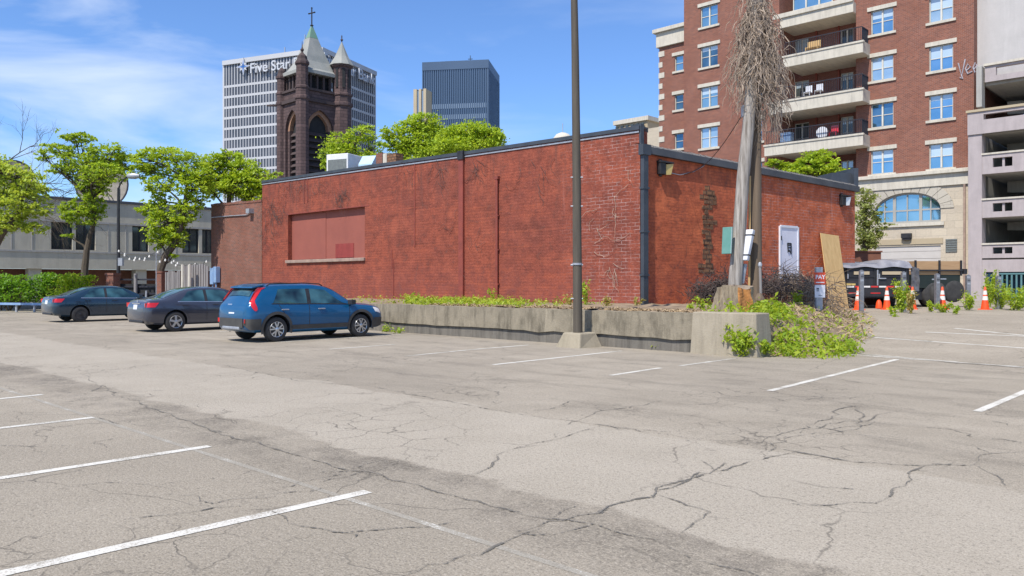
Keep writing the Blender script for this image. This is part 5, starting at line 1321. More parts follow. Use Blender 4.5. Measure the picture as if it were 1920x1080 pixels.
# ------------------------------------------------------------------ dark blue tower
TX = radians(9.0); xo = wp(915, 112, 300)
FX = Frame(xo.x, 300, -TX); FXr = Frame(xo.x, 300, -TX+pi/2)
xt = thing('blue_tower', 'dark blue steel office tower with vertical ribs rising beyond the trees', 'office tower', (xo.x, 300, 0))
LX = -FX.X(793); RX = FXr.X(935); ZX = xo.z
def ribs(fr, x0, x1, n):
    m = MB(); w = (x1-x0)/n
    for i in range(n+1): m.box(x0+w*i-.22, x0+w*i+.22, -.35, .5, 0, ZX-3.2)
    fpart('facade_ribs', m, A['tower_steel'], xt, fr)
    fpart('glazing', MB().box(x0+.1, x1-.1, .0, .1, ZX-14, ZX-3.2), A['tower_glass'], xt, fr)
    z = ZX-14; k = 0
    while z > 10:
        fpart('window_band', MB().box(x0+.1, x1-.1, .0, .1, z-2.3, z), A['tower_glass'], xt, fr)
        fpart('spandrel_band', MB().box(x0+.1, x1-.1, -.2, .1, z-4.1, z-2.3), A['tower_pale'], xt, fr); z -= 4.1; k += 1
ribs(FX, -LX, 0, 30); ribs(FXr, 0, RX, 24)
fpart('core', MB().box(-LX+.15, -.15, .15, RX-.15, 0, ZX-.5), A['tower_steel'], xt, FX)
fpart('roof_cap', MB().box(-LX-.2, .3, -.45, RX+.2, ZX-3.2, ZX), A['tower_steel'], xt, FX)
m = MB().box(-18, -14, 5, 9, ZX, ZX+1.6).box(-12, -11.6, 5, 5.4, ZX, ZX+1.4)
m.box(-8.1, -7.8, 5, 5.3, ZX, ZX+3.4).box(-8.8, -7.1, 5, 5.3, ZX+1.9, ZX+2.2).box(-10, -6, 5, 9, ZX, ZX+.9); fpart('roof_mast', m, A['tower_steel'], xt, FX)
xo = wp(776, 168, 260)
tn = thing('tan_tower', 'narrow tan stone tower with pilasters beside the dark blue tower', 'building', (xo.x, xo.y, 0), -radians(15))
m = MB()
for a, b in ((0,1.15),(1.9,2.7),(3.5,4.4)): m.box(a, b, -.4, 5, 0, xo.z)
part('pilasters', m, A['tan_stone'], tn); part('wall', MB().box(0.1, 4.3, 0, 5, 0, xo.z-.6), A['tower_pale'], tn)

# ------------------------------------------------------------------ church tower
FC = Frame(-31.9, 120, -TH)                          # near corner at the origin: left face y=0, x<0; right face x=0, y>0
FCr = Frame(-31.9, 120, -TH+pi/2)
ch = thing('church_tower', 'dark brownstone church tower with pointed arches, turrets and a steep pale roof', 'church tower', (-31.9, 120, 0))
WL_, WR_ = 6.1, 7.2
def cz_(py): return H + (HY-py)/F*120.0
zbelt, zpar, zopen, zeave = cz_(186), cz_(166), cz_(131), cz_(126)
zspr, zapx, zlow = cz_(238), cz_(200), cz_(330)
def pointed(x, c, w, z0, rise):
    a = abs(x-c); return z0 + rise*sqrt(max(0, 4*w*w-(w+a)**2))/(sqrt(3)*w)
def arch_wall(fr, x0, x1, ax0, ax1):
    c, w = (ax0+ax1)/2, (ax1-ax0)/2
    def ring(m, wi, rise, y0, y1, ztop_, z0=0):
        xs = [c-wi + 2*wi*i/24 for i in range(25)]
        fq(m, x0, c-wi, z0, ztop_, y0); fq(m, c+wi, x1, z0, ztop_, y0)
        for a, b in zip(xs, xs[1:]):
            za, zb = pointed(a, c, wi, zspr, rise), pointed(b, c, wi, zspr, rise)
            m.face((a,y0,za),(b,y0,zb),(b,y0,ztop_),(a,y0,ztop_)); m.face((a,y1,za),(b,y1,zb),(b,y0,zb),(a,y0,za))
        m.face((c-wi,y0,z0),(c-wi,y0,zspr),(c-wi,y1,zspr),(c-wi,y1,z0)); m.face((c+wi,y1,z0),(c+wi,y1,zspr),(c+wi,y0,zspr),(c+wi,y0,z0))
    m = MB(); ring(m, w, zapx-zspr, 0, .5, zbelt); fpart('wall', m, A['church'], ch, fr)
    m = MB(); wi = w*.72; rise = (zapx-zspr)*.80
    xs = [c-wi + 2*wi*i/24 for i in range(25)]
    for i in range(24):                              # tan arch order, set back
        t0, t1 = i/24, (i+1)/24
        def P(t, ww, rr): x = c-ww+2*ww*t; return (x, pointed(x, c, ww, zspr, rr))
        a, b, a2, b2 = P(t0, w+.02, zapx-zspr), P(t1, w+.02, zapx-zspr), P(t0, wi, rise), P(t1, wi, rise)
        m.face((a2[0],.45,a2[1]),(b2[0],.45,b2[1]),(b[0],.45,b[1]),(a[0],.45,a[1])); m.face((a2[0],1.1,a2[1]),(b2[0],1.1,b2[1]),(b2[0],.45,b2[1]),(a2[0],.45,a2[1]))
    fpart('arch_order', m, A['church_arch'], ch, fr)
    m = MB(); 
    for s_ in (-1, 1): a, b = sorted((c+s_*w, c+s_*wi)); fq(m, a, b, 0, zspr, .45); 
    m.face((c-wi,.45,0),(c-wi,.45,zspr),(c-wi,1.1,zspr),(c-wi,1.1,0)); m.face((c+wi,1.1,0),(c+wi,1.1,zspr),(c+wi,.45,zspr),(c+wi,.45,0))
    fpart('arch_jamb', m, A['church'], ch, fr)
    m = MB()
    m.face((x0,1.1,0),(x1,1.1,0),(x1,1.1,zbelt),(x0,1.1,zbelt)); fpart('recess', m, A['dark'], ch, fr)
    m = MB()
    for k in range(13):
        z = zlow - 2 + k*.95
        if z < zspr: m.add([(c-wi,.6,z),(c+wi,.6,z),(c+wi,1.05,z+.5),(c-wi,1.05,z+.5),(c-wi,.6,z+.12),(c+wi,.6,z+.12),(c+wi,1.05,z+.62),(c-wi,1.05,z+.62)], [(0,3,2,1),(4,5,6,7),(0,1,5,4),(2,3,7,6)])
    fpart('louvres', m, A['church_trim'], ch, fr)
arch_wall(FC, -WL_, 0, -WL_+1.25, -1.05); arch_wall(FCr, 0, WR_, .8, WR_-1.6)
for z, h, e in ((zbelt-.1, .5, .35), (zspr-.25, .3, .12), (zpar, .35, .25)):
    fpart('string_course', MB().box(-WL_-e, e, -e, WR_+e, z, z+h), A['church_trim'], ch, FC) if z != zspr-.25 else None
m = MB().box(-WL_, 0, 0, .5, zbelt+.4, zpar).box(-.5, 0, .5, WR_, zbelt+.4, zpar).box(-WL_, -WL_+.5, .5, WR_, zbelt+.4, zpar).box(-WL_+.5, -.5, WR_-.5, WR_, zbelt+.4, zpar)
fpart('parapet', m, A['church'], ch, FC)
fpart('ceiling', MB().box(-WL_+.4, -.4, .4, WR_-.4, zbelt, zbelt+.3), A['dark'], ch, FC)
m = MB()
for i in range(6):
    a = -WL_+.7+i*(WL_-1.4)/5; m.box(a-.16, a+.16, .5, .85, zpar-.6, zopen)
    b = .7+i*(WR_-1.4)/5; m.box(-.85, -.5, b-.16, b+.16, zpar-.6, zopen)
fpart('colonnade', m, A['church_trim'], ch, FC)
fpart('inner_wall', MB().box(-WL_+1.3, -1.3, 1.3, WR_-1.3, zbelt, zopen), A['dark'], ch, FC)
rx, ry = -WL_/2, WR_/2; zap = cz_(45)+1.2
def ring4(k, z): return [(rx-(WL_/2+.1)*k, ry-(WR_/2+.1)*k, z),(rx+(WL_/2+.1)*k, ry-(WR_/2+.1)*k, z),(rx+(WL_/2+.1)*k, ry+(WR_/2+.1)*k, z),(rx-(WL_/2+.1)*k, ry+(WR_/2+.1)*k, z)]
def spire(levels):
    m = MB(); b = 0
    for k, z in levels: m.v += ring4(k, z)
    for i in range(len(levels)-1):
        for j in range(4): m.f.append((i*4+j, i*4+(j+1)%4, i*4+4+(j+1)%4, i*4+4+j))
    m.f.append((3,2,1,0)); n = len(m.v); m.f.append((n-4,n-3,n-2,n-1)); return m
hh = zap-zeave
fpart('roof', spire([(1.0, zopen-.1),(1.0, zeave),(.80, zeave+.06*hh),(.58, zeave+.23*hh),(.38, zeave+.48*hh),(.20, zeave+.74*hh)]), A['church_roof'], ch, FC)
fpart('roof_cap', spire([(.205, zeave+.74*hh),(.10, zeave+.90*hh),(.03, zap)]), A['verdigris'], ch, FC)
zc = cz_(12)+1.4
m = MB().tube([(rx,ry,zap-.3),(rx,ry,zc)], .10, 6).tube([(rx-.62,ry-.62*.2,zc-.8),(rx+.62,ry+.62*.2,zc-.8)], .10, 6).lathe([(.02,-.25),(.3,0),(.02,.25)], 10, (rx,ry,zap+.1))
for dx, dz in ((-.62,-.8),(.62,-.8),(0,0)): m.lathe([(.02,-.14),(.17,0),(.02,.14)], 8, (rx+dx, ry+dx*.2, zc+dz))
fpart('cross', m, A['black'], ch, FC)
def turret(x, y, r, z1, cone=None, finial=0, name='turret'):
    m = MB().lathe([(r,0),(r,zbelt-.1),(r*1.15,zbelt),(r*1.15,zbelt+.45),(r,zbelt+.6),(r,zpar-.1),(r*1.1,zpar),(r*1.1,zpar+.3),(r*.93,zpar+.5),(r*.93,z1-.5),(r*1.12,z1-.3),(r*1.12,z1)], 8, (x,y,0))
    t = fpart(name, m, A['church'], ch, FC)
    if cone:
        part('cone_roof', MB().lathe([(r*1.25,z1-.05),(r*1.2,z1+.1),(r*.72,z1+.35*(cone-z1)),(r*.36,z1+.68*(cone-z1)),(.05,cone)], 10, (x,y,0)), A['church_roof'], t)
        part('finial', MB().tube([(x,y,cone-.1),(x,y,cone+1.0)], .09, 5).lathe([(.02,-.25),(.25,0),(.02,.25)], 8, (x,y,cone+.3)), A['church_trim'], t)
        sl_ = MB()
        for k in range(8):
            a = pi/8+2*pi*k/8; sl_.obox((x+cos(a)*r*.88, y+sin(a)*r*.88, lerp(zpar,z1,.55)), (cos(a),sin(a),0), (-sin(a),cos(a),0), (0,0,1), .16, .42, (z1-zpar)*.62)
        part('slit', sl_, A['dark'], t)
    elif finial:
        part('cap', MB().lathe([(r*1.1,z1),(r*.8,z1+.5),(r*.75,z1+.9),(.25,z1+1.4),(.14,z1+1.6),(.3,z1+1.9),(.08,z1+2.3),(.03,z1+3.2)][:8 if finial > 1 else 4], 8, (x,y,0)), A['church_trim'], t)
turret(0, 0, .98, cz_(117), None, 2); turret(-WL_, 0.1, .80, cz_(131), None, 1); turret(-.1, WR_, 1.55, cz_(112)+.5, cz_(66)+.6); turret(-WL_, WR_, .8, cz_(131), None, 1)
m = MB()
fpart('spout', MB().tube([(-WL_-.3,-.2,zbelt),(-WL_-2.2,-1.2,zbelt+.1)], [.2,.13], 6), A['church_trim'], ch, FC)
# ------------------------------------------------------------------ foliage
npr = np.random.default_rng(11)
def leaves(name, pts, size, mat, parent, up=0.35, aspect=0.5, at=None):
    pts = np.asarray(pts, float); n = len(pts)
    nrm = npr.normal(size=(n, 3)); nrm /= np.linalg.norm(nrm, axis=1, keepdims=True); nrm[:,2] += up*np.sign(nrm[:,2]+1e-6); nrm /= np.linalg.norm(nrm, axis=1, keepdims=True)
    t = npr.normal(size=(n, 3)); t -= nrm*np.sum(t*nrm, axis=1, keepdims=True); t /= np.linalg.norm(t, axis=1, keepdims=True)
    b = np.cross(nrm, t); s = size*(0.6+0.8*npr.random((n,1)))
    droop = np.array([0,0,-1.0])*s*0.18
    v = np.stack([pts - t*s*.5, pts + b*s*aspect*.5 - t*s*.05, pts + t*s*.5 + droop, pts - b*s*aspect*.5 - t*s*.05], axis=1).reshape(-1,3)
    if at is not None: v = v - np.array(at)
    me = bpy.data.meshes.new(name); me.vertices.add(4*n); me.vertices.foreach_set('co', v.astype(np.float32).ravel())
    me.loops.add(4*n); me.loops.foreach_set('vertex_index', np.arange(4*n, dtype=np.int32))
    me.polygons.add(n); me.polygons.foreach_set('loop_start', np.arange(0, 4*n, 4, dtype=np.int32))
    try: me.polygons.foreach_set('loop_total', np.full(n, 4, dtype=np.int32))
    except Exception: pass
    me.update(); me.validate(); me.materials.append(mat)
    o = bpy.data.objects.new(name, me); C.objects.link(o)
    if parent is not None: o.parent = parent
    elif at is not None: o.location = at
    return o
def blob_pts(c, r, n, clump=26, spread=.17, shell=.5):
    k = max(3, n//clump); out = []
    d = npr.normal(size=(k,3)); d /= np.linalg.norm(d, axis=1, keepdims=True)
    rad = shell + (1-shell)*npr.random((k,1))**.7
    cc = np.array(c) + d*rad*np.array(r)
    for q in cc:
        m = clump + int(npr.integers(-8, 9)); rr = np.array(r)*spread*(.6+.9*npr.random())
        out.append(q + npr.normal(size=(m,3))*rr*np.array([1,1,.55]))
    return np.concatenate(out), cc
def tree(label, cat_group, base, trunk, blobs, d, leaf, lsize, n_total, bark='bark', name='leafy_tree', shell=.45, limbs=3, tip=.25, clump=26, spread=.17, aspect=.5):
    """trunk: [(px,py,radius)] drawn at distance d from bottom to top; blobs: [(px,py,rx,ry[,dd])] in px"""
    t = thing(name, label, 'tree', base, 0, cat_group)
    B = Vector(base)
    tp = [wp(x, y, d) - B for x, y, r in trunk]; tp[0].z = min(tp[0].z, 0)
    m = MB().tube([p + Vector((npr.normal()*.03, npr.normal()*.03, 0)) for p in tp], [r for *_, r in trunk], 8)
    vol = sum(b[2]*b[3] for b in blobs); P = []
    for b in blobs:
        dd = d + (b[4] if len(b) > 4 else 0)
        c = wp(b[0], b[1], dd) - B; rx, rz = b[2]/F*dd, b[3]/F*dd
        pts, cc = blob_pts(c, (rx, max(rx,rz)*.9, rz), max(60, int(n_total*b[2]*b[3]/vol)), clump, spread, shell); P.append(pts)
        # limb to the blob and sprays inside it
        low = [p for p in tp if p.z < c.z - .2] or [tp[-1]]
        s = min(low, key=lambda p: (p-c).length*1.0 - p.z*.3)
        mid = s.lerp(c, .5) + Vector((npr.normal()*.15, npr.normal()*.15, .25*rz))
        r0 = trunk[-1][2]*.8
        m.tube([s, s.lerp(mid, .5)+Vector((0,0,.1)), mid, c], [r0, r0*.75, r0*.55, r0*.35], 6)
        for q in cc[:max(limbs, int(len(cc)*.5))]:
            q = Vector(q); w = mid.lerp(c, npr.random()); h = w.lerp(q, .5) + Vector((npr.normal()*.1, npr.normal()*.1, .1))
            m.tube([w, h, q], [r0*.28, r0*.18, r0*.08], 4, False)
    cs = [(wp(b[0], b[1], d+(b[4] if len(b) > 4 else 0))-B, b[2]/F*d) for b in blobs]
    for _ in range(len(blobs)*2):                    # loose sprays between the main masses
        (c1, r1), (c2, r2) = cs[npr.integers(len(cs))], cs[npr.integers(len(cs))]
        if (c1-c2).length < 3.2*(r1+r2): q = c1.lerp(c2, npr.uniform(.2, .8)); P.append(np.array(q)+npr.normal(size=(12,3))*np.array([.22,.22,.12])*max(.7, r1)*.8 + npr.normal(size=3)*r1*.35)
    part('trunk', m, A[bark], t, smooth=True)
    leaves('crown', np.concatenate(P), lsize, A[leaf], t, aspect=aspect)
    return t
GT = 'street trees in leaf'
tree('spreading green tree on a slim trunk in front of the round roof dishes', GT, (*gp(157, 560)[0:1], 0, 0) if False else (wp(157,505,46).x, 46, 0),
     [(157,560,.24),(158,505,.20),(163,470,.17),(168,440,.14),(178,415,.12),(172,380,.10)],
     [(140,258,24,10),(110,280,34,12),(200,288,40,22),(235,305,24,18,1),(160,305,48,22),(195,325,42,22,-1),(120,320,28,14),(175,345,30,22),(175,385,18,34),(135,395,22,22),(160,405,30,20),(80,292,16,10),(150,258,28,9),(128,443,14,5)], 46, 'leaf_locust', .19, 10500, clump=16, spread=.13)
tree('leaning forked tree between the lamp post and the plank fence', GT, (wp(298,505,45).x, 45, 0),
     [(298,570,.26),(300,508,.23),(312,480,.22),(330,455,.19),(338,430,.15),(345,390,.12),(352,345,.10)],
     [(312,420,38,30),(345,400,30,24),(300,450,24,20),(330,445,26,22),(290,395,30,14),(268,392,14,10),(285,300,36,22),(320,290,44,16),(350,315,36,26),(265,320,22,20),(365,350,36,24),(300,345,34,22),(380,330,24,20),(300,375,20,16),(326,476,9,8),(375,375,18,14)], 45, 'leaf_bright', .19, 11000, clump=16, spread=.13)
tree('bushy green tree rising behind the brown brick wing', GT, (wp(430,505,49).x, 49, 0),
     [(425,560,.24),(425,450,.2),(428,400,.16),(430,350,.12)],
     [(400,310,30,22),(430,300,30,20),(455,320,34,24),(485,335,34,22),(410,340,36,22),(445,350,40,22),(500,350,26,18),(395,355,26,18),(470,365,30,16),(522,325,10,6)], 49, 'leaf_bright', .20, 10500, clump=18, spread=.14)
tree('yellowish tree cut by the left edge of the picture', GT, (wp(-40,505,40).x, 40, 0),
     [(-40,600,.25),(-30,500,.22),(5,440,.15),(35,400,.11),(45,365,.08)],
     [(20,330,46,30),(60,345,34,24),(-10,360,50,40),(40,380,46,30),(75,390,26,22),(25,415,44,24),(65,425,24,16),(-20,420,40,26),(85,355,14,12),(-30,310,40,30)], 40, 'leaf_yellow', .19, 7500, clump=14, spread=.15)
# tree behind the roof
tree('loose yellow green tree behind the white rooftop unit', GT, (wp(660,330,70).x, 70, 0),
     [(665,540,.28),(668,400,.2),(668,300,.15),(665,270,.1)],
     [(640,265,34,18),(620,290,22,18),(680,250,28,16),(700,280,18,18),(650,290,36,20),(690,300,26,14),(612,310,14,12)], 70, 'leaf_bright', .27, 4600, shell=.55, clump=14, spread=.15)
tree('tall dense green tree behind the red roof below the dark blue tower', GT, (wp(790,330,72).x, 72, 0),
     [(800,540,.3),(800,400,.24),(800,300,.2),(798,250,.12)],
     [(795,232,32,22),(770,240,30,16),(735,248,22,14),(820,255,20,22),(790,270,44,24),(755,270,26,16),(800,295,50,18),(745,292,24,10),(730,270,14,12)], 72, 'leaf_bright', .27, 10500, clump=18)
tree('rounded bright green tree behind the red roof, right of the tall dense one', GT, (wp(880,330,66).x, 66, 0),
     [(885,540,.3),(885,400,.24),(882,290,.2),(880,260,.12)],
     [(880,245,40,18),(850,262,34,20),(910,258,34,20),(930,255,14,16),(875,275,60,18),(835,280,26,14),(925,268,22,10)], 66, 'leaf_bright', .26, 11000, clump=18)
tree('bright small tree behind the sloping roof edge under the balconies', GT, (wp(1520,350,43).x, 43, 0),
     [(1520,520,.16),(1520,400,.13),(1520,320,.1)],
     [(1540,293,20,14),(1515,305,28,16),(1555,312,26,12),(1480,315,24,10),(1450,308,16,10),(1495,320,34,12),(1575,322,12,8),(1535,320,30,12)], 43, 'leaf_bright', .2, 4600)
tree('pale drooping tree between the red side wall and the stone garage front', GT, (wp(1622,500,41).x, 41, 0.4),
     [(1618,560,.12),(1620,480,.10),(1622,420,.07),(1622,380,.05)],
     [(1622,375,20,24),(1628,405,24,24),(1618,435,24,24),(1635,440,18,24),(1625,460,22,12),(1660,425,14,7)], 41, 'leaf_pale', .16, 3600, spread=.2)
# bare tree
def bare(label, base, d, trunk, seeds, n, seed, r0=.06):
    rr = random.Random(seed); t = thing('bare_tree', label, 'tree', base, 0); B = Vector(base)
    m = MB(); tp = [wp(x, y, d)-B for x, y, r in trunk]; tp[0].z = min(0, tp[0].z); m.tube(tp, [r for *_, r in trunk], 7)
    part('trunk', m, A['bark'], t, smooth=True)
    k = MB()
    def grow(p, a, e, L, r, dep):
        pts = [p]
        for i in range(4):
            a += rr.gauss(0,.22); e += rr.gauss(.02,.16); p = p + Vector((cos(a)*cos(e), sin(a)*cos(e)*.6, sin(e)))*L/4; pts.append(p)
        k.tube(pts, [r, r*.85, r*.7, r*.55, r*.4], 4, False)
        if dep > 0:
            for i in (2, 3, 4):
                for _ in range(rr.choice((1,1,2))): grow(pts[i], a+rr.uniform(-1,1), e+rr.uniform(-.8,.7), L*.62, r*.5, dep-1)
    for (px, py, px2, py2) in seeds:
        p, q = wp(px, py, d)-B, wp(px2, py2, d)-B; v = q-p
        grow(p, 0.0 if v.x > 0 else pi, atan2(v.z, abs(v.x)), v.length, r0, 3)
    part('branches', k, A['bark'], t)
    return t
bare('leafless dark branched tree against the sky at the left edge', (wp(-25,505,47).x, 47, 0), 47, [(-25,560,.2),(-22,450,.17),(-10,380,.13),(-5,330,.1)],
     [(-5,345,70,300),(-8,330,40,260),(-5,360,90,345),(0,375,110,390),(-10,320,5,245),(10,370,80,410)], 5, 5, .05)

# hedge shrubs
def shrub(name, label, cat, d, blobs, leaf, lsize, n, group=None, zb=0.0, stems=True):
    x0 = wp(blobs[0][0], 500, d).x; t = thing(name, label, cat, (x0, d, zb), 0, group); B = Vector((x0, d, zb)); P = []
    m = MB(); vol = sum(b[2]*b[3] for b in blobs)
    for b in blobs:
        c = wp(b[0], b[1], d)-B; rx, rz = b[2]/F*d, b[3]/F*d
        pts, cc = blob_pts(c, (rx, rx*.8, rz), max(50, int(n*b[2]*b[3]/vol)), 22, .2, .35); P.append(pts[pts[:,2] > .02])
        for q in cc[:10]: q = Vector(q); m.tube([(c.x*.5, 0, 0), (lerp(c.x*.5, q.x, .5), q.y*.4, q.z*.6), q], [.03, .02, .008], 4, False)
    part('stems', m, A['bark'], t); leaves('foliage', np.concatenate(P), lsize, A[leaf], t)
    return t
GH = 'hedge shrubs by the blue rail'
shrub('hedge_shrub', 'dark green hedge shrub at the left edge above the blue rail', 'shrub', 44, [(20,535,34,24),(45,545,26,22),(-15,535,30,26),(10,558,40,12)], 'leaf_hedge', .15, 3600, GH)
shrub('hedge_shrub', 'middle hedge shrub of mixed green behind the navy sedan', 'shrub', 44.5, [(80,535,26,22),(100,525,24,14),(85,555,30,14)], 'leaf_hedge', .15, 2600, GH)
shrub('hedge_shrub', 'bright yellow green hedge shrub nearest the brick pillar', 'shrub', 44, [(140,525,28,15),(165,528,16,14),(140,548,36,20)], 'leaf_bright', .15, 3000, GH)

# ------------------------------------------------------------------ beige building on the left
FD = Frame(*rs(-62, 0), -TH+pi/2)
xd0 = FD.X(-60); FD = Frame(FD.o[0]+FD.d[0]*xd0, FD.o[1]+FD.d[1]*xd0, -TH+pi/2)
XD1 = FD.X(470)
bei = thing('beige_building', 'two storey beige panelled office building with dark windows and a flat roof', 'building', (FD.o[0], FD.o[1], 0))
zt_ = FD.hit(200, 380)[1]; zw1 = FD.hit(200, 421)[1]; zw0 = FD.hit(200, 470)[1]; zb0_ = FD.hit(200, 505)[1]
wins = [(FD.X(a), FD.X(b), zw0, zw1) for a, b in ((-50,-20),(96,136),(142,179),(248,279),(342,373),(379,400),(404,430))]
m = MB(); wall_with_holes(m, 0, XD1, zb0_, zt_, wins, 0, .35); m.face((0,0,zt_),(XD1,0,zt_),(XD1,20,zt_),(0,20,zt_)); m.face((0,.5,zb0_),(XD1,.5,zb0_),(XD1,0,zb0_),(0,0,zb0_)); m.face((0,20,0),(0,0,zb0_),(0,0,zt_),(0,20,zt_))
fpart('wall', m, A['beige_panel'], bei, FD)
for a, b, c, d_ in wins:
    w = MB().box(a, a+.08, .15, .3, c, d_).box(b-.08, b, .15, .3, c, d_).box(a, b, .15, .3, d_-.08, d_).box(a, b, .15, .3, c, c+.08).box((a+b)/2-.04, (a+b)/2+.04, .15, .3, c, d_)
    w = fpart('window', w, A['black'], bei, FD); part('pane', MB().face((a,.25,c),(b,.25,c),(b,.25,d_),(a,.25,d_)), A['win_dark'], w)
m = MB().box(0, XD1, -.06, .02, zw1+.02, zw1+.16).box(0, XD1, -.05, .02, zw0-.22, zw0-.10); fpart('trim_band', m, A['garage_grey'], bei, FD)
m = MB()
for k in range(60):
    x = k*1.25
    if x < XD1 and not any(a-.1 < x < b+.1 for a, b, *_ in wins): m.box(x-.025, x+.025, -.03, .01, zw0-.1, zw1)
fpart('panel_joint', m, A['garage_grey'], bei, FD)
fpart('coping', MB().box(-.1, XD1, -.12, .4, zt_, zt_+.18), A['gutter'], bei, FD)
fpart('ground_floor', MB().box(0, XD1, 1.6, 2.0, 0, zb0_), A['rust_fence'], bei, FD)
for k in range(9): x = 4+k*7.2; fpart('column', MB().box(x-.4, x+.4, .2, 1.0, 0, zb0_), A['beige_panel'], bei, FD)
# round dishes on its roof
def dish(px, py, rpx, d, label, yaw):
    c = wp(px, py, d); R = rpx/F*d
    t = thing('roof_dish', label, 'satellite dish', (c.x, c.y, zt_), yaw, 'round dishes on the beige roof')
    zc = c.z - zt_
    m = MB().lathe([(.05,.45),(R*.5,.33),(R*.8,.14),(R,0),(R*1.0,-.10),(R*.8,.04),(R*.5,.23),(.05,.35)], 40, (0,0,zc), 'y'); part('reflector', m, A['dish'], t, smooth=True)
    rb = MB()
    for k in range(12):
        a = 2*pi*k/12; rb.tube([(0, -.0+.40, zc), (cos(a)*R*.5, .30, zc+sin(a)*R*.5), (cos(a)*R, -.04, zc+sin(a)*R)], .05, 4)
    rb.tube([(cos(2*pi*k/32)*R, -.05, zc+sin(2*pi*k/32)*R) for k in range(33)], .07, 5)
    for k in range(4):
        a = 2*pi*k/4+.6; rb.tube([(cos(a)*R*.7, .1, zc+sin(a)*R*.7), (0, -1.5, zc)], .04, 4)
    part('ribs', rb, A['rail'], t); part('mast', MB().tube([(0,.6,0),(0,.5,zc)], .16, 8).tube([(-.9,.9,0),(0,.5,zc)], .07, 5).tube([(.9,.9,0),(0,.5,zc)], .07, 5), A['steel'], t)
dish(191, 345, 45, 62, 'whole round dish behind the spreading tree on the beige roof', .25); dish(22, 345, 44, 58, 'round dish half hidden by the yellowish tree at the left edge', .1)
# lamp post
b = (wp(222,510,44.5).x, 44.5, 0); t = thing('lamp_post', 'tall thin black lamp post in front of the beige building', 'lamp post', b); Bv = Vector(b)
part('pole', MB().tube([(0,0,0), wp(222,372,44.5)-Bv, wp(222,352,44.5)-Bv], [.11,.075,.06], 10), A['black'], t, smooth=True)
pts = [wp(x, y, 44.5)-Bv for x, y in ((222,354),(226,344),(232,336),(240,331))]
part('arm', MB().tube(pts, .045, 6), A['black'], t, smooth=True)
c = wp(250,330,44.5)-Bv; part('lamp_head', MB().lathe([(.05,-.38),(.16,-.25),(.18,.1),(.10,.36)], 10, c, 'x'), A['steel'], t, smooth=True)
c = wp(227,491,44.3)-Bv; part('control_box', MB().box(c.x-.12, c.x+.12, -.32, -.1, c.z-.22, c.z+.22), A['steel'], t)
# pillars, fences, string lights
def pillar(px, d, wpx, top, label):
    c = wp(px, top, d); w = wpx/F*d; t = thing('brick_pillar', label, 'pillar', (c.x, d, 0), -.3, 'brick gate pillars')
    part('shaft', MB().box(-w/2, w/2, -w/2, w/2, 0, c.z-.12), A['brown_brick'], t); part('cap', MB().box(-w*.58, w*.58, -w*.58, w*.58, c.z-.12, c.z), A['limestone'] if False else A['brown_brick'], t)
pillar(303, 44, 13, 508, 'brick pillar at the right side of the dark gate gap'); pillar(212, 44.3, 17, 512, 'wider brick pillar under the lamp post')
def planks(px0, px1, d0, d1, top, label, n, gap=.02, mat='plank'):
    a, b = wp(px0, top, d0), wp(px1, top, d1); L = sqrt((b.x-a.x)**2+(b.y-a.y)**2)
    t = thing('plank_fence', label, 'fence', (a.x, a.y, 0), atan2(b.y-a.y, b.x-a.x)); m = MB(); w = L/n
    for i in range(n): z = a.z + rnd.uniform(-.06, .06); m.box(i*w+gap, (i+1)*w-gap, -.02+rnd.uniform(-.01,.01), .03, 0, z)
    part('boards', m, A[mat], t); part('rails', MB().box(0, L, .031, .1, .4, .5).box(0, L, .031, .1, 1.3, 1.4), A[mat], t); return t
planks(310, 338, 43.6, 43.0, 509, 'lower weathered grey plank fence beside the brick pillar', 9)
planks(340, 391, 41.5, 41.0, 497, 'taller grey plank fence against the brown brick wing', 11)
for px in (342, 355):
    c = wp(px, 496, 40.8); o = MB().tube([(0,0,0),(.02,0,c.z)], .09, 8).build('fence_post', A['limestone'], None); o.location = (c.x, c.y, 0); tag(o, 'pale post at the %s of the taller plank fence' % ('left end' if px == 342 else 'second board'), 'post', 'pale fence posts')
a, b = wp(216,515,44.6), wp(300,515,44.4)
t = thing('rail_fence', 'dark open rail fence between the two brick pillars', 'fence', (a.x, a.y, 0), atan2(b.y-a.y, b.x-a.x)); L = (b-a).length
m = MB()
for z in (.5, .9, 1.3, 1.7): m.box(0, L, -.03, .03, z, z+.09)
part('rails', m, A['rail'], t); part('mesh_panel', MB().box(0, L, .05, .08, .1, 1.5), A['dark'], t)
m = MB()
part('post', MB().tube([(L*.48,-.1,0),(L*.48,-.1,wp(262,513,44.5).z)], .1, 8), A['plank'], t)
part('post', MB().tube([(L*.70,-.1,0),(L*.72,-.1,wp(262,545,44.5).z)], .06, 8), A['steel'], t)
sl_ = thing('string_lights', 'swag of small white bulbs strung between the lamp post and the brick wing', 'string lights', (wp(262,500,43.5).x, 43.5, 0)); Bv = Vector(sl_.location)
cp = [(223,470),(234,478),(243,485),(252,487),(262,485),(271,487),(280,480),(296,472),(310,487),(322,492),(330,497),(343,500),(356,497),(366,495),(378,498),(387,490)]
cp2 = [(234,476),(254,483),(272,484),(300,490),(326,489),(333,493)]
part('cable', MB().tube([wp(x, y-1.2, 43.5)-Bv for x, y in cp], .012, 4), A['rail'], sl_)
for x, y in cp + cp2: p = wp(x, y, 43.5)-Bv; part('bulb', MB().lathe([(.02,.05),(.055,-.02),(.05,-.07),(.01,-.10)], 8, p), A['bulb'], sl_, smooth=True)
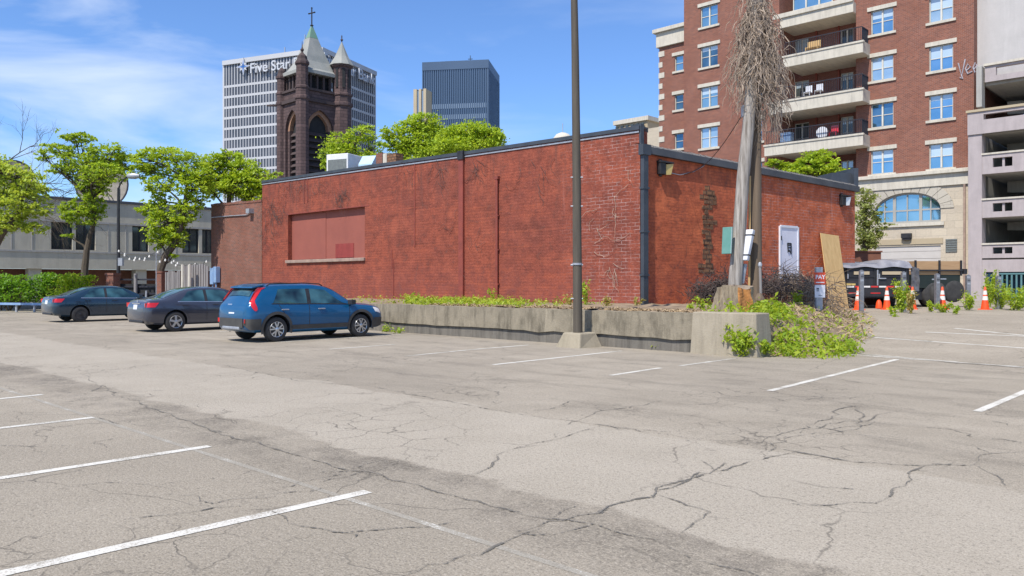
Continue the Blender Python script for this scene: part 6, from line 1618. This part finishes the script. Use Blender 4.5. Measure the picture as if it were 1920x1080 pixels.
p = wp(293,505,43.5); o = MB().tube([(0,0,0),(0,0,wp(293,465,43.5).z)], .025, 6).build('thin_mast', A['steel'], None); o.location = (p.x, p.y, 0); tag(o, 'thin grey mast carrying the bulbs beside the forked tree', 'mast')
# blue rail in front of the hedge
a, b = wp(-20,567,42.6), wp(86,566,41.6); t = thing('guard_rail', 'low pale blue steel rail in front of the hedge', 'guard rail', (a.x, a.y, 0), atan2(b.y-a.y, b.x-a.x)); L = (b-a).length
part('rail', MB().box(0, L, -.04, .04, .38, .50), A['blue_box'], t)
for k in range(3): part('post', MB().box(.5+k*1.2, .6+k*1.2, .041, .12, 0, .48), A['steel'], t)

# ------------------------------------------------------------------ poles
pb = gp(1079, 650); base = thing('pole_base', 'tapered rough concrete footing under the tall olive pole', 'concrete footing', (pb[0], pb[1], 0), -TH)
B0 = 19.45; pc = wp(1083, 600, B0)
base.location = (pc.x, B0, 0)
part('footing', MB().prismz([(-.50,-.30),(.30,-.30),(.42,.5),(-.42,.5)], -.05, .36, [(-.30,-.20),(.24,-.20),(.26,.4),(-.26,.4)]), A['concrete_base'], base, bevel=.035)
t = thing('utility_pole', 'tall straight olive brown pole standing on the tapered concrete footing', 'pole', (pc.x, B0, .34)); Bv = Vector(t.location)
pts = [wp(1083.5,628,B0), wp(1082.5,500,B0), wp(1081,300,B0), wp(1078.5,100,B0), wp(1075.5,-60,B0), wp(1074,-140,B0)]
m = MB().tube([p-Bv for p in pts], [.115,.112,.104,.092,.081,.074], 14)
part('shaft', m, A['pole_tan'], t, smooth=True)
for py, w in ((333,.02),(387,.02),(497,.025),(560,.02)):
    p = wp(1082 if py > 300 else 1080, py, B0)-Bv; part('bolt', MB().tube([(p.x-.16,-.03,p.z),(p.x+.14,-.03,p.z)], w, 6), A['steel'], t)
part('strap', MB().lathe([(.128,0),(.128,.05)], 14, tuple(wp(1082.4,497,B0)-Bv)), A['steel'], t)
D2 = 20.2
t = thing('utility_pole', 'leaning silver grey wooden pole behind the tree stump, sign boards on it', 'pole', (wp(1383,580,D2).x, D2, .85)); Bv = Vector(t.location)
pts = [wp(x, y, D2) for x, y in ((1377,584),(1380,520),(1386,430),(1394,330),(1403,240),(1411,120),(1421,0),(1432,-130))]
part('shaft', MB().tube([p-Bv + Vector((rnd.uniform(-.012,.012),0,0)) for p in pts], [.175,.172,.168,.16,.152,.146,.14,.13], 14), A['wood_pole'], t, smooth=True)
c = wp(1365,451,D2-.15)-Bv; w = Vector((.55,-.83,0)); n_ = Vector((-.83,-.55,0)); ax_ = Vector((.04,0,1)).normalized()
part('sign_board', MB().obox(c+Vector((-.02,0,0)), w, ax_.cross(w), ax_, .30, .05, .68), A['teal'], t, bevel=.01)
part('sign_face', MB().obox(c+n_*.032, w, ax_.cross(w), ax_, .28, .012, .66), A['sign_white'], t)
c = wp(1400,460,D2-.05)-Bv; ax_ = Vector((.20,0,1)).normalized(); w = Vector((.8,-.6,0))
part('sign_board', MB().obox(c, w, ax_.cross(w), ax_, .24, .16, .80), A['sign_white'], t, bevel=.02)
part('strap', MB().obox(c+ax_*.26, w, ax_.cross(w), ax_, .26, .18, .03).obox(c-ax_*.26, w, ax_.cross(w), ax_, .26, .18, .03), A['black'], t)
c0, c1 = wp(1391,531,D2+.05)-Bv, wp(1397,495,D2+.05)-Bv; part('conduit', MB().tube([c0, c1], .06, 8), A['steel'], t)
t = thing('utility_pole', 'upright brown pole beside the leaning grey one, both hung with dead vines', 'pole', (wp(1417,582,20.5).x, 20.5, .85)); Bv = Vector(t.location)
pts = [wp(x, y, 20.5) for x, y in ((1417,584),(1416.5,430),(1416,300),(1416,180),(1416,60),(1416,-60))]
part('shaft', MB().tube([p-Bv for p in pts], [.160,.158,.155,.15,.145,.14], 14), A['brown_pole'], t, smooth=True)
c = wp(1405,470,20.35)-Bv; part('conduit', MB().tube([wp(1404.5,580,20.32)-Bv, wp(1406,330,20.32)-Bv], .03, 6), A['plywood'], t)
c = wp(1398,207,20.3)-Bv; part('junction_box', MB().box(c.x-.09, c.x+.09, -.3, -.1, c.z-.16, c.z+.12), A['steel'], t)
p = wp(1424,556,20.0); o = thing('vent_pipe', 'thin pale pipe standing just right of the brown pole', 'pipe', (p.x, 20.0, .8)); Bv = Vector(o.location)
part('pipe', MB().tube([wp(1427,575,20)-Bv, wp(1426,530,20)-Bv, wp(1425,500,20)-Bv], .034, 8), A['plank'], o, smooth=True); part('cap', MB().lathe([(.04,0),(.055,.04),(.045,.10),(.02,.13)], 10, wp(1425,501,20)-Bv), A['steel'], o)
p = wp(1424,560,19.9); o = MB().lathe([(.10,0),(.12,.10),(.09,.16),(.13,.22),(.13,.36),(.08,.42),(.05,.48)], 12, (0,0,0)).build('ground_valve', A['brown_pole'], None, smooth=True); o.location = (p.x, 19.9, .84); tag(o, 'small rusty valve cap at the foot of the brown pole', 'valve')
# service wire
p0 = wp(1392,215,20.3); p1 = FR.world(FR.hit(1283,322,-.1)[0], -.1, FR.hit(1275,326,-.1)[1]); m = MB()
pts = [p0.lerp(p1, k/12) - Vector((0,0,.35*sin(pi*k/12))) for k in range(13)]
o = m.tube([p-p0 for p in pts], .012, 4).build('service_wire', A['black'], None); o.location = p0; tag(o, 'thin dark wire sagging from the poles to the floodlight', 'wire')

# dead vines hanging on the poles
vr = random.Random(21); vm = MB(); Bv = Vector((wp(1418,200,20.3).x, 20.3, 4.0))
for i in range(620):
    py = vr.triangular(-40, 190, 60); axx = 1418 + vr.gauss(0, 7)
    p = wp(axx, py, 20.3) + Vector((0, vr.gauss(0,.16), 0))
    a = vr.uniform(0, 2*pi); reach = vr.uniform(.12, .60)*(.72 + .65*sst(py, 0, 150)); drop = vr.uniform(.25, 1.15)
    out = Vector((cos(a), sin(a)*.8, 0)); pts = [p]
    n = 8
    for k in range(1, n+1):
        f = k/n; q = p + out*reach*min(1, f*1.5) + Vector((vr.gauss(0,.055), vr.gauss(0,.055), .22*sin(pi*min(1,f*1.6)) + vr.gauss(0,.03) - drop*f*f)); pts.append(q)
    r = vr.uniform(.007, .017)
    vm.tube([q-Bv for q in pts], [r, r, r*.95, r*.9, r*.85, r*.75, r*.6, r*.45, r*.3], 3, False)
    for _ in range(2):
        k = vr.randint(3, n); s = pts[k]; a2 = vr.uniform(0, 2*pi); v1 = Vector((cos(a2)*.13, sin(a2)*.13, -.10)); vm.tube([s-Bv, s+v1-Bv, s+v1*1.6+Vector((0,0,-.18))-Bv], [r*.6, r*.5, r*.2], 3, False)
for i in range(190):                                  # skirt reaching right
    px, py = vr.uniform(1425, 1474), vr.uniform(100, 170); p = wp(px-14, py-14, 20.3+vr.gauss(0,.25)); pts = [p]
    for k in range(7): p = p + Vector((vr.gauss(.035,.06), vr.gauss(0,.05), -vr.uniform(.05,.2))); pts.append(p)
    r = vr.uniform(.007, .014); vm.tube([q-Bv for q in pts], [r*(1-.1*k) for k in range(8)], 3, False)
for i in range(60):
    px = vr.uniform(1415, 1470); p = wp(px, vr.uniform(170, 215), 20.3+vr.gauss(0,.2)); pts = [p]
    for k in range(6): p = p + Vector((vr.gauss(0,.05), vr.gauss(0,.04), -vr.uniform(.05,.22))); pts.append(p)
    vm.tube([q-Bv for q in pts], [.011*(1-.13*k) for k in range(7)], 3, False)
o = vm.build('dead_vine', A['vine'], None); o.location = Bv; tag(o, 'big shaggy cluster of dead vines hanging from the tops of the twin poles', 'vines')

# stump
t = thing('tree_stump', 'cut tree stump with torn orange wood on top of the end block', 'stump', (wp(1377,580,19.0).x, 19.0, .86))
sr = random.Random(8)
def stump(a, b):
    q = 2*pi*a; z = b*.62; r = .42*(1.18-.30*b**.6) + .05*sin(q*3+.6)+.035*sin(q*7)+.03*sin(q*11+b*5) ; return (r*cos(q)*1.05, r*sin(q)*.8, z*(1+.08*sin(q*2)))
part('bark', MB().grid(stump, 48, 8), A['stump_bark'], t, smooth=True)
def stop(a, b):
    q = 2*pi*a; x, y, z = stump(a, 1); return (x*b, y*b, z+ (1-b)*.03*sin(a*40))
part('cut_top', MB().grid(stop, 48, 4), A['twig'], t)
def torn(a, b):
    q = lerp(-1.62, -.35, a); x, y, z = stump((q/(2*pi)) % 1, b); k = 1.03 + .05*sin(a*19+b*7)*sin(b*9); return (x*k, y*k-.01, z*.97+.01)
part('torn_wood', MB().grid(torn, 24, 10), A['stump_raw'], t)

# plywood leaning on the side wall
xb, zbt = FR.hit(1577, 578, -.75); xt0, ztp = FR.hit(1537, 437, -.04); xt1, _ = FR.hit(1571, 441, -.04); xb0, _ = FR.hit(1556, 578, -.75)
zb_ = .52
v = [(xb0,-.75,zb_),(xb0+(xt1-xt0)*1.0,-.75,zb_),(xt1,-.05,ztp-.06),(xt0,-.05,ztp)]
nn_ = Vector((0,-.03,0)); m = MB().add(v+[tuple(Vector(p)+nn_) for p in v], [(3,2,1,0),(4,5,6,7),(0,1,5,4),(1,2,6,5),(2,3,7,6),(3,0,4,7)])
o = m.build('plywood_sheet', A['plywood'], None); o.location = (*FR.o, 0); o.rotation_euler = (0,0,FR.a); tag(o, 'tall tan plywood sheet leaning against the red side wall', 'plywood sheet')

# brush piles and dead ivy
def brush(name, label, cat, spots, mat, n, seed, L=.9, rad=.012):
    rr = random.Random(seed); c0 = spots[0]; Bv = Vector((c0[0], c0[1], c0[2])); m = MB()
    W_ = [s[6] if len(s) > 6 else 1 for s in spots]
    for _ in range(n):
        x, y, z, rx, ry, rz = rr.choices(spots, W_)[0][:6]
        p = Vector((x+rr.gauss(0,rx*.5), y+rr.gauss(0,ry*.5), z+abs(rr.gauss(0,rz*.5)))); a, e = rr.uniform(0,2*pi), rr.uniform(-.5,.9); pts = [p]
        st = L*rr.uniform(.5,1.3)/5
        for _ in range(5): a += rr.gauss(0,.5); e += rr.gauss(-.12,.35); p = p+Vector((cos(a)*cos(e), sin(a)*cos(e), sin(e)))*st; pts.append(p)
        r = rad*rr.uniform(.5,1.4); m.tube([q-Bv for q in pts], [r, r*.95, r*.85, r*.7, r*.5, r*.3], 3, False)
    o = m.build(name, mat, None); o.location = Bv; return tag(o, label, cat)
def wpz(px, py, d): p = wp(px, py, d); return (p.x, p.y, p.z)
brush('brush_pile', 'pale tangled brush pile in front of the plywood and the post sign', 'brush pile', [(*wpz(1512,566,25),.9,1.0,.5,3),(*wpz(1540,577,25.2),.9,.9,.25,2),(*wpz(1495,556,25.5),.8,1,.7,2)], A['twig'], 520, 3, .75, .011)
brush('brush_pile', 'dark heap of dead branches below the white door', 'brush pile', [(*wpz(1470,553,26),.9,1.0,.65,3),(*wpz(1445,550,25),.6,.9,.7,2),(*wpz(1500,548,27.5),.9,.8,.5,2)], A['twig_dark'], 800, 4, .7, .012)
brush('brush_pile', 'dark mound of dead creeper against the red side wall left of the leaning pole', 'brush pile', [(*wpz(1333,560,25.2),.6,.5,.55,3),(*wpz(1350,553,25.5),.5,.5,.65,2),(*wpz(1370,553,25.5),.6,.5,.65,1)], A['twig_dark'], 800, 5, .55, .011)
# ------------------------------------------------------------------ weeds and grass
def rs_pts(n, r0, r1, s0, s1): return npr.uniform(r0, r1, n), npr.uniform(s0, s1, n)
def bz(r, s): return mound(r, s)
# grass and low leaves on the bank: nobody could count them
P = []; rr_, ss_ = rs_pts(24000, -9.5, -5.6, 16.1, 26)
for r, s in zip(rr_, ss_):
    edge = float(np.interp(s, [15.9,16.4,17.5,19.5,26,32], [-7.3,-6.6,-6.5,-6.9,-9.0,-12.2])); dd = edge-r
    if dd < -.25 or dd > 2.3: continue
    k = .5+.5*sin(r*3.7+1.3)*sin(s*2.9) ; k2 = sst(19.0-s, 0, 1.3)*.85 + .07
    if npr.random() > k2*(.12+.8*k*k)*(1 if dd > 0 else .4): continue
    x, y = rs(r, s); z = max(bz(r, s), ramp(s)); h = npr.random()**2*.26*(.4+.6*k2)*(.4+k)
    P.append((x, y, z+.02+h))
P = np.array(P)
o = leaves('grass', np.repeat(P, 2, axis=0)+npr.normal(size=(len(P)*2,3))*.05, .13, A['weed'], None, up=.1, aspect=.38); tag(o, kind='stuff')
P = []; rr_, ss_ = rs_pts(9000, -14.6, -7.0, 18.5, 33)
for r, s in zip(rr_, ss_):
    edge = float(np.interp(s, [15.9,16.4,17.5,19.5,26,32,36], [-7.3,-6.6,-6.5,-6.9,-9.0,-12.2,-13])); dd = edge-r
    if dd < -.15 or dd > 3.4 or npr.random() > .65: continue
    x, y = rs(r, s); P.append((x, y, max(bz(r, s), ramp(s))+.02+npr.random()*.10))
o = leaves('dry_straw_litter', np.array(P), .26, A['straw'], None, up=1.2, aspect=.10); tag(o, kind='stuff')
# strip of growth on the planting bed along the wall foot
P = []
for r, s in zip(*rs_pts(9000, -27, -14.8, 16.15, 20.5)):
    k = .5+.5*sin(r*1.9+.7)*sin(r*.63+1.0); x, y = rs(r, s); px = CX + x/y*F
    dens = 1.0 if 760 < px < 985 else (.35 if 985 <= px < 1130 else .10)
    if npr.random() < dens*(.25+.75*k)*(1.0 if s < 18 else .45): P.append((x, y, .88+npr.random()**2*.20))
P = np.array(P); o = leaves('ground_cover', np.repeat(P, 2, axis=0)+npr.normal(size=(len(P)*2,3))*.04, .10, A['weed'], None, up=.2, aspect=.4); tag(o, kind='stuff')
P = []
for r, s in zip(*rs_pts(3000, -19, -9.3, 16.12, 17.0)):
    x, y = rs(r, s); P.append((x, y, .89+npr.random()*.04))
o = leaves('dry_straw_litter', np.array(P), .20, A['straw'], None, up=1.5, aspect=.12); tag(o, kind='stuff')

def weed(label, x, y, z, h, w, n, leaf='weed', ls=.09, group='weeds', aspect=.45, name='weed'):
    t = thing(name, label, 'weed', (x, y, z), 0, group); m = MB(); P = []
    k = max(3, int(n/28))
    for _ in range(k):
        a = npr.uniform(0, 2*pi); l = h*npr.uniform(.55, 1.0); tip = Vector((cos(a)*w*npr.uniform(.2,1), sin(a)*w*npr.uniform(.2,1), l)); b = Vector((cos(a)*w*.15, sin(a)*w*.15, 0))
        mid = b.lerp(tip, .5)+Vector((0,0,l*.12)); m.tube([b, mid, tip], [.007,.006,.003], 4, False)
        for _ in range(28):
            f = npr.uniform(.12, 1.02); q = (b.lerp(mid, f*2) if f < .5 else mid.lerp(tip, f*2-1)) if f <= 1 else tip; P.append(np.array(q)+npr.normal(size=3)*w*.13)
    part('stem', m, A['weed_yellow' if leaf == 'weed_yellow' else 'weed'], t); leaves('leaves', np.array(P), ls, A[leaf], t, up=.2, aspect=aspect); return t
GW = 'weeds along the foot of the low wall'
for px, py, h, w, n, lab in ((985,637,.30,.35,160,'bright weed tuft at the wall foot left of the concrete footing'),(1003,633,.38,.25,120,'taller weed tuft close left of the concrete footing'),(958,633,.16,.25,70,'small low weed at the wall foot far left of the footing'),(912,632,.16,.2,60,'tiny weed at the wall foot under the round pipe'),
    (722,622,.22,.45,140,'low weed mat at the wall foot in front of the blue crossover'),(745,625,.14,.3,70,'scant weed just right of the blue crossover'),(1178,646,.22,.2,80,'weed sprig at the wall foot right of the olive pole'),(1228,656,.22,.18,70,'weed sprig left of the end block'),(1255,657,.16,.15,50,'smaller weed sprig beside the end block corner'),(1310,661,.16,.2,60,'flat weed at the front left foot of the end block')):
    x, y = gp(px, py); weed(lab, x, y, 0, h, w, n, group=GW)
x, y = gp(1395, 668); weed('leafy yellow green bush growing against the front of the end block', x, y, 0, .62, .5, 620, ls=.12)
x, y = gp(1358, 662); weed('thin dry stemmed weed left of the leafy bush at the end block', x, y, 0, .62, .25, 110, 'weed_yellow', .09)
x, y = gp(1425, 668); weed('low bright weed at the right foot of the end block', x, y, 0, .34, .4, 300, ls=.11)
for px, py, d, h, w, n, lab in ((1100,565,24.2,.9,.25,200,'tall broad leaved weed on the bed right of the olive pole'),(1067,570,24,.45,.22,70,'short weed on the bed left of the olive pole'),(1138,570,23.5,.4,.25,80,'dry low weed between the olive pole and the downpipe'),(925,560,28,.5,.3,100,'weed growing beside the round wall pipe'),(1325,575,20.5,.35,.35,160,'green weed on the bed left of the stump'),(1300,578,20.3,.22,.3,80,'lower green weed far left of the stump'),(770,556,30,.35,.4,100,'weed on the bed behind the blue crossover bonnet'),(1195,574,24,.35,.2,50,'small dry weed at the downpipe foot')):
    p = wp(px, py, d); weed(lab, p.x, p.y, .84, h, w, n, 'weed_yellow' if 'dry' in lab or 'short' in lab else 'weed', .10, 'weeds on the planting bed')
def upz(px, py):
    z = .5; d = (H-z)*F/(py-HY); return ((px-CX)/F*d, d, z)
for px, py, h, w, n, lab in ((1690,586,1.15,.30,420,'tall bright weed in front of the trailer tailgate'),(1708,588,.75,.22,200,'yellowing weed at the front of the half hidden cone'),(1675,592,.3,.2,60,'thin weed at the foot of the second post'),(1747,585,.4,.25,90,'low weed at the foot of the middle post'),(1768,586,.32,.35,140,'low spreading weed in front of the cone by the truck wheel'),(1790,590,.28,.2,60,'sparse weed right of the truck wheel'),(1815,582,.7,.35,220,'leafy weed at the foot of the dark far post'),(1855,576,1.5,.3,420,'tallest weed beside the rightmost cone'),(1875,580,1.0,.5,520,'thick bright weed in front of the green gate'),(1905,582,.85,.5,480,'thick weed at the right edge before the green gate'),(1930,582,.9,.5,300,'weed at the very right edge of the picture'),(1683,606,.3,.14,50,'single small weed standing out on the upper asphalt')):
    weed(lab, *(upz(px, py) if py < 600 else (*gp(px, py, .27), .27)), h*1.1, w*1.15, int(n*1.6), 'weed' if 'yellowing' not in lab else 'weed_yellow', .11, 'weeds along the upper lot')
x, y = gp(1683, 606, .4); 
p = wp(1475, 590, 23.5)
for px, py, d, h, lab in ((1497,555,24,.5,'yellow green sprig sticking out of the brush pile'),(1468,575,22,.35,'bright weed behind the block at the top of the bank'),(1450,577,21,.3,'bright weed right behind the end block')):
    p = wp(px, py, d); weed(lab, p.x, p.y, p.z-h*.6, h, .3, 180, 'weed', .10, 'weeds on the bank')

# ------------------------------------------------------------------ posts, signs, cones
def post(px, top, base_py, label, sign=None):
    z0 = .5; d = (H-z0)*F/(base_py-HY); x = (px-CX)/F*d; hgt = (HY-top)/F*d + H - z0; w = 7.4/F*d
    t = thing('steel_post', label, 'post', (x, d, z0-.02), rnd.uniform(-.15,.15), 'square steel posts of the upper lot edge')
    part('shaft', MB().box(-w/2, w/2, -w/2, w/2, 0, hgt-.03).box(-w*.3, w*.3, -w*.3, w*.3, hgt-.03, hgt), A['post_steel'], t, bevel=.012)
    r = random.Random(px)
    for k in range(3):
        zz = hgt - .10 - k*.13; part('sticker', MB().box(-w*.36+r.uniform(-.01,.01), w*.36, -w/2-.004, -w/2-.001, zz-r.uniform(.02,.045), zz+.03), A['gutter' if k % 2 else 'steel'], t)
    return t, w, hgt
post(1615, 505, 588, 'steel post in front of the left end of the black trailer'); post(1694, 508, 584, 'steel post behind the tall weed by the trailer'); post(1757, 512, 581, 'steel post in front of the truck wheel'); post(1815, 514, 580, 'dark steel post between the truck and the pink pier')
post(1872, 516, 580, 'steel post in front of the green gate')
z0 = .68; d = 23.6; x = (1535-CX)/F*d
t = thing('pay_sign_post', 'grey post with a red pay sign above a white notice by the brush pile', 'sign post', (x, d, z0), .1)
zz = lambda py: H + (HY-py)/F*d - z0
part('shaft', MB().box(-.10, .10, -.06, .06, -.2, zz(501)), A['steel'], t, bevel=.01)
sg = part('red_sign', MB().box(-.02-.15, .17, -.085, -.065, zz(533.5), zz(511)), A['sign_red'], t, bevel=.005)
text_mesh('PAY', .17, .003, 'lettering', A['sign_white'], sg, (-.145, -.088, zz(523)), (pi/2,0,0), bold=.004)
part('lettering', MB().box(-.13, .13, -.0895, -.0865, zz(530.5), zz(528.6)), A['sign_white'], sg)
wn_ = part('white_notice', MB().box(-.16, .16, -.085, -.065, zz(558), zz(534.5)), A['sign_white'], t, bevel=.005)
part('lettering', MB().box(-.11,-.03,-.089,-.0865,zz(543),zz(540)).box(-.11,-.03,-.089,-.0865,zz(546),zz(544.5)).box(-.05,.06,-.089,-.0865,zz(554),zz(553)), A['gutter'], wn_)
def cone_proto(name, label, loc):
    t = thing(name, label, 'traffic cone', loc, 0, 'orange traffic cones along the upper lot')
    part('base', MB().prismz([(-.19,-.19),(.19,-.19),(.19,.19),(-.19,.19)], 0, .035, [(-.18,-.18),(.18,-.18),(.18,.18),(-.18,.18)]), A['orange'], t)
    part('body', MB().lathe([(.155,.035),(.15,.07),(.035,.90),(.02,.915)], 20), A['orange'], t, smooth=True)
    r = lambda z: lerp(.15, .035, (z-.07)/.83)+.004
    for a, b in ((.38,.54),(.60,.76)): part('reflective_band', MB().lathe([(r(a),a),(r(b),b)], 20, cap=False), A['reflect'], t, smooth=True)
    return t
cones = [(1663,580.5,0,'orange traffic cone in full view in front of the trailer doors'),(1609,581,.2,'orange cone partly behind the steel post at the left end of the trailer'),(1711,580,1.0,'cone mostly hidden by the yellowing weed'),(1767,580,.1,'orange cone in front of the truck wheel'),(1847,580.5,.5,'orange cone standing alone near the pink garage wall, tall weed beside it')]
A['dark_tarp'] = plain('dark_tarp', (0.04, 0.04, 0.045), (0.14, 0.14, 0.15), 4, 0.5, bump=0.4, bscale=8)
c0 = None
for px, py, ry, lab in cones:
    loc = upz(px, py)
    if c0 is None: c0 = cone_proto('traffic_cone', lab, loc)
    else:
        c = copy_tree(c0); c.location = loc; c.rotation_euler = (0,0,ry); c['label'] = lab
x, y, z = upz(1648, 579); o = MB().lathe([(.02,0),(.14,.02),(.13,.10),(.10,.28),(.05,.36),(.01,.38)], 14).build('fallen_cone_tip', A['orange'], None, smooth=True); o.location = (x, y, z); tag(o, 'short squashed orange cone tucked behind the cone at the trailer doors', 'traffic cone')

# ------------------------------------------------------------------ trailer and truck
TD = 33.0; zg = .48
a, b = wp(1583, 560, TD), wp(1704, 560, TD); Wt = b.x-a.x
tr = thing('dump_trailer', 'black dump trailer with grey tarp, seen from its rear doors', 'trailer', (a.x, TD, zg), -.04)
tz = lambda py: H + (HY-py)/F*TD - zg
m = MB().box(0, Wt, .06, 4.2, tz(556), tz(500)); part('bed', m, A['black'], tr, bevel=.03)
for k in range(7): part('rib', MB().box(-.06, 0, .4+k*.58, .48+k*.58, tz(556), tz(500)), A['black'], tr)
for k in range(2):
    x0 = .10+k*(Wt/2-.06); x1 = x0+Wt/2-.16
    dr = part('rear_door', MB().box(x0, x1, 0, .058, tz(552), tz(503)).box(x0, x0+.07, -.03, 0, tz(552), tz(503)).box(x1-.07, x1, -.03, 0, tz(552), tz(503)).box(x0+.07, x1-.07, -.03, 0, tz(520), tz(518)), A['black'], tr)
    part('plate', MB().box(x0+(.28 if k == 0 else .15), x0+(.92 if k == 0 else .95), -.045, -.031, tz(515), tz(509)), A['tan_stone'], dr)
    for j in range(2): part('hinge', MB().tube([(x0+.03, -.05, tz(548-30*j)-.1), (x0+.03, -.05, tz(548-30*j)+.1)], .03, 6), A['steel'], dr)
part('latch', MB().box(Wt/2-.03, Wt/2+.02, -.07, -.03, tz(545), tz(506)).box(Wt/2+.02, Wt/2+.35, -.06, -.035, tz(523), tz(521)), A['steel'], tr)
bp = part('bumper', MB().box(0, Wt, -.08, 0, tz(556), tz(535)), A['black'], tr)
for k in range(8):
    x0 = .08+k*Wt/8.2; part('reflector', MB().box(x0, x0+Wt/9.2, -.086, -.081, tz(539), tz(536)), A['red_lamp'] if k % 2 else A['reflect'], bp)
for k in range(3): part('tail_lamp', MB().box(.15+k*.9, .55+k*.9, -.088, -.081, tz(550.5), tz(548.5)), A['red_lamp'], bp)
part('sticker', MB().box(.08, .45, -.035, -.031, tz(535), tz(531.5)), A['lamp_yellow'], tr)
def tarp(u_, v_):
    top = tz(499.5)+.05+.20*sst(u_, .22, .75)*(1-.35*sst(u_, .9, 1.0)) + .03*sin(u_*23)
    f = min(1, v_/.3)
    z = lerp(tz(501.5)-.03*sin(u_*15), top, f**.7) + (.05*sin(u_*17+v_*9) if v_ > .3 else .02*sin(u_*31)*sin(f*pi)); y = lerp(-.10, .16, f) if v_ < .3 else lerp(.16, 4.2, (v_-.3)/.7)
    return (lerp(-.06, Wt+.05, u_), y, z)
part('tarp', MB().grid(tarp, 40, 16), A['tarp'], tr, smooth=True)
part('tarp_bar', MB().box(-.05, Wt*.55, .20, .30, tz(500), tz(492.5)), A['tarp'], tr)
for y in (1.7, 2.6):
    for x in (.12, Wt-.12): part('wheel', MB().lathe([(.2,-.12),(.36,-.12),(.40,-.08),(.40,.08),(.36,.12),(.2,.12)], 24, (x, y, .40), 'x'), A['rubber'], tr, smooth=True)
part('chassis', MB().box(.45, Wt-.45, .05, 4.3, .45, .62).box(.2, .32, .0, .2, .0+.1, tz(556)), A['black'], tr)
part('side_flap', MB().grid(lambda u_, v_: (Wt+.03+.34*u_, -.03+.03*sin(v_*9+u_*7), lerp(tz(546), tz(499)-.10*u_, v_)), 8, 14), A['dark_tarp'], tr, smooth=True)
# stake bed truck to its right
KD = 34.6; a, b = wp(1717, 560, KD), wp(1808, 560, KD); Wk = b.x-a.x
tk = thing('stake_truck', 'dark olive flatbed truck with tan wooden side boards parked right of the trailer', 'truck', (a.x, KD, zg), .10)
kz = lambda py: H + (HY-py)/F*KD - zg
for z0, z1 in ((506.5, 489.5), (514.5, 507.5)):
    part('side_board', MB().box(0, Wk*.5-.01, -.02, .04, kz(z0), kz(z1)).box(Wk*.5+.01, Wk, -.02, .04, kz(z0), kz(z1)), A['sideboard'], tk)
    part('side_board', MB().box(-.02, .04, .05, 3.8, kz(z0), kz(z1)), A['sideboard'], tk)
for x in (-.05, Wk*.5, Wk-.05): part('stake', MB().box(x-.03, x+.05, -.07, -.021, kz(517), kz(488)), A['black'], tk)
part('rub_rail', MB().box(-.05, Wk+.2, -.09, -.03, kz(508.5), kz(505.5)).box(Wk+.04, Wk+.2, -.12, .1, kz(514), kz(504)), A['black'], tk)
part('bed_frame', MB().box(-.02, Wk-.05, 0, 3.8, kz(540), kz(515.5)).box(.1, Wk-.3, .3, 3.6, kz(555), kz(540)), A['olive'], tk)
part('deck', MB().box(0, Wk, .05, 3.8, kz(516), kz(514)), A['sideboard'], tk)
part('cross_member', MB().box(-.35, .6, .1, 3.4, kz(562), kz(541)), A['black'], tk)
for px, y, R_, py in ((1752,.42,.58,556),(1766,.30,.58,556)):
    c = wp(px, py, KD)-Vector((a.x, KD, zg))
    w_ = part('wheel', MB().lathe([(.30,-.16),(.50,-.16),(.56,-.11),(R_,-.05),(R_,.05),(.56,.11),(.50,.16),(.30,.16)], 30, (c.x, y, R_), 'y' if False else 'x'), A['rubber'], tk, smooth=True)
c = wp(1752,556,KD)-Vector((a.x, KD, zg))
w_ = part('wheel', MB().lathe([(.28,-.2),(.50,-.2),(.56,-.15),(.58,-.05),(.58,.05),(.56,.15),(.50,.2),(.28,.2)], 32, (c.x+.1, .18, .58), 'y'), A['rubber'], tk, smooth=True)
part('rim', MB().lathe([(.02,-.10),(.12,-.14),(.14,-.10),(.26,-.08),(.30,-.19)], 24, (c.x+.1, .18, .58), 'y'), A['wheel_grey'], w_, smooth=True)
c = wp(1794,546,KD)-Vector((a.x, KD, zg))
w_ = part('spare_wheel', MB().lathe([(.24,-.13),(.42,-.13),(.49,-.08),(.50,0),(.49,.08),(.42,.13),(.24,.13)], 30, (c.x, .1, c.z), 'y'), A['rubber'], tk, smooth=True)
part('rim', MB().lathe([(.02,-.09),(.15,-.10),(.22,-.05),(.25,-.12)], 24, (c.x, .1, c.z), 'y'), A['wheel_grey'], w_, smooth=True)
part('spare_carrier', MB().box(c.x-.06, c.x+.06, .24, .5, c.z-.05, kz(515)), A['black'], tk)
part('marking', MB().box(.75, 1.0, -.008, -.002, kz(525), kz(522.5)).box(1.15, 1.42, -.008, -.002, kz(524), kz(522)), A['steel'], tk)
# rust coloured board fence behind the trailer
a, b = wp(1600, 473, 38), wp(1652, 476, 38)
t = thing('board_fence', 'rust brown board fence between the red building and the stone garage front', 'fence', (a.x, 38, .45), 0)
part('boards', MB().box(0, b.x-a.x, 0, .08, 0, a.z-.45), A['rust_fence'], t); part('cap', MB().box(-.05, b.x-a.x+.05, -.05, .13, a.z-.45, a.z-.38), A['rust_fence'], t)
# small dark parapet with a box at the back of the roof
a, b = wp(1560, 326, 36), wp(1600, 334, 36)
o = MB().box(0, b.x-a.x, 0, 1.2, -.5, .10).box(b.x-a.x, b.x-a.x+.22, -.2, 1.2, -.6, .32).build('roof_curb', A['coping'], None); o.location = (a.x, a.y, a.z-.05); o.rotation_euler = (0,0,FR.a-.5); tag(o, 'dark metal roof curb at the far end of the sloping red roof', 'roof curb')
for px, py, s_ in ((944,735,.05),(936,779,.06),(1745,728,.04),(118,783,.05),(1100,640,.05)):
    pass
